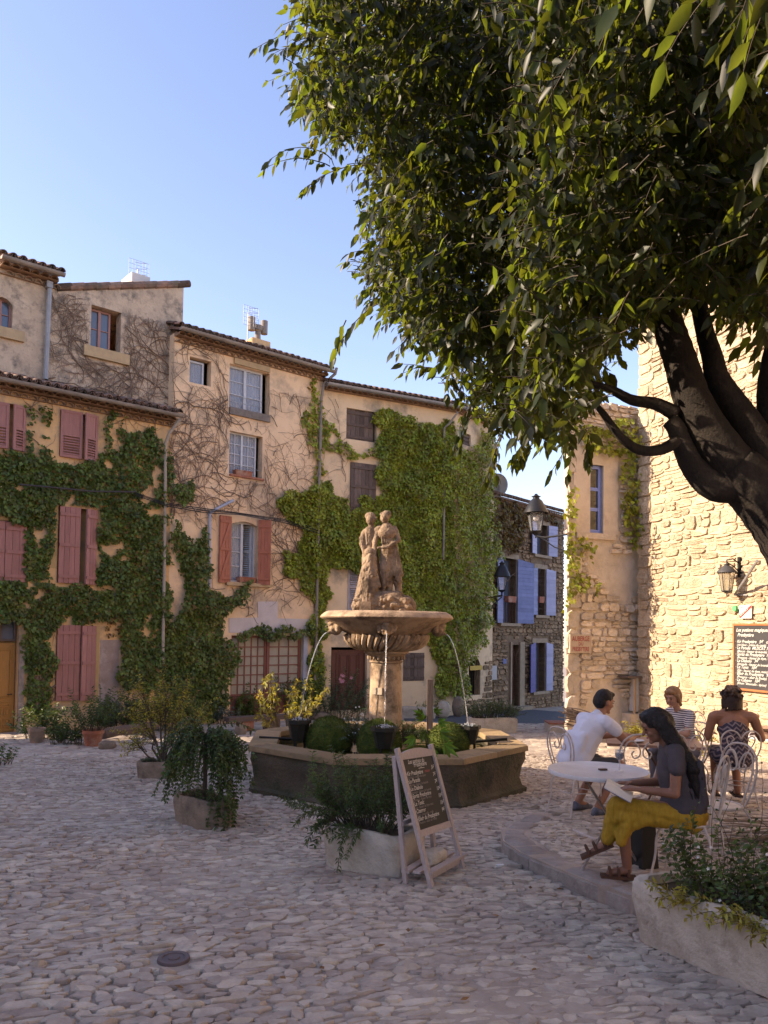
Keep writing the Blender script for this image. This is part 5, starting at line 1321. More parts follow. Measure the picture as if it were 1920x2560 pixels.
limb([TP(1540,420,.5),TP(1400,300,1),TP(1200,260,1.2),TP(960,300,1.3),TP(800,330,1.3)],[px(35),px(28),px(20),px(12),px(6)])
Rt=np.random.default_rng(31)
crown=[(790,-60),(760,30),(740,80),(800,120),(810,160),(745,190),(725,230),(745,320),(800,370),(850,410),(900,440),(900,470),(915,520),(940,560),(900,610),(905,650),(930,700),(905,740),(945,790),(960,850),(1010,890),(1060,900),(1110,980),(1170,1060),(1220,1110),(1290,1130),(1350,1120),(1400,1160),(1440,1120),(1490,1060),(1530,1000),(1560,930),(1600,870),(1650,850),(1700,800),(1760,780),(1800,800),(1850,880),(1900,860),(1990,880),(1990,-60)]
def edge_fall(u,v):
    return in_poly(u,v,crown)
twV=[];twR=[]
lp=[];ld=[];lL=[]; sm=MB(); near=[]
def twig(p,d,n,L,seglen,R,thin=.0035):
    """alternate drooping leaves along an arching twig"""
    pts=[p.copy()]; q=p.copy(); dd=d/np.linalg.norm(d)
    for k in range(n):
        dd=dd+np.array([0,0,-.10])+R.normal(0,.06,3); dd/=np.linalg.norm(dd); q=q+dd*seglen; pts.append(q.copy())
        side=np.cross(dd,[0,0,1]); side/=np.linalg.norm(side)+1e-6; s_=1 if k%2 else -1
        ldir=dd*.45+side*s_*R.uniform(.3,.7)+np.array([0,0,-R.uniform(.15,1.0)])
        lp.append(q+side*s_*.006); ld.append(ldir); lL.append(L*R.uniform(.75,1.15)*(1-.25*(k==n-1)))
    lp.append(q); ld.append(dd+np.array([0,0,-.4])); lL.append(L)
    sm.tube([Vector(x) for x in pts],[thin*(1-.6*i/n) for i in range(n+1)],n=3,cap=False,tint=.5)
cnt=0
tries=0
while cnt<8600 and tries<90000:
    tries+=1
    u=Rt.uniform(700,1990); v=Rt.uniform(-130,1100)
    if not edge_fall(u,v+(75 if u<1450 else 105)): continue
    # distance to outline controls thinning
    m=22
    inner=all(edge_fall(u+a,v+b) for a,b in ((-60,0),(60,0),(0,60),(-45,45),(45,45)))
    Y=Rt.uniform(4.6,8.2) if u<1300 else Rt.uniform(3.5,7.6)
    nn_=mnoise.noise(Vector((u/95,v/95,Y*.8)))
    if not inner and nn_<-.05: continue
    if inner and nn_<-.38: continue
    if v>820 and u>1560 and Y<5.2: Y+=1.4
    if v>760 and 1380<u<1960 and Rt.random()<.45: continue
    p=np.array(P(u,v,Y)); d=Rt.normal(0,1,3); d[2]=abs(d[2])*.25-.15
    if u<1100: d[0]-=.5; u+=0
    twig(p-d/np.linalg.norm(d)*.2,d,int(Rt.integers(6,10)),(.090 if Y<5.2 else .075)*Rt.uniform(.65,1.15),.044,Rt); cnt+=1
# sprays that stand clear of the crown on its left side
for (u0,v0,u1,v1,Y,n,k) in ((850,110,690,60,4.9,12,3),(900,60,730,10,4.9,11,3),(880,90,760,120,4.9,8,2),(830,400,685,322,5.4,12,2),(950,420,745,400,5.4,14,2),(870,330,770,200,5.6,10,4),(900,300,760,250,5.7,10,4),(945,760,860,850,4.7,9,1),(865,800,842,880,4.7,6,1),(960,640,880,610,5.2,8,2),(980,700,900,740,5.2,9,3),(1100,930,1010,930,5.2,7,2),(1180,1040,1150,1120,5.2,7,3),(1250,1090,1225,1180,5.0,7,3),(1330,1120,1310,1160,5,7,3),(1440,1080,1420,1180,4.9,7,2),(1480,1100,1475,1150,4.9,6,2)):
    a=np.array(P(u0,v0,Y)); b=np.array(P(u1,v1,Y)); L_=np.linalg.norm(b-a)
    for j in range(k):
        o_=Rt.normal(0,.04,3)*(j>0); twig(a+o_,(b-a)+Rt.normal(0,.1,3)*L_*(j>0)+np.array([0,0,.45*L_]),n,.085 if Y>4.8 else .095,L_/n*1.05,Rt,thin=.005)
# the part of the crown that spreads overhead, above and beside the frame
for k in range(2600):
    x=Rt.uniform(.4,6.5); y=Rt.uniform(1.0,8.0); z=Rt.uniform(4.9,8.8)
    if (z-1.25-CAMZ)/max(y+.4,.01)<.88 and y>-.3 and abs(x)/(y+.3)<.9: continue
    if (x-1.8)**2/25+(y-2.0)**2/32>1: continue
    twig(np.array([x,y,z]),np.append(Rt.normal(0,1,2),-.1),8,.12,.08,Rt)
for k in range(900):
    y=Rt.uniform(1.0,8.0); x=y*Rt.uniform(.54,.9); z=Rt.uniform(3.4,5.6)
    twig(np.array([x,y,z]),np.append(Rt.normal(0,1,2),-.1),8,.11,.07,Rt)
for k in range(2200):  # further unseen twigs, added to shade the visible crown
    x=Rt.uniform(.2,3.5); y=Rt.uniform(2.6,7.5); z=Rt.uniform(5.0,8.5)
    if (z-.85-CAMZ)/(y+.4)<.87: continue
    twig(np.array([x,y,z]),np.append(Rt.normal(0,1,2),-.1),8,.11,.08,Rt)
lp=np.array(lp);ld=np.array(ld);lL=np.array(lL)
nr=Rt.normal(0,1,lp.shape)+np.array([-.5,-.8,.5])
dist=lp[:,1]/lL; inview=(np.abs(lp[:,0]/lp[:,1])<.48)&((lp[:,2]-CAMZ)/lp[:,1]<.78)&((lp[:,2]-CAMZ)/lp[:,1]>.12)
order=np.argsort(dist+1e3*(~inview)); big=order[:300]; rest=np.setdiff1d(np.arange(len(lp)),big)
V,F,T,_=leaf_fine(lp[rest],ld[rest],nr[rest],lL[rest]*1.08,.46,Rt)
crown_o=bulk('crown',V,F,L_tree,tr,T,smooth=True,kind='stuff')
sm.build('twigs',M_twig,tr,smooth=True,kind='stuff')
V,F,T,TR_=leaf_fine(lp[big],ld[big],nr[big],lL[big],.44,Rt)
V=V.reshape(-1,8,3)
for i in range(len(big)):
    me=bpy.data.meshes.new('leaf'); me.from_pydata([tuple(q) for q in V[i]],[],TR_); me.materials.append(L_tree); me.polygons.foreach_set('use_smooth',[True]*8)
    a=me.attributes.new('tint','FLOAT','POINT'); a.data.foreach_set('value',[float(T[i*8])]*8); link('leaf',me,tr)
print('tree leaves',len(lp))
# ================================================================ planted things
def trough(name,label,c,size,rz,hgt,mt,group='stone planters of the square',wall_=.07,r_=.12,lift=.0,belly=.0):
    """rounded rectangular stone trough with soil, c = ground point at its middle"""
    t=empty(name,c,label,'stone planter',group); w,d=size; seg=5; mb=MB()
    def ring(w_,d_,z,rr_,jit=0):
        out=[]
        for cx,cy,a0 in ((1,1,0),(-1,1,PI/2),(-1,-1,PI),(1,-1,1.5*PI)):
            for k in range(seg+1):
                a=a0+PI/2*k/seg; out.append(Vector(((w_/2-rr_)*cx+rr_*math.cos(a),(d_/2-rr_)*cy+rr_*math.sin(a),z)))
        # extra points along the long sides for a wavy rim
        res=[]
        for i,p in enumerate(out):
            q=out[(i+1)%len(out)]; res.append(p)
            if (q-p).length>.15:
                m_=max(2,int((q-p).length/.09))
                for j in range(1,m_): res.append(p.lerp(q,j/m_))
        return res
    levels=[(w*.95-belly,d*.91-belly,0,r_),(w*.96,d*.94,hgt*.25,r_),(w,d,hgt*.7,r_),(w*.99,d*.99,hgt*.93,r_),(w*.96,d*.95,hgt,r_*.9),(w-2*wall_,d-2*wall_,hgt-.005,max(.02,r_-wall_*.6)),(w-2.1*wall_,d-2.1*wall_,hgt-.09,max(.02,r_-wall_*.6))]
    base=ring(*levels[0]); K=len(base); vs=[]; RR=random.Random(int(w*1000))
    for w_,d_,z,rr_ in levels:
        sx,sy=w_/levels[0][0],d_/levels[0][1]
        for i,p in enumerate(base):
            e=.008*math.sin(i*1.9+z*11)+RR.uniform(-.004,.004)
            zz=z+(.012*math.sin(i*.55+1)+RR.uniform(-.003,.003) if z>hgt*.8 else 0)
            vs.append(Vector((p.x*sx*(1+e/ max(w_,.1)),p.y*sy*(1+e/max(d_,.1)),zz+lift)))
    fs=[(i*K+k,i*K+(k+1)%K,(i+1)*K+(k+1)%K,(i+1)*K+k) for i in range(len(levels)-1) for k in range(K)]; fs.append(tuple(range(K-1,-1,-1)))
    mb.add(vs,fs); M_=Matrix.Translation(c)@Matrix.Rotation(rz,4,'Z')
    # follow ground slope
    gy=math.atan(-SL); M_=Matrix.Translation(c)@Matrix.Rotation(gy,4,'X')@Matrix.Rotation(rz,4,'Z')
    mb.xf(M_); mb.build('trough_body',mt,t)
    mb=MB(); sp=[Vector((p.x*(w-2*wall_)/levels[0][0],p.y*(d-2*wall_)/levels[0][1],hgt-.05+lift)) for p in base]; mb.add(sp,[tuple(range(K))]); mb.xf(M_); mb.build('soil',M_soil,t)
    return t,M_
def bush(name,label,cat,M_,stems_,leaf,mt,R,group=None,seg=.05,droop=.06,ldroop=.2,wr=.4,per=2,thin=.005,base=None,up=.5,smat=None,updir=None):
    """stems_: list of (p0 local, direction, length). leaves all along. one thing with stems + foliage"""
    c=M_@Vector(base or (0,0,0)); t=empty(name,c,label,cat,group); P_=[];D_=[];mb=MB()
    R3=M_.to_3x3()
    for p0,d,L in stems_:
        q=np.array(M_@Vector(p0)); dd=np.array(R3@Vector(d)); dd/=np.linalg.norm(dd); n=max(3,int(L/seg)); pts=[Vector(q)]
        for k in range(n):
            dd=dd+np.array([0,0,-droop])+R.normal(0,.10,3); dd/=np.linalg.norm(dd); q=q+dd*seg; pts.append(Vector(q))
            if k<n*.18: continue
            for j in range(per):
                v_=R.normal(0,1,3); v_-=dd*np.dot(v_,dd); v_/=np.linalg.norm(v_)+1e-6
                P_.append(q+R.normal(0,.004,3)); D_.append(dd*up+v_*.8+np.array([0,0,-ldroop]))
        mb.tube(pts,[thin*(1-.7*i/n) for i in range(n+1)],n=4,cap=False)
    P_=np.array(P_);D_=np.array(D_); V,F,T=leaf_geo(P_,D_,R.normal(0,.5,P_.shape)+np.array([0,-.3,1]),R.uniform(leaf[0],leaf[1],len(P_)),wr,R,fold=.15,droop=.1)
    bulk('foliage',V,F,mt,t,T,kind='stuff'); mb.build('stems',smat or M_twig,t,kind='stuff')
    return t
def fan(R,n,area,L,spread=.6,z=0,bias=(0,0),centre=(0,0)):
    out=[]
    for k in range(n):
        x,y=R.uniform(-area[0],area[0]),R.uniform(-area[1],area[1])
        out.append(((x+centre[0],y+centre[1],z),(x/max(area[0],.01)*spread+R.normal(0,.22)+bias[0],y/max(area[1],.01)*spread+R.normal(0,.22)+bias[1],1.0),R.uniform(*L)))
    return out
M_trA=mat('pale_trough_stone',(.55,.48,.39),(.36,.30,.235),(.46,.40,.32),scale=5,bump=1.0,bscale=28,tintamt=0,stain=(.24,.19,.14),stain_s=4,stain_lo=.55,stain_hi=.75,bdist=.015)
M_trB=mat('brown_trough_stone',(.33,.25,.18),(.18,.13,.095),(.26,.195,.14),scale=4,bump=.8,bscale=45,tintamt=0,stain=(.12,.09,.07),stain_s=3,bdist=.015)
Rb=np.random.default_rng(5)
# P1 the long trough at the lower right corner
a=PG(1606,2366,0); b=PG(1920,2508,0)
dv=(b-a); ang=math.atan2(dv.y,dv.x); L1=2.3; c=a+dv.normalized()*(L1/2-.12)+Vector((math.sin(ang)*-1,math.cos(ang),0))*.25; c.z=G(c.x,c.y)
t1,M1=trough('stone_trough','long pale stone trough full of leafy stems at the lower right corner',c,(L1,.52),ang,.36,M_trA,lift=.015,wall_=.07,r_=.07)
bush('trough_shrub','tangle of fine leafy stems with small white flowers in the long trough','shrub',M1,fan(Rb,230,(.86,.16),(.15,.58),spread=.28,z=.28,centre=(.14,0)),(.028,.052),L_shrub,Rb,wr=.5,per=3,seg=.028,droop=.012,thin=.003,group='planting in the stone troughs')
bush('trailing_shrub','low olive tinged sprigs trailing over the front rim of the long trough','shrub',M1,[((Rb.uniform(-.9,.6),-.17,.33),(Rb.normal(0,.3),-.7,.55),Rb.uniform(.12,.28)) for k in range(70)],(.025,.05),L_yel,Rb,wr=.4,per=3,seg=.03,droop=.12,thin=.003,group='planting in the stone troughs')
bush('tall_weed','thin straggling stems with sparse leaves rising above the long trough','shrub',M1,[((Rb.uniform(-.9,.9),Rb.uniform(-.1,.12),.32),(Rb.normal(0,.12),Rb.normal(0,.15),1),Rb.uniform(.6,.98)) for k in range(20)],(.02,.035),L_shrub,Rb,wr=.5,per=1,seg=.05,droop=.005,thin=.003,group='planting in the stone troughs')
def petals(label,pts,mt,name='white_flower',r_=.010):
    t=empty('flower_sprinkle',pts[0],label,'flowers')
    for p in pts:
        mb=MB()
        for k in range(5):
            a=2*PI*k/5+p.x*9; d=Vector((math.cos(a),-.3,math.sin(a))); s_=Vector((-math.sin(a),0,math.cos(a)))
            mb.add([p,p+d*r_*.6+s_*r_*.35,p+d*r_,p+d*r_*.6-s_*r_*.35],[(0,1,2,3)])
        mb.build(name,mt,t,smooth=False)
M_petal=solid('white_petal',(.75,.74,.70)); M_ppetal=solid('pink_petal',(.55,.25,.30))
petals('small white flowers dotted through the long trough planting',[M1@Vector((Rb.uniform(-1.05,.5),Rb.uniform(-.3,-.1),Rb.uniform(.36,.72))) for k in range(26)],M_petal)
# P2 trough beside the easel
a=PG(812,2118); b=PG(1010,2205); e=PG(1105,2145)
dv=(b-a); ang=math.atan2(dv.y,dv.x)
c=Vector((-.05,6.29,G(0,6.29))); ang=rad(-30)
t2,M2=trough('stone_trough','pale stone trough with a dark feathery shrub directly behind the chalkboard easel',c,(.74,.50),ang,.32,M_trA,wall_=.06,r_=.10,lift=.01)
bush('juniper_shrub','dark feathery juniper like shrub in the trough behind the easel','shrub',M2,fan(Rb,85,(.24,.12),(.36,.70),spread=.55,z=.30,bias=(-.12,0),centre=(-.06,0)),(.03,.05),L_shrub,Rb,wr=.22,per=7,seg=.028,droop=.012,thin=.005,group='planting in the stone troughs')
bush('trailing_shrub','sprigs of the dark shrub hanging over the rim of the easel trough','shrub',M2,[((Rb.uniform(-.2,.2)-.1,-.18,.33),(Rb.normal(0,.2),-.8,.35),Rb.uniform(.2,.42)) for k in range(12)]+[((-.35,.0,.32),(-.9,Rb.normal(0,.3),.35),Rb.uniform(.12,.25)) for k in range(10)],(.03,.05),L_shrub,Rb,wr=.25,per=6,seg=.028,droop=.11,thin=.003,group='planting in the stone troughs')
# P3 rounded trough with weeping shrub
c=Vector((-1.77,7.85,G(0,7.85))); t3,M3=trough('stone_trough','rounded brown stone trough holding the weeping shrub on a single dark stem',c,(.78,.42),rad(-50),.28,M_trB,wall_=.06,r_=.17)
st_=[]
top=(0.0,0,.86)
for k in range(120):
    a=Rb.uniform(0,2*PI); st_.append((top,(math.cos(a),math.sin(a)*.8,Rb.uniform(.2,1.0)),Rb.uniform(.35,.70)))
for k in range(16): st_.append(((.05,0,.84),(.8,Rb.normal(0,.2),.35),Rb.uniform(.8,1.15)))
for k in range(10): st_.append(((-.05,0,.82),(-.8,Rb.normal(0,.25),.4),Rb.uniform(.7,.95)))
t=bush('weeping_shrub','weeping small leaved shrub trained like an umbrella over its rounded trough','shrub',M3,st_,(.028,.05),L_shrub,Rb,wr=.5,per=5,seg=.035,droop=.17,thin=.004,base=(0,0,.3))
mb=MB(); mb.tube([M3@Vector(q) for q in ((0,0,.2),(.01,.0,.45),(-.01,0,.65),(.0,0,.87))],[.028,.022,.02,.018],n=8); mb.build('trunk',M_twig,t)
bush('trough_herb','low bushy green growth at the foot of the weeping shrub','shrub',M3,fan(Rb,50,(.2,.1),(.06,.14),z=.24),(.02,.035),L_shrub,Rb,wr=.4,per=3,seg=.03,thin=.003)
# P4 small trough with yellow green tree
c=PG(392,1948); t4,M4=trough('stone_trough','small brown stone trough under the yellow green leaning shrub',c,(.50,.32),rad(-12),.25,M_trB,wall_=.05,r_=.08)
bush('moss_mat','mat of low greenery filling the small brown trough','ground cover',M4,fan(Rb,90,(.17,.09),(.03,.06),z=.22),(.015,.03),L_lav,Rb,wr=.4,per=3,seg=.02,thin=.002)
def worldstems(root,ends,R,k,L,spread=.35):
    out=[]
    for e in ends:
        for j in range(k):
            d=np.array(e)-np.array(root)+R.normal(0,spread,3)*.6; out.append((tuple(np.array(root)+(np.array(e)-np.array(root))*R.uniform(.5,.95)),tuple(d),R.uniform(*L)))
    return out
I4=Matrix.Identity(4)
def crownbush(name,label,root,ends,mt,R,k=9,L=(.2,.45),leaf=(.035,.06),cat='shrub',trunk=.018,wr=.45,per=3,seg=.04,group=None,up=.4,spread=.35):
    t=bush(name,label,cat,I4,worldstems(root,ends,R,k,L,spread),leaf,mt,R,wr=wr,per=per,seg=seg,droop=.03,thin=.004,base=root,group=group,up=up)
    mb=MB()
    for e in ends:
        m_=Vector(root).lerp(Vector(e),.5)+Vector(R.normal(0,.04,3)); mb.tube([root,m_,Vector(root).lerp(Vector(e),.85)],[trunk,trunk*.7,trunk*.35],n=6)
    mb.build('branch',M_twig,t); return t
r4=M4@Vector((.08,0,.2)); Y4=r4.y
crownbush('leaning_shrub','open shrub with yellow sunlit tips leaning from the small brown trough',r4,[P(360,1735,Y4),P(400,1760,Y4+.2),P(440,1780,Y4),P(500,1775,Y4-.1),P(380,1840,Y4),P(440,1840,Y4+.2),P(350,1790,Y4+.2),P(460,1740,Y4+.3),P(330,1850,Y4),P(415,1730,Y4+.2)],L_yel,Rb,k=20,L=(.18,.42),leaf=(.035,.055),wr=.4,spread=.4)  # leaf colour set yellow in place of sunlight on the tips
# two sunlit small trees behind the basin on the left
rA=PG(700,1835); crownbush('sunlit_tree','small crooked tree with sunlit yellow leaves in front of the glazed shop doors',rA,[P(660,1690,12.6),P(640,1720,12.8),P(655,1750,12.6),P(640,1780,12.6),P(670,1665,12.7),P(690,1700,12.8)],L_yel,Rb,k=9,L=(.18,.38),leaf=(.06,.10),trunk=.022,wr=.45,per=2,seg=.06)
rB=PG(722,1842); crownbush('sunlit_tree','small forked tree with sunlit leaves left of the fountain column',rB,[P(745,1680,12.3),P(730,1710,12.4),P(775,1690,12.3),P(800,1700,12.3),P(815,1720,12.2),P(800,1750,12.4),P(770,1740,12.2),P(725,1755,12.3)],L_yel,Rb,k=9,L=(.18,.38),leaf=(.06,.10),trunk=.022,wr=.45,per=2,seg=.06)
# potted and bedded greenery along the house fronts
def terracotta(u,v,w,h,label,plant=None,mt=None,kind='round'):
    c=PG(u,v); R_=w/2*c.y/FOC; H_=h*c.y/FOC
    t=empty('flower_pot',c,label,'flower pot','terracotta pots by the house fronts'); mb=MB()
    mb.lathe([(R_*.68,0),(R_*.9,H_*.78),(R_*.92,H_*.8),(R_*1.02,H_*.8),(R_*1.02,H_),(R_*.9,H_),(R_*.86,H_*.85),(.01,H_*.85)],c=c,n=20); mb.build('pot_body',mt or M_terra,t)
    return c+Vector((0,0,H_*.85)),R_
M_terra2=mat('faded_terracotta',(.34,.23,.16),(.22,.15,.11),(.30,.20,.14),scale=5,bump=.3,tintamt=0,stain=(.2,.19,.12),stain_s=6)
q,R_=terracotta(91,1858,42,38,'faded round terracotta pot in front of the creeper by the honey door',mt=M_terra2)
bush('potted_seedling','single small sprig in the faded pot near the honey door','plant',Matrix.Translation(q),[((0,0,0),(0,0,1),.28)],(.05,.07),L_yel,Rb,per=3,seg=.04)
q,R_=terracotta(232,1867,52,42,'orange terracotta pot left of the old beam bench')
bush('potted_shrub','bushy green shrub in the orange pot left of the beam bench','shrub',Matrix.Translation(q),fan(Rb,40,(.15,.15),(.5,.95),spread=.5),(.05,.08),L_shrub,Rb,per=4,seg=.05,droop=.02,wr=.35)
q,R_=terracotta(262,1812,44,20,'half hidden terracotta pot behind the orange one')
q,R_=terracotta(630,1792,26,22,'small terracotta pot in front of the shop door panel')
q,R_=terracotta(838,1790,20,22,'little orange pot by the foot of the dark door')
q,R_=terracotta(555,1768,22,14,'small orange pot below the creeper left of the shop doors')
def bed(label,u0,u1,v0,v1,mt,n,leaf,L,wr=.4,spread=.4,Y=None,name='shrub_mass',cat='shrub',per=4,seg=.05):
    pb=PG((u0+u1)/2,v1); w=(u1-u0)/2*pb.y/FOC; H=(v1-v0)*pb.y/FOC
    st=[]
    for k in range(n):
        x=Rb.uniform(-w,w); st.append(((x,Rb.uniform(-.15,.15),0),(Rb.normal(0,.25)+spread*x/w*.5,Rb.normal(0,.25),1),H*Rb.uniform(*L)*(1-.35*abs(x/w)**2)))
    return bush(name,label,cat,Matrix.Translation(pb),st,leaf,mt,Rb,per=per,seg=seg,droop=.02,wr=wr,group='greenery along the house fronts')
bed('dark leafy shrub behind the faded pot by the honey door',62,150,1750,1850,L_shrub,45,(.05,.09),(.6,1.1))
bed('low creeping green plants between the two terracotta pots',130,225,1805,1862,L_shrub,60,(.05,.09),(.5,1.1))
bed('silver grey bushy plant behind the beam bench',262,345,1722,1830,L_grey,70,(.05,.09),(.6,1.1))
bed('tall dusky shrub against the wall behind the leaning shrub',335,480,1690,1830,L_ivyd,75,(.06,.1),(.6,1.1))
bed('silver foliage plant at the left end of the stone bench',540,575,1760,1812,L_grey,30,(.05,.08),(.6,1.1))
bed('dark leafy bush at the left edge of the shop doors',566,640,1712,1806,L_ivyd,50,(.06,.1),(.6,1.1))
bed('tall leafy oleander in front of the shop doors',625,740,1650,1800,L_ivyd,42,(.09,.14),(.6,1.1),wr=.25)
bed('low green plants with white flowers beside the dark door',745,800,1740,1800,L_shrub,40,(.05,.08),(.6,1.1))
bed('tall feathery bush with pink blossoms in front of the dark door',805,900,1655,1800,L_lav,60,(.05,.09),(.5,1.1),wr=.25)
petals('pink blossoms on the feathery bush before the dark door',[P(Rb.uniform(845,880),Rb.uniform(1685,1705),PG(850,1800).y-.3) for k in range(7)],M_ppetal,'pink_flower',.05)
bed('low greenery at the foot of the cream house',1010,1120,1740,1790,L_ivyd,45,(.05,.09),(.5,1.1))
bed('small plant clump in the left edge of the picture',-60,22,1855,1915,L_shrub,30,(.04,.07),(.6,1.1))
bed('yellow green clump against the foot of the golden wall',1722,1795,1838,1895,L_yel,55,(.04,.08),(.6,1.1))
bed('bright tuft beside the stone plinth below the meter cabinet',1575,1605,1800,1865,L_yel,22,(.06,.1),(.6,1.1))
bed('small green sprig growing from the annex wall foot',1535,1556,1690,1740,L_ivyd,14,(.05,.08),(.6,1.1)).location.z+=0
# planting inside the basin
bush('basin_shrub','airy grey green shrub with tiny white flowers between the moss domes','shrub',Matrix.Translation(P(893,1860,10.35)),fan(Rb,70,(.16,.16),(.25,.55),spread=.6),(.025,.045),L_lav,Rb,per=4,seg=.03,wr=.3)
bush('basin_shrub','dark loose greenery at the foot of the column right side','shrub',Matrix.Translation(P(1010,1860,10.3)),fan(Rb,45,(.12,.12),(.2,.42),spread=.6),(.025,.045),L_shrub,Rb,per=4,seg=.03,wr=.3)
petals('tiny white flowers among the basin shrub',[P(Rb.uniform(860,935),Rb.uniform(1765,1840),10.15) for k in range(30)],M_petal,r_=.012)
fig=empty('fig_plant',P(1072,1880,9.3),'young plant with large lobed bright leaves beside the chalkboard easel','plant')
mb=MB(); base=P(1085,2010,8.75); mb.tube([P(1072,1905,9.0),P(1070,1850,9.0),P(1068,1790,9.0)],[.012,.01,.006],n=6); mb.build('stem',M_twig,fig)
L_fig=leafmat('fig_leaf',(.10,.17,.03),(.06,.11,.02),tr=.4,trc=(2.2,2.2,.6))
for (u,v,a0,sz_) in ((1040,1845,3.4,.17),(1100,1830,-.2,.18),(1055,1785,2.6,.13),(1085,1780,.5,.12),(1110,1860,-.6,.2),(1035,1870,3.7,.17),(1060,1800,2.2,.14),(1095,1805,.1,.14),(1118,1975,-.5,.15),(1080,1870,-1.5,.15),(1065,1830,4.2,.14),(1118,1935,-1.2,.14)):
    c=P(u,v,8.95); mb=MB()
    for da,l_ in ((-.95,.6),(-.48,.85),(0,1.0),(.48,.85),(.95,.6)):
        a=a0+da; d=Vector((math.cos(a),-.25,math.sin(a)-.15)); s_=Vector((-math.sin(a),0,math.cos(a))); L_=sz_*l_
        mb.add([c,c+d*L_*.5+s_*L_*.15,c+d*L_,c+d*L_*.5-s_*L_*.15,c+d*L_*.5+Vector((0,.012,0))],[(0,4,1),(4,2,1),(0,3,4),(4,3,2)],Rb.random())
    mb.build('leaf',L_fig,fig,smooth=False)
mb=MB(); mb.box(P(1075,1760,9.9),(.075,.06,.62)); pt=tag(mb.build('wooden_post',M_oldwood,smooth=False),'short weathered wooden post standing in the basin behind the lobed plant','post')
# background planters
c=PG(1229,1832); t5,M5=trough('stone_trough','pale stone trough with lavender in front of the far blue shuttered house',c,(1.15,.45),rad(3),.36,M_trA,wall_=.06,r_=.06)
bush('lavender','rounded grey green lavender bush in the far stone trough','shrub',M5,fan(Rb,150,(.42,.14),(.3,.55),spread=.7,z=.3),(.06,.10),L_lav,Rb,per=3,seg=.05,wr=.12,up=1.2)
c=PG(1025,1795); t6,M6=trough('stone_trough','long pale stone trough half hidden behind the fountain column',c,(1.5,.45),rad(2),.32,M_trA,wall_=.06,r_=.06)
# ================================================================ chalkboard easel
M_easel=mat('grey_easel_wood',(.48,.40,.37),(.34,.275,.25),scale=8,bump=.4,tintamt=.15,streak=(20,20,2),coord='Geometry')
M_slate=solid('slate',(.016,.016,.018),rough=.55); M_chalk=solid('chalk',(.62,.60,.56),rough=.9,bump=0); M_chalkd=solid('faint_chalk',(.22,.20,.20),rough=.9,bump=0); M_redchalk=solid('red_chalk',(.40,.10,.10),rough=.9,bump=0)
def text_on(parent,s,O,X,Yd,N_,x,y,h,mt,shear=.35,name='chalk_writing',align='LEFT',sx=1.0,lift=.003):
    """text at (x right, y down) on a board with origin O and axes X (right), Yd (down)"""
    cu=bpy.data.curves.new(name,'FONT'); cu.body=s; cu.size=h; cu.shear=shear; cu.align_x=align; cu.offset=h*.012; cu.resolution_u=2
    o=bpy.data.objects.new('t',cu); COL.objects.link(o); dg=bpy.context.evaluated_depsgraph_get(); me=bpy.data.meshes.new_from_object(o.evaluated_get(dg)); bpy.data.objects.remove(o)
    m=Matrix.Identity(4); m.col[0]=(*(X*sx),0); m.col[1]=(*(-Yd),0); m.col[2]=(*N_,0); m.col[3]=(*(O+X*x+Yd*y+N_*lift),1)
    me.transform(m); me.materials.clear(); me.materials.append(mt); me.name=name
    return link(name,me,parent)
LT,LB=P(992,1871,5.75),PG(1081,2227); RT_,RB=P(1076,1861,6.25),PG(1159,2179)
es=empty('chalkboard_easel',(LB+RB)/2,'grey wooden A-frame easel with a chalked drinks menu','menu board')
def bar(a,b,w,d,N_,mt,name,parent,tint=.5):
    a,b=Vector(a),Vector(b); z=(b-a).normalized(); x=N_.cross(z).normalized(); y=z.cross(x); m=Matrix((x,y,z)).transposed(); mb=MB(); mb.box((a+b)/2,(w,d,(b-a).length),M=m,tint=tint); return mb.build(name,mt,parent,smooth=False)
EX=(RT_-LT).normalized(); EYl=(LB-LT); EYd=EYl.normalized(); EN=EX.cross(EYd).normalized()
if EN.y>0: EN=-EN
bar(LT,LB,.042,.03,EN,M_easel,'leg',es); bar(RT_,RB,.042,.03,EN,M_easel,'leg',es)
BL_,BR_=PG(1015,2214),PG(1085,2162)
bar(LT.lerp(LB,.05)-EN*.035,BL_,.035,.03,EN,M_easel,'leg',es); bar(RT_.lerp(RB,.05)-EN*.035,BR_,.035,.03,EN,M_easel,'leg',es)
bar(BL_.lerp(LT,.45),BR_.lerp(RT_,.45),.03,.018,EN,M_easel,'cross_bar',es)
Lf=EYl.length; Wd=(RT_-LT).length
TLb=LT.lerp(LB,.085); BLb=LT.lerp(LB,.585)
mb=MB(); W2=Wd-.04
def bp(x,y,n): return LT+EX*(.02+x)+EYd*y+EN*n
y0,y1=.085*Lf,.585*Lf
def slab(mb,x0,x1,ya,yb,n0,n1,top=None):
    pts=[(x0,ya),(x1,ya),(x1,yb),(x0,yb)]
    vs=[bp(x,y,n) for n in (n0,n1) for x,y in pts]; mb.add(vs,[(3,2,1,0),(4,5,6,7),(0,1,5,4),(1,2,6,5),(2,3,7,6),(3,0,4,7)])
slab(mb,0.002,W2-.002,y0,y1,-.012,.0); mb.build('board',M_slate,es,smooth=False)
mb=MB(); slab(mb,0.0,W2,y1,y1+.05,-.014,.012); mb.build('rail',M_easel,es,smooth=False)
mb=MB(); K=10; vs=[]
for n in (-.012,.012):
    for k in range(K+1): vs.append(bp(W2*k/K,y0-.045-.030*math.sin(PI*k/K),n))
    for k in range(K,-1,-1): vs.append(bp(W2*k/K,y0,n))
K2=2*(K+1); mb.add(vs,[tuple(range(K2-1,-1,-1)),tuple(range(K2,2*K2))]+[(i,(i+1)%K2,K2+(i+1)%K2,K2+i) for i in range(K2)]); mb.build('rail',M_easel,es,smooth=False)
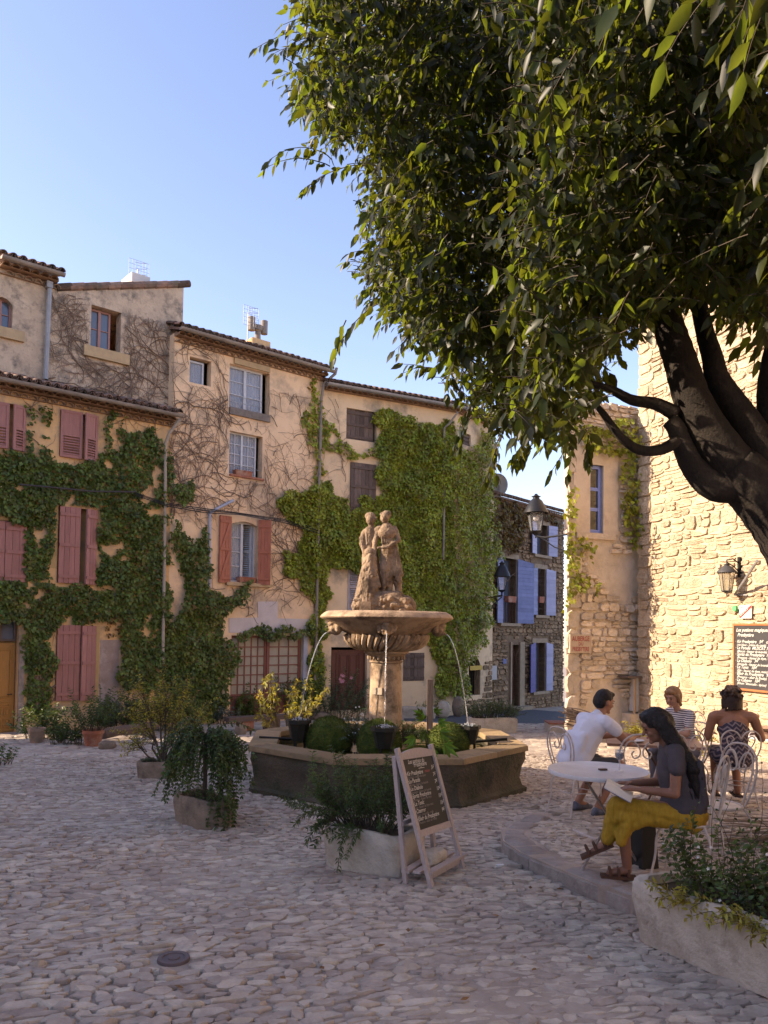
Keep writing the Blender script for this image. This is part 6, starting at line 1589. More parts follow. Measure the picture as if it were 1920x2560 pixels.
BO=bp(0,y0,0); H_=(y1-y0)
T=lambda s,x,y,h,m=M_chalk,**k: text_on(es,s,BO,EX,EYd,EN,x*W2,y*H_,h,m,**k)
T('Les potions du',.17,.07,.046); T('Presbytère',.32,.125,.05)
mb=MB(); a=BO+EX*W2*.45+EYd*H_*.15+EN*.003; mb.add([a,a+EX*.1,a+EX*.1+EYd*.004,a+EYd*.004],[(0,1,2,3)]); mb.build('chalk_line',M_chalk,es,smooth=False)
for i,(s,sub,pr) in enumerate((('·Kir Presbytère','vin blanc - crème de cassis','5€'),('·Le Paradis','Muscat - liqueur de lavande','7€'),('·Le Diabolo','limonade - liqueur de lavande','7€'),('·Spritz Presbytère','Prosecco - liqueur de thym','10€'),('·Le Tonic','Gin - liqueur de thym tonic','10€'),('·Citerror','Rosé - limoncello - soda','10€'),('·Elixir du Presbytère','Prosecco - elixir du Presby','9€'))):
    y=.235+i*.107; T(s,.03,y,.045); T(sub,.05,y+.045,.028,M_chalkd); T(pr,.85,y-.035,.045)
T('maison',.62,.225,.03,M_redchalk)
# shelf across the foot with its stone
sa,sb=LB.lerp(LT,.12),RB.lerp(RT_,.12); sc_,sd_=BL_.lerp(LT,.10),BR_.lerp(RT_,.10)
ext=(sb-sa).normalized()*.08; upv=Vector((0,0,1))
for k in range(3):
    t=k/2; a=sa.lerp(sc_,t)-ext*0; b=sb.lerp(sd_,t)+ext*1.2; bar(a,b,.06,.018,upv,M_easel,'shelf_slat',es,tint=.3+.3*k)
bar(sa-upv*.03,sb+ext-upv*.03,.018,.04,upv,M_easel,'cross_bar',es)
mid=(sb+sd_)/2*.55+(sa+sc_)/2*.45+Vector((0,0,.045))
mb=MB(); R=random.Random(4); m_=Matrix.Translation(mid)@Matrix.Rotation(math.atan2(EX.y,EX.x),4,'Z'); bb=MB(); bb.ball((0,0,0),(.135,.075,.05),n=14,m=8,jit=.06,seed=4)
bb.v=[tuple(Vector((math.copysign(abs(x/.135)**.6,x)*.135,math.copysign(abs(y/.075)**.6,y)*.075,math.copysign(abs(z/.05)**.6,z)*.05))) for x,y,z in bb.v]; bb.xf(m_)
tag(bb.build('rock',M_trA),'rounded pale rock weighing down the shelf of the chalkboard easel','rock')
# ================================================================ boards and signs on the right walls
M_frame=mat('orange_frame',(.42,.16,.06),(.34,.12,.045),scale=4,bump=.1,tintamt=0)
q=FR.rect(1843,1990,1558,1729); q=(q[0],q[0]+1.05,FR.sz(1860,1725)[1],FR.sz(1860,1559)[1])
wb=empty('wall_menu_board',FR.W(q[0],q[2],.05),'orange framed chalkboard menu hung on the golden stone wall','menu board')
mb=MB(); fb(mb,FR,q[0]+.03,q[1]-.03,q[2]+.03,q[3]-.03,.06,.085); mb.build('board',mat('grey_slate',(.05,.048,.05),(.035,.033,.036),scale=3,bump=.05,tintamt=0,rough=.6),wb,smooth=False)
for r_ in ((q[0],q[1],q[2],q[2]+.035),(q[0],q[1],q[3]-.035,q[3]),(q[0],q[0]+.035,q[2]+.036,q[3]-.036),(q[1]-.035,q[1],q[2]+.036,q[3]-.036)):
    mb=MB(); fb(mb,FR,*r_,.05,.10); mb.build('frame',M_frame,wb,smooth=False)
WO=FR.W(q[0]+.05,q[3]-.05,.085); H2=q[3]-q[2]-.1; X2=FR.d
M_chalkb=solid('bright_chalk',(.7,.68,.62),rough=.9,bump=0)
T2=lambda s,x,y,h,m=M_chalkb,**k: text_on(wb,s,WO,X2,Vector((0,0,-1)),FR.n,x,y*H2,h,m,**k)
T2('Les potions magiques du',.02,.085,.085); T2('Presbytère',.05,.165,.085)
for i,(s,sub) in enumerate((('· Kir Presbytère   5€   cidre','(vin blanc - crème de cassis)'),('· Le Paradis  MUSCAT 7€','(Muscat - liqueur de lavande)'),('· Spritz du Presbytère  10€','(Prosecco - liqueur de thym, Tonic)'),('· Le Diabolo   7€','(limonade - liqueur de lavande)'),('· Le Tonic   10€','(Gin - liqueur de thym, tonic)'),('· Elixir du Presbytère   9€','(Prosecco - elixir du Presby)'),('· Le Calypso   10€','(Rhum - limoncello - épices)'))):
    T2(s,.0,.27+i*.105,.075); T2(sub,.04,.32+i*.105,.058)
q=FN.rect(1416,1471,1586,1632); sg=empty('inn_sign',FN.W(q[0],q[2],.08),'stone plaque reading AUBERGE DU PRESBYTERE in red on the annex corner','sign')
mb=MB(); fb(mb,FN,q[0]+.02,q[1],q[2],q[3],.02,.10); mb.build('plaque',mat('sign_stone',(.50,.40,.29),(.42,.33,.24),scale=5,bump=.3,tintamt=0),sg,smooth=False)
M_redl=solid('red_lettering',(.36,.05,.04),rough=.8,bump=0)
h=q[3]-q[2]; w=q[1]-q[0]-.02; O_=FN.W(q[0]+.02,q[3],.10)
for s,y,hh,sx in (('AUBERGE',.36,.36,.70),('DU',.60,.26,.8),('PRESBYTERE',.90,.32,.60)):
    text_on(sg,s,O_,FN.d,Vector((0,0,-1)),FN.n,w*.5,h*y,h*hh*1.05,M_redl,shear=0,name='lettering',align='CENTER',sx=sx)
q=FR.rect(1856,1886,1513,1546); lc=empty('licence_plate_sign',FR.W(q[0],q[2],.06),'white enamel sign with IV and a red diagonal LICENCE band above the wall menu','sign')
s0,s1,z0,z1=q; mb=MB(); fb(mb,FR,s0,s1,z0,z1,.05,.065); mb.build('plate',solid('enamel',(.75,.74,.72),rough=.4),lc,smooth=False)
mb=MB(); w=s1-s0; h=z1-z0; mb.add([FR.W(a,b,.067) for a,b in ((s0,z0+h*.05),(s0+w*.12,z0+h*.02),(s1,z1-h*.22),(s1,z1-h*.04),(s1-w*.05,z1-h*.02),(s0,z0+h*.28))],[tuple(range(6))]); mb.build('red_band',solid('red_enamel',(.5,.06,.05),rough=.5),lc,smooth=False)
dg_=(FR.d*w*.95+Vector((0,0,h*.78))).normalized(); dn_=dg_.cross(FR.n).normalized(); dn_ = dn_ if dn_.z<0 else -dn_
text_on(lc,'LICENCE',FR.W(s0+w*.06,z0+h*.08,.067),dg_,dn_,FR.n,0.02,-.01,h*.24,solid('white_lettering',(.7,.7,.68)),shear=0,name='lettering')
text_on(lc,'IV',FR.W(s0,z1,.065),FR.d,Vector((0,0,-1)),FR.n,w*.12,h*.27,h*.26,M_slate,shear=0,name='lettering')
q=FR.rect(1838,1850,1513,1530); mb=MB(); c=FR.W((q[0]+q[1])/2,(q[2]+q[3])/2,.05); mb.tube([c-FR.n*.05,c+FR.n*.03],[(q[1]-q[0])/2,(q[1]-q[0])/2.3],n=12); tag(mb.build('green_button',solid('green_plastic',(.12,.50,.18))),'small round green fitting on the golden wall beside the white sign','wall fitting')
# ================================================================ lanterns
M_glassy=bpy.data.materials.new('lamp_glass'); M_glassy.use_nodes=True; b_=M_glassy.node_tree.nodes['Principled BSDF']; b_.inputs['Base Color'].default_value=(.60,.55,.40,1); b_.inputs['Roughness'].default_value=.2; b_.inputs['Transmission Weight'].default_value=.6; b_.inputs['Alpha'].default_value=.75
M_clear=bpy.data.materials.new('clear_glass'); M_clear.use_nodes=True; b_=M_clear.node_tree.nodes['Principled BSDF']; b_.inputs['Base Color'].default_value=(.6,.62,.65,1); b_.inputs['Roughness'].default_value=.05; b_.inputs['Alpha'].default_value=.22
def lantern(label,c,rt,rb,hb,hr,n,gm,iron=M_black,stem=None,name='wall_lantern'):
    """c = centre of the glass top; body tapers down"""
    t=empty(name,c-Vector((0,0,hb)),label,'lantern','lanterns on the walls'); pt=[(math.cos(2*PI*(k+.5)/n),math.sin(2*PI*(k+.5)/n)) for k in range(n)]
    A=[c+Vector((x*rt,y*rt,0)) for x,y in pt]; B=[c+Vector((x*rb,y*rb,-hb)) for x,y in pt]
    for k in range(n):
        k2=(k+1)%n
        mb=MB(); mb.add([A[k],A[k2],B[k2],B[k]],[(0,1,2,3)]); mb.build('pane',gm,t,smooth=False)
        mb=MB(); mb.tube([A[k],B[k]],rt*.055,n=5); mb.build('frame_bar',iron,t)
    mb=MB(); mb.tube(A+[A[0]],rt*.07,n=5); mb.tube(B+[B[0]],rt*.07,n=5); mb.build('frame_ring',iron,t)
    mb=MB(); mb.lathe([(rt*1.25,-.005),(rt*1.22,.015),(rt*1.02,hr*.35),(rt*.62,hr*.85),(rt*.35,hr),(rt*.34,hr*1.12),(rt*.5,hr*1.15),(rt*.2,hr*1.25),(rt*.12,hr*1.35),(.001,hr*1.36)],c=c,n=n*4 if n>4 else 16); mb.build('hood',iron,t,smooth=True)
    mb=MB(); mb.lathe([(rb*1.05,-hb),(rb*.6,-hb-rt*.2),(rt*.1,-hb-rt*.3),(rt*.08,-hb-rt*.6),(.001,-hb-rt*.7)],c=c,n=12); mb.build('finial',iron,t)
    return t
c=P(1340,1282,16.5); lt=lantern('large black lantern seen against the sky on an arm from the pale annex',c,.21,.13,.40,.30,4,M_clear,name='wall_lantern')
mb=MB(); a=c+Vector((0,0,-.50)); e=FN.W(sN0,a.z-.0,0); mb.tube([c-Vector((0,0,.38)),a,a+(e-a)*.3+Vector((0,0,-.04)),e],.022,n=6); mb.tube([a+(e-a)*.1,a+(e-a)*.6+Vector((0,0,-.25)),e-Vector((0,0,.35))],.014,n=6); mb.tube([c+Vector((-.13,0,-.38)),a,c+Vector((.13,0,-.38))],.014,n=5); mb.build('bracket',M_black,lt)
mb=MB(); mb.ball(c-Vector((0,0,.12)),.06,n=8,m=6); mb.build('bulb',M_white,lt)
c=P(1255,1441,23.5); lt=lantern('black four sided lantern on a scrolled bracket before the arched blue shutters',c,.21,.12,.42,.34,4,M_clear)
mb=MB(); e=FC2.W(sC2-.1,c.z-.55,0); mb.tube([c-Vector((0,0,.42)),c-Vector((0,0,.58)),e],.03,n=6); mb.tube([c-Vector((0,0,.62)),c+Vector((-.25,0,-.85)),e-Vector((0,0,.4))],.02,n=6); mb.build('bracket',M_black,lt)
c0=FR.W(FR.sz(1855,1420)[0],FR.sz(1855,1420)[1],0)
cc=FR.W(FR.sz(1818,1431)[0]+.0,0,.0); 
# third lantern hangs from an arm standing off the golden wall
d_l=.42; s_l=FR.sz(1855,1420)[0]-.10
cL=P(1817,1431,(FR.W(s_l,0,d_l)).y); 
lt=lantern('six sided lantern with yellowed glass hanging on the sunlit golden wall',cL,.135,.085,.33,.12,6,M_glassy,iron=mat('grey_iron',(.07,.068,.07),(.045,.045,.05),scale=6,tintamt=0,rough=.6))
wq=FR.W(FR.sz(1852,1420)[0],cL.z+.1,.0)
mb=MB(); mb.tube([cL+Vector((0,0,.14)),cL+Vector((0,0,.22)),cL.lerp(wq,.45)+Vector((0,0,.20)),cL.lerp(wq,.8)+Vector((0,0,.10)),wq],.013,n=6); mb.tube([cL+Vector((0,0,.18)),cL.lerp(wq,.5)+Vector((0,0,.06)),wq-Vector((0,0,.12))],.011,n=6)
mb.box(wq+FR.n*.02,(.05,.07,.36),rz=math.atan2(FR.d.y,FR.d.x)); mb.build('bracket',M_black,lt)
# folded awning arm
a=FR.W(FR.sz(1844,1487)[0],FR.sz(1844,1487)[1],.06); b=FR.W(FR.sz(1960,1405)[0],FR.sz(1960,1405)[1],.55); mb=MB(); mb.tube([a,b],.024,n=6); 
mb2=MB(); mb2.tube([a,FR.W(FR.sz(1875,1488)[0],a.z-.02,.05)],.018,n=6)
aw=empty('awning_arm',a,'grey metal awning arm slanting up from the golden wall at the right edge','awning arm'); mb.build('arm',M_zinc,aw); mb2.build('wall_bracket',M_zinc,aw)
# meter cabinet with open leaf, plinth
c=FN.W(FN.sz(1575,1730)[0],0,.0)
q=FN.rect(1571,1597,1692,1776); mc=empty('meter_cabinet',FN.W(q[0],q[2],.2),'white fronted wall cabinet with one weathered leaf open in the corner','cabinet')
mb=MB(); fb(mb,FN,q[0],q[1]-.0,q[2],q[3],.02,.24); mb.build('cabinet_body',M_white,mc,smooth=False)
mb=MB(); s_a=q[0]-.035; vs=[FN.W(s_a,z,.26) for z in (q[2],q[3])]+[FN.W(FN.sz(1551,1730)[0],z,.40) for z in (q[3]-.03,q[2]-.03)]; vs+=[p+FN.n*.025 for p in vs]; mb.add(vs,[(0,1,2,3),(7,6,5,4),(0,4,5,1),(1,5,6,2),(2,6,7,3),(3,7,4,0)]); mb.build('cabinet_door',mat('bare_panel',(.42,.33,.26),(.34,.26,.2),scale=4,tintamt=0),mc,smooth=False)
mb=MB(); fb(mb,FN,q[0]-.32,q[1]+.1,q[3]-.0,q[3]+.035,.0,.36); mb.build('cabinet_top',M_oldwood,mc,smooth=False)
mb=MB(); q2=FN.rect(1553,1600,1778,1850)
mb=MB(); fb(mb,FN,q2[0],q2[1]-.02,q2[2]-.25,q2[3]-.02,.01,.30); tag(mb.build('stone_plinth',M_lime,smooth=False),'rough stone plinth under the meter cabinet','plinth')
for k in range(5):
    pass
# vine bundle, rocks, step
c=P(1452,1795,15.2); vb=empty('vine_bundle',c-Vector((0,0,.15)),'bundle of dark dry vine sticks heaped on a rock by the annex','bundle of sticks')
R=random.Random(8); 
for k in range(46):
    a=rad(-18)+R.gauss(0,.12); d=Vector((math.cos(a),R.gauss(0,.15),math.sin(a)*.8)); o=c+Vector((R.gauss(0,.05),R.uniform(-.12,.12),R.gauss(0,.07))); L_=R.uniform(.22,.34); mb=MB(); mb.tube([o-d*L_,o+Vector((0,0,R.uniform(-.02,.03))),o+d*L_],[.010,.012,.008],n=5,tint=R.random()); mb.build('stick',M_oldwood,vb)
def rock(label,u0,u1,v0,v1,mt,Y=None,dep=.6,seed=1,jit=.08,pw=.7):
    b=PG((u0+u1)/2,v1); Yb=Y or b.y; c=P((u0+u1)/2,(v0+v1)/2,Yb); w=(u1-u0)/2*Yb/FOC; h=(v1-v0)/2*Yb/FOC; mb=MB(); mb.ball((0,0,0),(w,w*dep,h),n=16,m=10,jit=jit,seed=seed)
    mb.v=[tuple(math.copysign(abs(x/r_)**pw,x)*r_ for x,r_ in zip(p,(w,w*dep,h))) for p in mb.v]; mb.xf(Matrix.Translation(c+Vector((0,0,-.01))))
    return tag(mb.build('rock',mt),label,'rock','loose rocks of the square')
rock('weathered boulder at the foot of the annex under the stick bundle',1422,1466,1797,1848,M_lime,seed=2)
rock('small rounded rock propping the log bench near the orange pot',247,290,1851,1875,M_trB,seed=3)
rock('squarish brown rock under the plank bench left of the basin',587,617,1810,1838,M_trB,seed=4)
rock('flat rock behind the left moss dome on the bench line',779,828,1778,1800,M_trB,seed=5)
rock('pale upright boulder between the column and the far lavender trough',1092,1126,1752,1795,M_trA,seed=6,pw=.85)
rock('brown pointed boulder leaning on the creeper wall right of the fountain',1130,1160,1740,1792,M_trB,seed=7,pw=.9)
rock('low pale rock showing under the far left end of the greenery',120,140,1797,1812,M_trA,seed=8)
rock('pale stone half hidden in the greenery behind the orange pot',178,205,1792,1803,M_trA,seed=9)
a=PG(255,1856)+Vector((0,0,.16)); b=PG(385,1838)+Vector((0,0,.20)); lb=empty('log_bench',(a+b)/2-Vector((0,0,.18)),'rough old timber beam bench between the orange pot and the leaning shrub','bench')
mb=MB(); mb.tube([a,a.lerp(b,.3)+Vector((0,0,.015)),a.lerp(b,.7),b],[.105,.10,.10,.095],n=9); mb.build('beam',M_oldwood,lb,smooth='auto'); mb=MB(); q=PG(372,1846); mb.box(q+Vector((0,0,.05)),(.2,.2,.14)); mb.build('support_stone',M_trB,lb)
a=PG(566,1830)+Vector((0,0,.30)); b=PG(765,1822)+Vector((0,0,.30)); pb=empty('plank_bench',(a+b)/2-Vector((0,0,.3)),'long weathered plank bench on low blocks left of the fountain','bench')
bar(a,b,.28,.085,Vector((0,0,1)).cross((b-a).normalized()),M_oldwood,'seat',pb) if False else None
mb=MB(); ang_=math.atan2((b-a).y,(b-a).x); mb.box((a+b)/2,((b-a).length,.3,.10),rz=ang_); mb.build('seat',M_oldwood,pb,smooth=False)
for t_ in (.22,.55,.93):
    q=a.lerp(b,t_); mb=MB(); mb.box(q-Vector((0,0,.16)),(.34,.22,.23),rz=ang_); mb.build('bench_block',M_terra if t_<.3 else M_oldwood,pb,smooth=False)
c=PG(1392,1832); mb=MB(); mb.box(c+Vector((0,.1,.1)),(.42,.6,.24)); stp=mb.build('step_block',M_lime,smooth=False); tag(stp,'pale step with a red tiled top at the annex corner','step'); mb=MB(); mb.box(c+Vector((0,.1,.235)),(.44,.62,.03)); mb.build('red_tile',M_terra,stp,smooth=False)
# litter: lighter and a few dry leaves
c=PG(1250,2164,.03); mb=MB(); mb.box(c,(.06,.022,.018),rz=.25); tag(mb.build('lighter',M_petal,smooth=False),'white plastic lighter dropped beside the terrace kerb','lighter')
mb=MB(); 
dl=empty('dry_leaves',PG(1200,2400),'scattered dry fallen leaves on the foreground cobbles','leaf litter',kind='stuff')
M_dry=mat('dry_leaf',(.25,.13,.05),(.14,.07,.03),scale=5,bump=0,tintamt=.4)
for k,(u,v) in enumerate([(1390,2222),(1325,2222),(1560,2330),(230,2210),(800,2415),(940,2365),(1020,2330),(460,2470),(1340,2420),(700,2440),(1150,2500),(1480,2400),(1250,2290),(600,2330),(980,2150)]):
    c=PG(u,v,.035); a=k*1.3; d=Vector((math.cos(a),math.sin(a),.1)); s_=Vector((-math.sin(a),math.cos(a),.15)); mb.add([c,c+d*.025+s_*.014,c+d*.055,c+d*.025-s_*.014,c+d*.025+Vector((0,0,.008))],[(0,4,1),(4,2,1),(0,3,4),(4,3,2)],k/15)
mb.build('leaf',M_dry,dl,smooth=False,kind='stuff')
R=random.Random(12); cb=empty('cane_bundle',PG(1890,2090,.1),'loose heap of thin dry canes on the terrace behind the long trough','bundle of canes')
for k in range(26):
    c=PG(R.uniform(1840,1935),R.uniform(2050,2125),.12)+Vector((0,0,R.uniform(0.01,.10))); a=R.gauss(.05,.22); d=Vector((math.cos(a),math.sin(a),R.gauss(0,.05))); L_=R.uniform(.25,.5); mb=MB(); mb.tube([c-d*L_,c+d*L_],[.006,.005],n=4,tint=R.random()); mb.build('cane',mat('cane',(.30,.22,.15),(.18,.13,.09),tintamt=.3),cb)
# ================================================================ bistro furniture
M_chw=mat('white_iron',(.56,.50,.46),(.42,.34,.28),scale=14,bump=.1,tintamt=0,rough=.5,stain=(.30,.17,.10),stain_s=9,stain_lo=.6,stain_hi=.72)
M_rust=mat('brown_iron',(.22,.12,.08),(.14,.075,.05),scale=10,bump=.1,tintamt=0,rough=.6)
def smoothpts(P_,K=5):
    P_=[Vector(p) for p in P_]; out=[]
    for i in range(len(P_)-1):
        a,b,c,d=P_[max(i-1,0)],P_[i],P_[i+1],P_[min(i+2,len(P_)-1)]
        for k in range(K):
            t=k/K; out.append(.5*((2*b)+(c-a)*t+(2*a-5*b+4*c-d)*t*t+(3*b-a-3*c+d)*t**3))
    out.append(P_[-1]); return out
def chair_master(label,heart=False,mt=M_chw,seatm=None):
    t=empty('bistro_chair',(0,0,0),label,'chair','white iron bistro chairs'); r=.0085
    mb=MB(); K=24; mb.tube([(.19*math.cos(2*PI*k/K),.185*math.sin(2*PI*k/K),.43) for k in range(K+1)],.010,n=5); mb.lathe([(.001,.432),(.17,.434),(.185,.43)],n=24); mb.build('seat',seatm or mt,t)
    for sx in (-1,1):
        mb=MB(); mb.tube(smoothpts([(sx*.13,.13,.43),(sx*.17,.17,.33),(sx*.165,.185,.18),(sx*.19,.22,0.0)]),r,n=6); mb.build('leg',mt,t)
        mb=MB(); mb.tube(smoothpts([(sx*.13,-.13,.43),(sx*.165,-.18,.33),(sx*.16,-.19,.18),(sx*.19,-.24,0.0)]),r,n=6); mb.build('leg',mt,t)
        yb=lambda z: -.165-.16*(z-.43)
        pt=lambda x,z: (sx*x,yb(z),z)
        if heart:
            mb=MB(); mb.tube(smoothpts([pt(.10,.43),pt(.17,.55),pt(.215,.68),pt(.20,.80),pt(.13,.86),pt(.05,.84),pt(.0,.77)]),r,n=6); mb.build('back_frame',mt,t)
            mb=MB(); mb.tube(smoothpts([pt(.03,.43),pt(.06,.58),pt(.13,.70),pt(.15,.77),pt(.11,.80),pt(.075,.765),pt(.10,.735)]),r*.85,n=6); mb.build('scroll',mt,t)
        else:
            mb=MB(); mb.tube(smoothpts([pt(.12,.43),pt(.17,.56),pt(.195,.70),pt(.165,.82),pt(.09,.885),pt(.0,.90)]),r,n=6); mb.build('back_frame',mt,t)
            mb=MB(); mb.tube(smoothpts([pt(.085,.43),pt(.13,.58),pt(.155,.72),pt(.125,.82),pt(.065,.83),pt(.015,.76),pt(.02,.70),pt(.065,.68),pt(.085,.72),pt(.065,.745)]),r*.85,n=6); mb.build('scroll',mt,t)
    mb=MB(); mb.tube([(.145*math.cos(2*PI*k/16),.15*math.sin(2*PI*k/16),.24) for k in range(17)],.006,n=4); mb.build('leg_ring',mt,t)
    return t
def place(o,x,y,rz,label=None):
    o.location=(x,y,GT(x,y)+.012); o.rotation_euler=(0,0,rz)
    if label: o['label']=label
    return o
chA=chair_master('round backed white iron chair under the woman reading in front')
chB=chair_master('white heart backed iron chair under the bare shouldered woman',heart=True)
RF=rad(171); 
chair_specs=[(chA,3.12,8.25,rad(4),'empty round backed white chair pushed in between the two tables'),
 (chA,2.36,7.25,rad(-8),'round backed white chair right behind the small round table'),
 (chA,1.98,8.0,rad(-62),'round backed white chair under the man in the white T-shirt'),
 (chA,5.0,12.1,rad(200),'white iron chair standing far back against the golden wall'),
 (chA,3.62,9.35,rad(115),'white iron chair under the woman in the striped top'),
 (chA,2.62,6.15,rad(108),'empty white chair turned sideways with its round seat in view')]
for m_,x,y,rz,lab in chair_specs:
    c=copy_thing(m_,label=lab); place(c,x,y,rz)
place(chA,2.16,5.52,RF-PI/2-rad(27))
place(chB,4.02,8.95,rad(-6))
def table(label,x,y,r_,mt,topm,h=.70,legm=None,square=False):
    t=empty('bistro_table',(x,y,GT(x,y)+.012),label,'table','café tables'); z0=GT(x,y)+.012; mb=MB()
    if square: mb.box((x,y,z0+h),(r_*2,r_*1.45,.028),rz=rad(-14)); mb.build('table_top',topm,t,smooth=False)
    else: mb.lathe([(.001,h+.004),(r_*.97,h+.002),(r_,h+.008),(r_*1.01,h),(r_,h-.022),(r_*.98,h-.022),(r_*.96,h-.004),(.001,h-.006)],c=(x,y,z0),n=48); mb.build('table_top',topm,t)
    for k in range(2):
        a=rad(20)+k*PI; d=Vector((math.cos(a),math.sin(a),0)); s_=Vector((-math.sin(a),math.cos(a),0))
        for j in (-1,1):
            mb=MB(); p=Vector((x,y,z0)); mb.tube([p+d*.26*j*(1)+s_*.16*(1 if k else -1)+Vector((0,0,0)),p-d*.22*j+s_*.14*(1 if k else -1)+Vector((0,0,h-.02))],.0105,n=6); mb.build('leg',legm or mt,t)
    mb=MB()
    for j in (-1,1):
        d=Vector((math.cos(rad(20)),math.sin(rad(20)),0)); s_=Vector((-d.y,d.x,0)); p=Vector((x,y,z0)); mb.tube([p+d*.12*j-s_*.15+Vector((0,0,.22)),p+d*.12*j+s_*.15+Vector((0,0,.22))],.008,n=5)
    mb.build('cross_bar',mt,t); return t,z0+h
M_ttop=mat('chipped_white_top',(.66,.63,.62),(.52,.48,.46),scale=4,bump=.1,tintamt=0,rough=.35,stain=(.36,.24,.18),stain_s=6,stain_lo=.66,stain_hi=.74)
tb1,zt1=table('small round white table with a glass of red wine, nearest the kerb',1.66,6.02,.375,M_chw,M_ttop)
tb2,zt2=table('larger brown topped table between the couple behind',3.02,8.75,.50,M_rust,mat('brown_top',(.33,.20,.15),(.24,.14,.10),scale=5,bump=.1,tintamt=0,rough=.45),square=True)
tb3,zt3=table('round white table cut by the right edge with a hat on it',5.30,10.3,.48,M_chw,M_ttop)
# wine glass, ashtray, hat, small things
gp=P(1549,1928,5.95); gp.z=zt1+.008; wg=empty('wine_glass',gp,'stemmed glass of red wine standing on the small round table','glass')
mb=MB(); mb.lathe([(.001,.002),(.032,.003),(.033,.005),(.006,.012),(.004,.075),(.012,.083),(.033,.105),(.036,.125),(.032,.165),(.031,.165),(.035,.125),(.031,.107),(.010,.086)],c=gp,n=24); mb.build('bowl_and_stem',M_clear,wg)
mb=MB(); mb.lathe([(.001,.0865),(.012,.088),(.030,.107),(.0335,.125),(.033,.138),(.001,.139)],c=gp,n=20); mb.build('wine',solid('red_wine',(.04,.004,.008),rough=.1),wg)
c=P(1507,1921,6.0); c.z=zt1+.012; mb=MB(); mb.box(c,(.062,.03,.012),rz=.2); tag(mb.build('lighter_case',solid('brown_case',(.10,.055,.04)),smooth=False),'small brown case lying on the small round white table','case')
hc=Vector((4.98,10.15,zt3+.005)); ht=empty('straw_hat',hc,'tan hat lying upside down on the table at the right edge','hat'); M_hat=mat('tan_hat',(.38,.26,.17),(.30,.20,.13),scale=20,bump=.3,tintamt=0)
mb=MB(); mb.lathe([(.001,.0),(.08,.002),(.092,.015),(.098,.09),(.10,.10),(.15,.115),(.19,.135),(.19,.139),(.15,.12),(.098,.106),(.092,.095),(.086,.02),(.001,.008)],c=hc,n=30); mb.build('hat_body',M_hat,ht); mb=MB(); mb.lathe([(.0985,.06),(.1005,.095)],c=hc,n=30); mb.build('hat_band',M_rust,ht)
# dishes on the middle table
for k,(x,y) in enumerate(((2.78,8.65),(3.18,8.8))):
    c=Vector((x,y,zt2+.016)); mb=MB(); mb.lathe([(.001,0),(.06,.0),(.10,.015),(.11,.02),(.10,.012),(.001,.006)],c=c,n=22); tag(mb.build('plate',M_white),('pale plate at the man\'s side of the brown table','pale plate at the striped woman\'s side of the brown table')[k],'plate')
# ================================================================ people
M_skin=mat('tanned_skin',(.34,.17,.105),(.27,.13,.08),scale=5,bump=.06,tintamt=0,rough=.55); M_skin2=mat('fair_skin',(.46,.26,.18),(.38,.21,.14),scale=5,bump=.06,tintamt=0,rough=.55)
M_skin3=mat('brown_skin',(.25,.12,.075),(.19,.09,.055),scale=5,bump=.06,tintamt=0,rough=.55)
M_hdark=mat('dark_hair',(.018,.013,.012),(.008,.006,.006),scale=30,bump=.9,bscale=90,tintamt=0,rough=.5,streak=(60,60,6)); M_hblond=mat('blonde_hair',(.36,.20,.09),(.20,.10,.045),scale=30,bump=.8,bscale=90,tintamt=0,rough=.5,streak=(60,60,6))
M_lip=solid('lip',(.35,.10,.08)); M_eye=solid('eye',(.03,.02,.018))
def hand(caps,w,d,nrm,curl=.5,side=1,s=1.0):
    """palm from wrist w along d, palm facing nrm; five fingers"""
    w=Vector(w); d=Vector(d).normalized(); nrm=Vector(nrm).normalized(); x=d.cross(nrm).normalized()*side
    pc=w+d*.085*s
    for k in (-1,0,1): caps.append((w+d*.01+x*.012*k*s,pc+x*.026*k*s,.014*s,.0135*s))
    for k,(l_,o) in enumerate(((.070,-.034),(.080,-.012),(.074,.011),(.058,.032))):
        b=pc+x*o*s; d1=(d+nrm*curl*.5).normalized(); d2=(d+nrm*curl*1.4).normalized(); d3=(d+nrm*curl*2.4).normalized(); l_*=s
        p1=b+d1*l_*.42; p2=p1+d2*l_*.32; p3=p2+d3*l_*.26
        caps += [(b-d*.01,p1,.0092*s,.0085*s),(p1,p2,.0085*s,.0078*s),(p2,p3,.0078*s,.0068*s)]
    b=w+d*.028*s-x*.028*s; t1=b+(d*.75-x*.65+nrm*.3).normalized()*.035*s; t2=t1+(d*.95-x*.2+nrm*.4).normalized()*.028*s
    caps += [(b,t1,.0125*s,.0105*s),(t1,t2,.0105*s,.0085*s)]
def head_caps(hc,f,up,s=1.0):
    """skin parts of a head: hc centre, f forward, up"""
    hc=Vector(hc); f=Vector(f).normalized(); up=Vector(up); up=(up-f*up.dot(f)).normalized(); l=up.cross(f); Rm=Matrix((f,l,up)).transposed()
    A=lambda a,b,c: hc+f*a*s+l*b*s+up*c*s
    return [('e',A(0,0,.02),(.092*s,.076*s,.095*s),Rm),('e',A(.032,0,-.045),(.055*s,.052*s,.062*s),Rm),(A(.085,0,.015),A(.108,0,-.018),.008*s,.013*s),(A(.075,-.03,.034),A(.075,.03,.034),.013*s,.013*s),('e',A(.078,0,-.088),(.018*s,.02*s,.016*s)),
            ('e',A(.060,.035,-.025),(.025*s,.02*s,.022*s)),('e',A(.060,-.035,-.025),(.025*s,.02*s,.022*s)),('e',A(-.005,.078,-.005),(.018*s,.008*s,.03*s),Rm),('e',A(-.005,-.078,-.005),(.018*s,.008*s,.03*s),Rm)],A,Rm
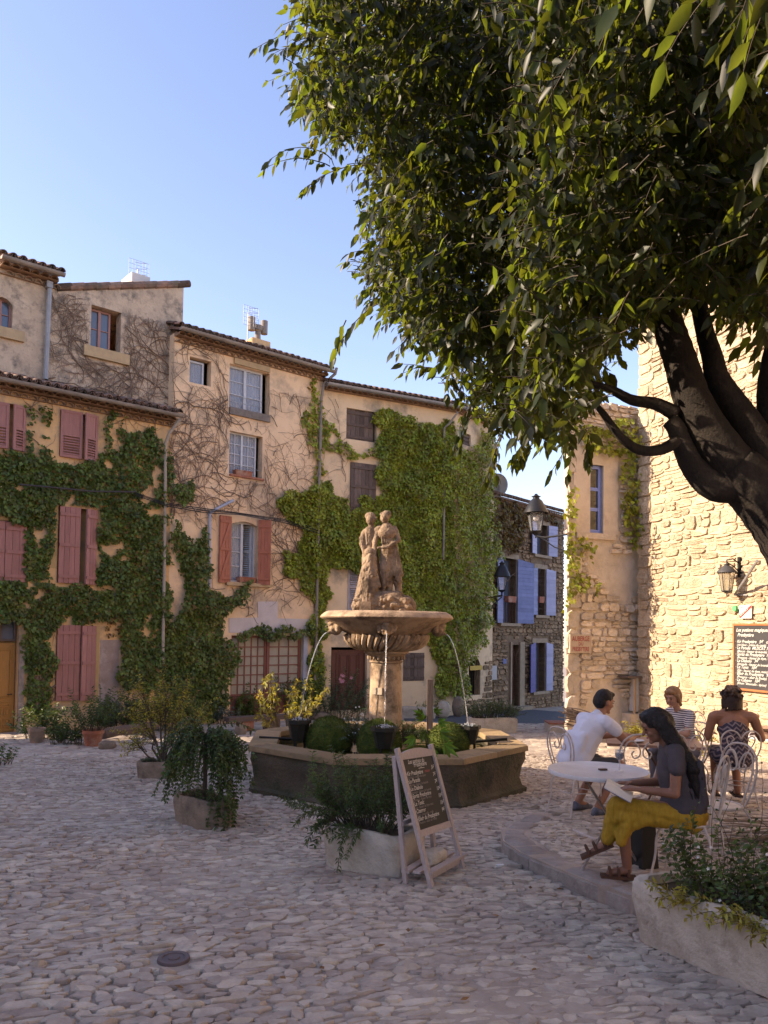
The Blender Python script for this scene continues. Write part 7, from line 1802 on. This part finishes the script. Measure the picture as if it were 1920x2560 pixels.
def features(p,A,Mx,s=1.0):
    for b in (-.031,.031):
        mb=MB(); mb.ball(Mx@A(.083,b,.012),(.010*s,.010*s,.006*s),n=8,m=5); mb.build('eye',M_eye,p)
        mb=MB(); mb.tube([Mx@A(.088,b-.016,.030),Mx@A(.092,b,.035),Mx@A(.086,b+.016,.030)],.003*s,n=4); mb.build('eyebrow',M_hdark,p)
    mb=MB(); mb.tube([Mx@A(.083,-.022,-.052),Mx@A(.094,0,-.050),Mx@A(.083,.022,-.052)],[.003*s,.0055*s,.003*s],n=6); mb.build('mouth',M_lip,p)
def person(label,x,y,rz,zoff=0.0,s=1.0):
    z=GT(x,y)+.012+zoff; e=empty('person',(x,y,z),label,'person'); M_=Matrix.Translation((x,y,z))@Matrix.Rotation(rz,4,'Z')@Matrix.Diagonal((s,s,s,1)); return e,M_
def hairstrands(base,n,L,mt,p,Mx,R,r=.010,spread=.02,sway=.03):
    mb=MB()
    for k in range(n):
        b=Vector(base(R)); l_=L*R.uniform(.75,1.1); pts=[b]
        for j in range(6): pts.append(pts[-1]+Vector((R.gauss(0,sway*.4),R.gauss(0,sway*.4),-l_/6)))
        mb.tube([Mx@q for q in pts],[r,r,r,r*.9,r*.8,r*.6,r*.3],n=5)
    return mb.build('hair_strands',mt,p,kind='stuff')
# --- woman reading in front (x forward, y left)
p,M_=person('woman with long dark hair and yellow skirt reading a book at the front table',2.10,5.47,RF,s=.97)
caps=[('e',(0,0,.53),(.15,.165,.12)),((0,0,.56),(.05,0,.80),.125,.125),('e',(.06,0,.87),(.105,.155,.13)),((.08,-.14,.955),(.08,.14,.955),.055,.055),((.09,0,.97),(.15,0,1.05),.047,.043)]
h,A1,Rm=head_caps((.185,0,1.115),(.93,.05,-.42),(0,0,1)); caps+=h
caps+=[((.02,-.09,.50),(.42,-.05,.50),.085,.058),((.42,-.05,.50),(.38,-.05,.10),.055,.036),((.38,-.05,.06),(.50,-.06,.03),.034,.026),
       ((.02,.09,.51),(.44,.02,.55),.080,.056),((.44,.02,.55),(.53,-.02,.27),.055,.036),((.53,-.02,.25),(.62,-.03,.19),.032,.024),
       ((.08,.17,.94),(.10,.215,.68),.046,.036),((.10,.215,.68),(.30,.13,.68),.036,.026),((.08,-.17,.94),(.13,-.21,.68),.046,.036),((.13,-.21,.68),(.33,-.12,.68),.036,.026)]
hand(caps,(.31,.125,.68),(.9,-.35,.05),(0,-.2,-1),curl=.35,side=1); hand(caps,(.34,-.115,.68),(.9,.3,.05),(0,.2,-1),curl=.35,side=-1)
blob('body',caps,M_skin3,p,voxel=.0075,smooth=1,Mx=M_)
features(p,A1,M_)
M_top=mat('charcoal_top',(.075,.062,.07),(.05,.042,.048),scale=4,bump=.3,bscale=12,tintamt=0)
tp_=[('e',(0,0,.55),(.165,.18,.13)),((0,0,.57),(.05,0,.80),.14,.137),('e',(.055,0,.87),(.118,.168,.138)),((.08,-.15,.955),(.08,.15,.955),.064,.064),((.08,.16,.945),(.085,.20,.85),.062,.058),((.08,-.16,.945),(.09,-.20,.85),.062,.058)]
for k in range(6): tp_.append(((-.08,-.12+.05*k,.88),(-.12,-.10+.04*k,.60),.03,.035))
blob('top',tp_,M_top,p,voxel=.012,smooth=2,Mx=M_,disp=(.012,.09))
M_skirt=mat('mustard_skirt',(.36,.22,.02),(.24,.14,.01),scale=5,bump=.4,bscale=16,tintamt=0,streak=(8,8,2))
sk=[('e',(-.01,0,.50),(.165,.185,.095)),((.02,-.10,.49),(.42,-.07,.50),.082,.060),((.02,.10,.50),(.45,.03,.545),.084,.062),((.46,.02,.54),(.52,.0,.30),.07,.055),((.40,-.06,.50),(.44,-.05,.33),.08,.07),((.38,.08,.46),(.44,.08,.30),.05,.04),((-.08,.08,.46),(-.05,.10,.42),.06,.04)]
sk+=[((.0,.12,.46),(.42,.07,.47),.05,.05),((.30,.09,.46),(.46,.05,.34),.05,.035)]
blob('skirt',sk,M_skirt,p,voxel=.011,smooth=1,Mx=M_,disp=(.018,.05))
hr=[('e',A1(-.02,0,.045),(.105,.094,.095)),('e',A1(-.05,0,-.0),(.085,.09,.10)),('e',A1(.03,0,.085),(.06,.075,.04))]
for k in range(9):
    b=-.075+.019*k; hr.append((A1(-.05,b,.03),(-.03-.02*abs(b)*8,b*1.5,.84),.045,.055)); hr.append(((-.03,b*1.5,.84),(-.09,b*1.2,.62),.05,.03))
for b in (-.08,.08): hr.append((A1(.0,b*.95,.04),A1(-.03,b*1.15,-.12),.032,.04))
blob('hair',hr,M_hdark,p,voxel=.010,smooth=1,Mx=M_,disp=(.02,.035))
hairstrands(lambda R:(-.07+R.uniform(-.03,.03),R.uniform(-.13,.13),.86),60,.30,M_hdark,p,M_,random.Random(3),r=.009)
for fx,fz,a in ((.42,.02,0),(.58,.205,-.45)):
    mb=MB(); m4=M_@Matrix.Translation((fx+.02,-.055 if fz<.1 else -.03,fz))@Matrix.Rotation(-a,4,'Y'); mb.box((0,0,-.012),(.25,.085,.022)); 
    for xx in (-.07,.0,.06): mb.tube([(xx,-.045,0),(xx,-.03,.045),(xx,.03,.045),(xx,.045,0)],.012,n=5)
    mb.xf(m4); mb.build('sandal',mat('brown_leather',(.10,.05,.03),(.06,.03,.02),tintamt=0),p)
# book
bk=empty('open_book',M_@Vector((.42,.03,.66)),'open paperback with cream pages held on the reading woman\'s knee','book'); M_page=solid('book_page',(.62,.56,.48)); m4=M_@Matrix.Translation((.45,.05,.665))@Matrix.Rotation(rad(-100),4,'Z')@Matrix.Rotation(rad(26),4,'X')
for sg_ in (-1,1):
    mb=MB(); K=6; vs=[]
    for k in range(K+1):
        a=k/K; xx=sg_*.145*a; zz=.028*math.sin(PI*min(1,a*1.1))*.8-.012*a
        for yy,dz in ((-.10,0),(.10,0),(.10,-.012),(-.10,-.012)): vs.append((xx,yy,zz+dz))
    fs=[]
    for k in range(K):
        for j in range(4): fs.append((k*4+j,k*4+(j+1)%4,(k+1)*4+(j+1)%4,(k+1)*4+j))
    fs+=[(0,1,2,3),(K*4+3,K*4+2,K*4+1,K*4)]
    mb.add(vs,fs); mb.xf(m4); mb.build('pages',M_page,bk,smooth='auto')
mb=MB(); mb.box((0,0,-.022),(.30,.205,.004)); mb.xf(m4); mb.build('cover',solid('blue_cover',(.05,.07,.16)),bk,smooth=False)
mb=MB(); c=Vector((1.92,5.40,GT(1.92,5.40)+.19)); c=PG(1622,2186,.12)+Vector((.02,.25,.17)); mb.box(c,(.14,.26,.34),rz=.3,taper=.8); mb.tube([c+Vector((-.04,0,.16)),c+Vector((0,0,.30)),c+Vector((.04,0,.16))],.009,n=5); tag(mb.build('handbag',solid('black_bag',(.012,.012,.014))),'black bag standing under the reading woman\'s chair','bag')
# --- man in white T-shirt
p,M_=person('man in a white T-shirt leaning on the middle table, back to us',1.98,8.0,rad(26))
caps=[('e',(0,0,.54),(.15,.17,.12)),((0,0,.56),(.16,0,.82),.13,.14),('e',(.20,0,.88),(.115,.17,.13)),((.24,-.16,.95),(.24,.16,.95),.06,.06),((.26,0,.97),(.33,0,1.04),.058,.054)]
h,A2,Rm=head_caps((.365,0,1.13),(.95,-.1,-.25),(0,0,1),1.03); caps+=h
for s_ in (-1,1):
    caps+=[((.02,.10*s_,.50),(.43,.15*s_,.50),.09,.062),((.43,.15*s_,.50),(.16,.15*s_,.10),.058,.038),((.16,.15*s_,.08),(.27,.16*s_,.04),.04,.03),
           ((.24,.19*s_,.93),(.46,.25*s_,.74),.055,.042),((.46,.25*s_,.74),(.68,.10*s_,.765),.04,.028)]
    hand(caps,(.69,.095*s_,.765),(.8,-.55*s_,.05),(0,0,-1),curl=.35,side=s_)
blob('body',caps,M_skin,p,voxel=.008,smooth=1,Mx=M_); features(p,A2,M_)
M_tee=mat('white_cotton',(.66,.66,.74),(.60,.60,.68),scale=3,bump=.25,bscale=9,tintamt=0)
tp_=[('e',(-.02,0,.56),(.175,.19,.15)),((0,0,.58),(.15,0,.82),.155,.160),('e',(.19,0,.88),(.13,.185,.14)),((.23,-.17,.95),(.23,.17,.95),.072,.072),((.26,0,.975),(.285,0,1.0),.072,.066)]
for s_ in (-1,1): tp_.append(((.25,.20*s_,.93),(.325,.222*s_,.865),.070,.066))
for k in range(5): tp_.append(((-.13+.01*k,-.12+.06*k,.48),(.0,-.10+.05*k,.80),.035,.05))
blob('t_shirt',tp_,M_tee,p,voxel=.012,smooth=2,Mx=M_,disp=(.014,.09))
sh_=[('e',(0,0,.50),(.17,.185,.11))]
for s_ in (-1,1): sh_.append(((.02,.10*s_,.49),(.36,.14*s_,.50),.105,.085))
blob('shorts',sh_,solid('dark_cloth',(.05,.05,.06),rough=.9),p,voxel=.014,smooth=2,Mx=M_)
hr=[('e',A2(-.015,0,.05),(.10,.088,.088)),('e',A2(-.055,0,.0),(.062,.083,.085)),('e',A2(.04,0,.09),(.05,.07,.035))]
blob('hair',hr,M_hdark,p,voxel=.009,smooth=1,Mx=M_,disp=(.012,.03))
for s_ in (-1,1):
    sh_=[((.13,.155*s_,.05),(.27,.165*s_,.035),.05,.04),((.10,.155*s_,.03),(.34,.17*s_,.02),.032,.025)]
    blob('shoe',sh_,mat('grey_shoe',(.16,.17,.21),(.07,.07,.09),scale=14,tintamt=0),p,voxel=.01,smooth=1,Mx=M_)
# --- woman in striped top
p,M_=person('blonde woman in a striped top looking down across the middle table',3.62,9.35,rad(207),zoff=.06)
caps=[('e',(0,0,.53),(.14,.16,.12)),((0,0,.56),(.07,0,.82),.12,.12),('e',(.09,0,.88),(.10,.15,.12)),((.11,-.14,.96),(.11,.14,.96),.05,.05),((.12,0,.98),(.17,0,1.06),.043,.04)]
h,A3,Rm=head_caps((.21,0,1.15),(.93,.15,-.35),(0,0,1),.98); caps+=h
for s_ in (-1,1):
    caps+=[((.02,.09*s_,.50),(.42,.10*s_,.50),.085,.058),((.42,.10*s_,.50),(.40,.10*s_,.08),.052,.034),((.40,.10*s_,.05),(.51,.11*s_,.03),.033,.025),((.11,.17*s_,.94),(.22,.21*s_,.74),.045,.036),((.22,.21*s_,.74),(.44,.08*s_,.75),.034,.025)]
    hand(caps,(.45,.075*s_,.75),(.85,-.5*s_,0),(0,0,-1),curl=.4,side=s_)
blob('body',caps,M_skin2,p,voxel=.008,smooth=1,Mx=M_); features(p,A3,M_,.98)
ms=bpy.data.materials.new('striped_jersey'); ms.use_nodes=True; t_=ms.node_tree; bb_=t_.nodes['Principled BSDF']; bb_.inputs['Roughness'].default_value=.9
tc=t_.nodes.new('ShaderNodeNewGeometry'); wv=t_.nodes.new('ShaderNodeTexWave'); wv.bands_direction='Z'; wv.inputs['Scale'].default_value=13.0; wv.inputs['Distortion'].default_value=.6; wv.inputs['Detail'].default_value=0; rp=t_.nodes.new('ShaderNodeValToRGB'); rp.color_ramp.interpolation='CONSTANT'; rp.color_ramp.elements[0].color=(.62,.56,.52,1); rp.color_ramp.elements[1].color=(.06,.05,.08,1); rp.color_ramp.elements[1].position=.55
t_.links.new(tc.outputs['Position'],wv.inputs[0]); t_.links.new(wv.outputs[0],rp.inputs[0]); t_.links.new(rp.outputs[0],bb_.inputs['Base Color'])
tp_=[('e',(-.01,0,.56),(.155,.175,.14)),((0,0,.58),(.07,0,.82),.135,.135),('e',(.085,0,.88),(.115,.165,.13)),((.105,-.15,.955),(.105,.15,.955),.062,.062)]
for s_ in (-1,1): tp_.append(((.11,.17*s_,.94),(.165,.195*s_,.83),.060,.055))
blob('striped_top',tp_,ms,p,voxel=.011,smooth=2,Mx=M_,disp=(.010,.08))
blob('trousers',[('e',(0,0,.50),(.16,.175,.11)),((.02,.09,.49),(.42,.10,.50),.10,.07),((.02,-.09,.49),(.42,-.10,.50),.10,.07),((.42,.10,.50),(.40,.10,.15),.066,.05),((.42,-.10,.50),(.40,-.10,.15),.066,.05)],solid('pale_cloth',(.20,.19,.22),rough=.9),p,voxel=.014,smooth=2,Mx=M_)
hr=[('e',A3(-.02,0,.045),(.102,.090,.088)),('e',A3(-.055,0,-.01),(.065,.086,.09)),('e',A3(.045,0,.085),(.05,.07,.032)),(A3(-.09,0,.0),A3(-.12,-.02,-.10),.035,.04),(A3(-.12,-.02,-.10),A3(-.10,-.04,-.20),.04,.02),(A3(.02,.078,.03),A3(.0,.085,-.09),.024,.018),(A3(.02,-.078,.03),A3(.0,-.085,-.09),.024,.018)]
blob('hair',hr,M_hblond,p,voxel=.009,smooth=1,Mx=M_,disp=(.012,.03))
# --- woman with bare shoulders
p,M_=person('woman with short curly dark hair and bare shoulders in a zigzag dress',4.02,8.95,rad(80),zoff=.02,s=1.02)
caps=[('e',(0,0,.53),(.15,.185,.13)),((0,0,.56),(.04,0,.82),.13,.14),('e',(.05,0,.87),(.115,.17,.13)),((.05,-.18,.955),(.05,.18,.955),.06,.06),((.06,-.1,.99),(.06,.1,.99),.045,.045),((.07,0,.99),(.10,0,1.07),.05,.046)]
h,A4,Rm=head_caps((.12,0,1.155),(.98,-.1,-.1),(0,0,1),1.0); caps+=h
for s_ in (-1,1):
    caps+=[((.02,.10*s_,.50),(.43,.11*s_,.50),.095,.065),((.43,.11*s_,.50),(.34,.12*s_,.08),.06,.04),((.34,.12*s_,.05),(.45,.12*s_,.03),.035,.026)]
caps+=[((.05,-.215,.94),(.16,-.33,.70),.058,.045),((.16,-.33,.70),(.36,-.34,.72),.042,.03),((.05,.215,.94),(.12,.26,.70),.056,.044),((.12,.26,.70),(.33,.17,.72),.042,.03)]
hand(caps,(.37,-.34,.72),(1,0,0),(0,0,-1),curl=.3,side=-1); hand(caps,(.34,.165,.72),(1,-.3,0),(0,0,-1),curl=.3,side=1)
blob('body',caps,M_skin,p,voxel=.009,smooth=1,Mx=M_); features(p,A4,M_)
mz=bpy.data.materials.new('zigzag_cloth'); mz.use_nodes=True; t_=mz.node_tree; bb_=t_.nodes['Principled BSDF']; bb_.inputs['Roughness'].default_value=.9
ge=t_.nodes.new('ShaderNodeNewGeometry'); sp=t_.nodes.new('ShaderNodeSeparateXYZ'); t_.links.new(ge.outputs['Position'],sp.inputs[0])
def mth(op,a,b=None,bv=None):
    n=t_.nodes.new('ShaderNodeMath'); n.operation=op; t_.links.new(a,n.inputs[0])
    if b is not None: t_.links.new(b,n.inputs[1])
    elif bv is not None: n.inputs[1].default_value=bv
    return n.outputs[0]
zz=mth('PINGPONG',sp.outputs[0],bv=.04); su=mth('ADD',sp.outputs[2],zz); md=mth('PINGPONG',su,bv=.026); gt=mth('GREATER_THAN',md,bv=.016)
mx=t_.nodes.new('ShaderNodeMix'); mx.data_type='RGBA'; mx.inputs[6].default_value=(.035,.028,.045,1); mx.inputs[7].default_value=(.20,.15,.15,1); t_.links.new(gt,mx.inputs[0]); t_.links.new(mx.outputs[2],bb_.inputs['Base Color'])
blob('dress',[('e',(0,0,.52),(.185,.21,.15)),((0,0,.56),(.04,0,.80),.150,.155),('e',(.045,0,.80),(.125,.18,.09)),((.02,.10,.49),(.42,.11,.50),.115,.085),((.02,-.10,.49),(.42,-.11,.50),.115,.085)],mz,p,voxel=.012,smooth=2,Mx=M_,disp=(.01,.08))
R=random.Random(6); hr=[('e',A4(-.015,0,.045),(.105,.095,.09)),('e',A4(-.05,0,-.01),(.08,.092,.09)),('e',A4(.04,0,.085),(.055,.075,.035))]
for k in range(90):
    a=R.uniform(0,2*PI); b=R.uniform(-.9,1); q=Vector((math.cos(a)*math.sqrt(1-b*b)*.112-.03,math.sin(a)*math.sqrt(1-b*b)*.105,b*.10+.03))
    if q.x>.055 and q.z<.07: continue
    if q.z<-.1: continue
    hr.append(('e',A4(q.x,q.y,q.z),(R.uniform(.016,.028),)*3))
for k in range(22): a=PI*(.25+1.5*k/21); hr.append((A4(-.03+.09*math.cos(a),.095*math.sin(a),-.03),A4(-.03+.095*math.cos(a),.10*math.sin(a),-.10-R.uniform(0,.05)),.02,.012))
blob('hair',hr,mat('brown_curls',(.045,.022,.014),(.02,.01,.008),scale=25,bump=.8,bscale=80,tintamt=0,rough=.5),p,voxel=.008,smooth=1,Mx=M_)
for s_ in (-1,1):
    mb=MB(); mb.box((.40,.12*s_,.012),(.26,.09,.02)); mb.tube([(.42,.12*s_-.045,.02),(.42,.12*s_,.075),(.42,.12*s_+.045,.02)],.010,n=5); mb.xf(M_); mb.build('sandal',mat('dark_leather',(.05,.035,.03),tintamt=0),p)
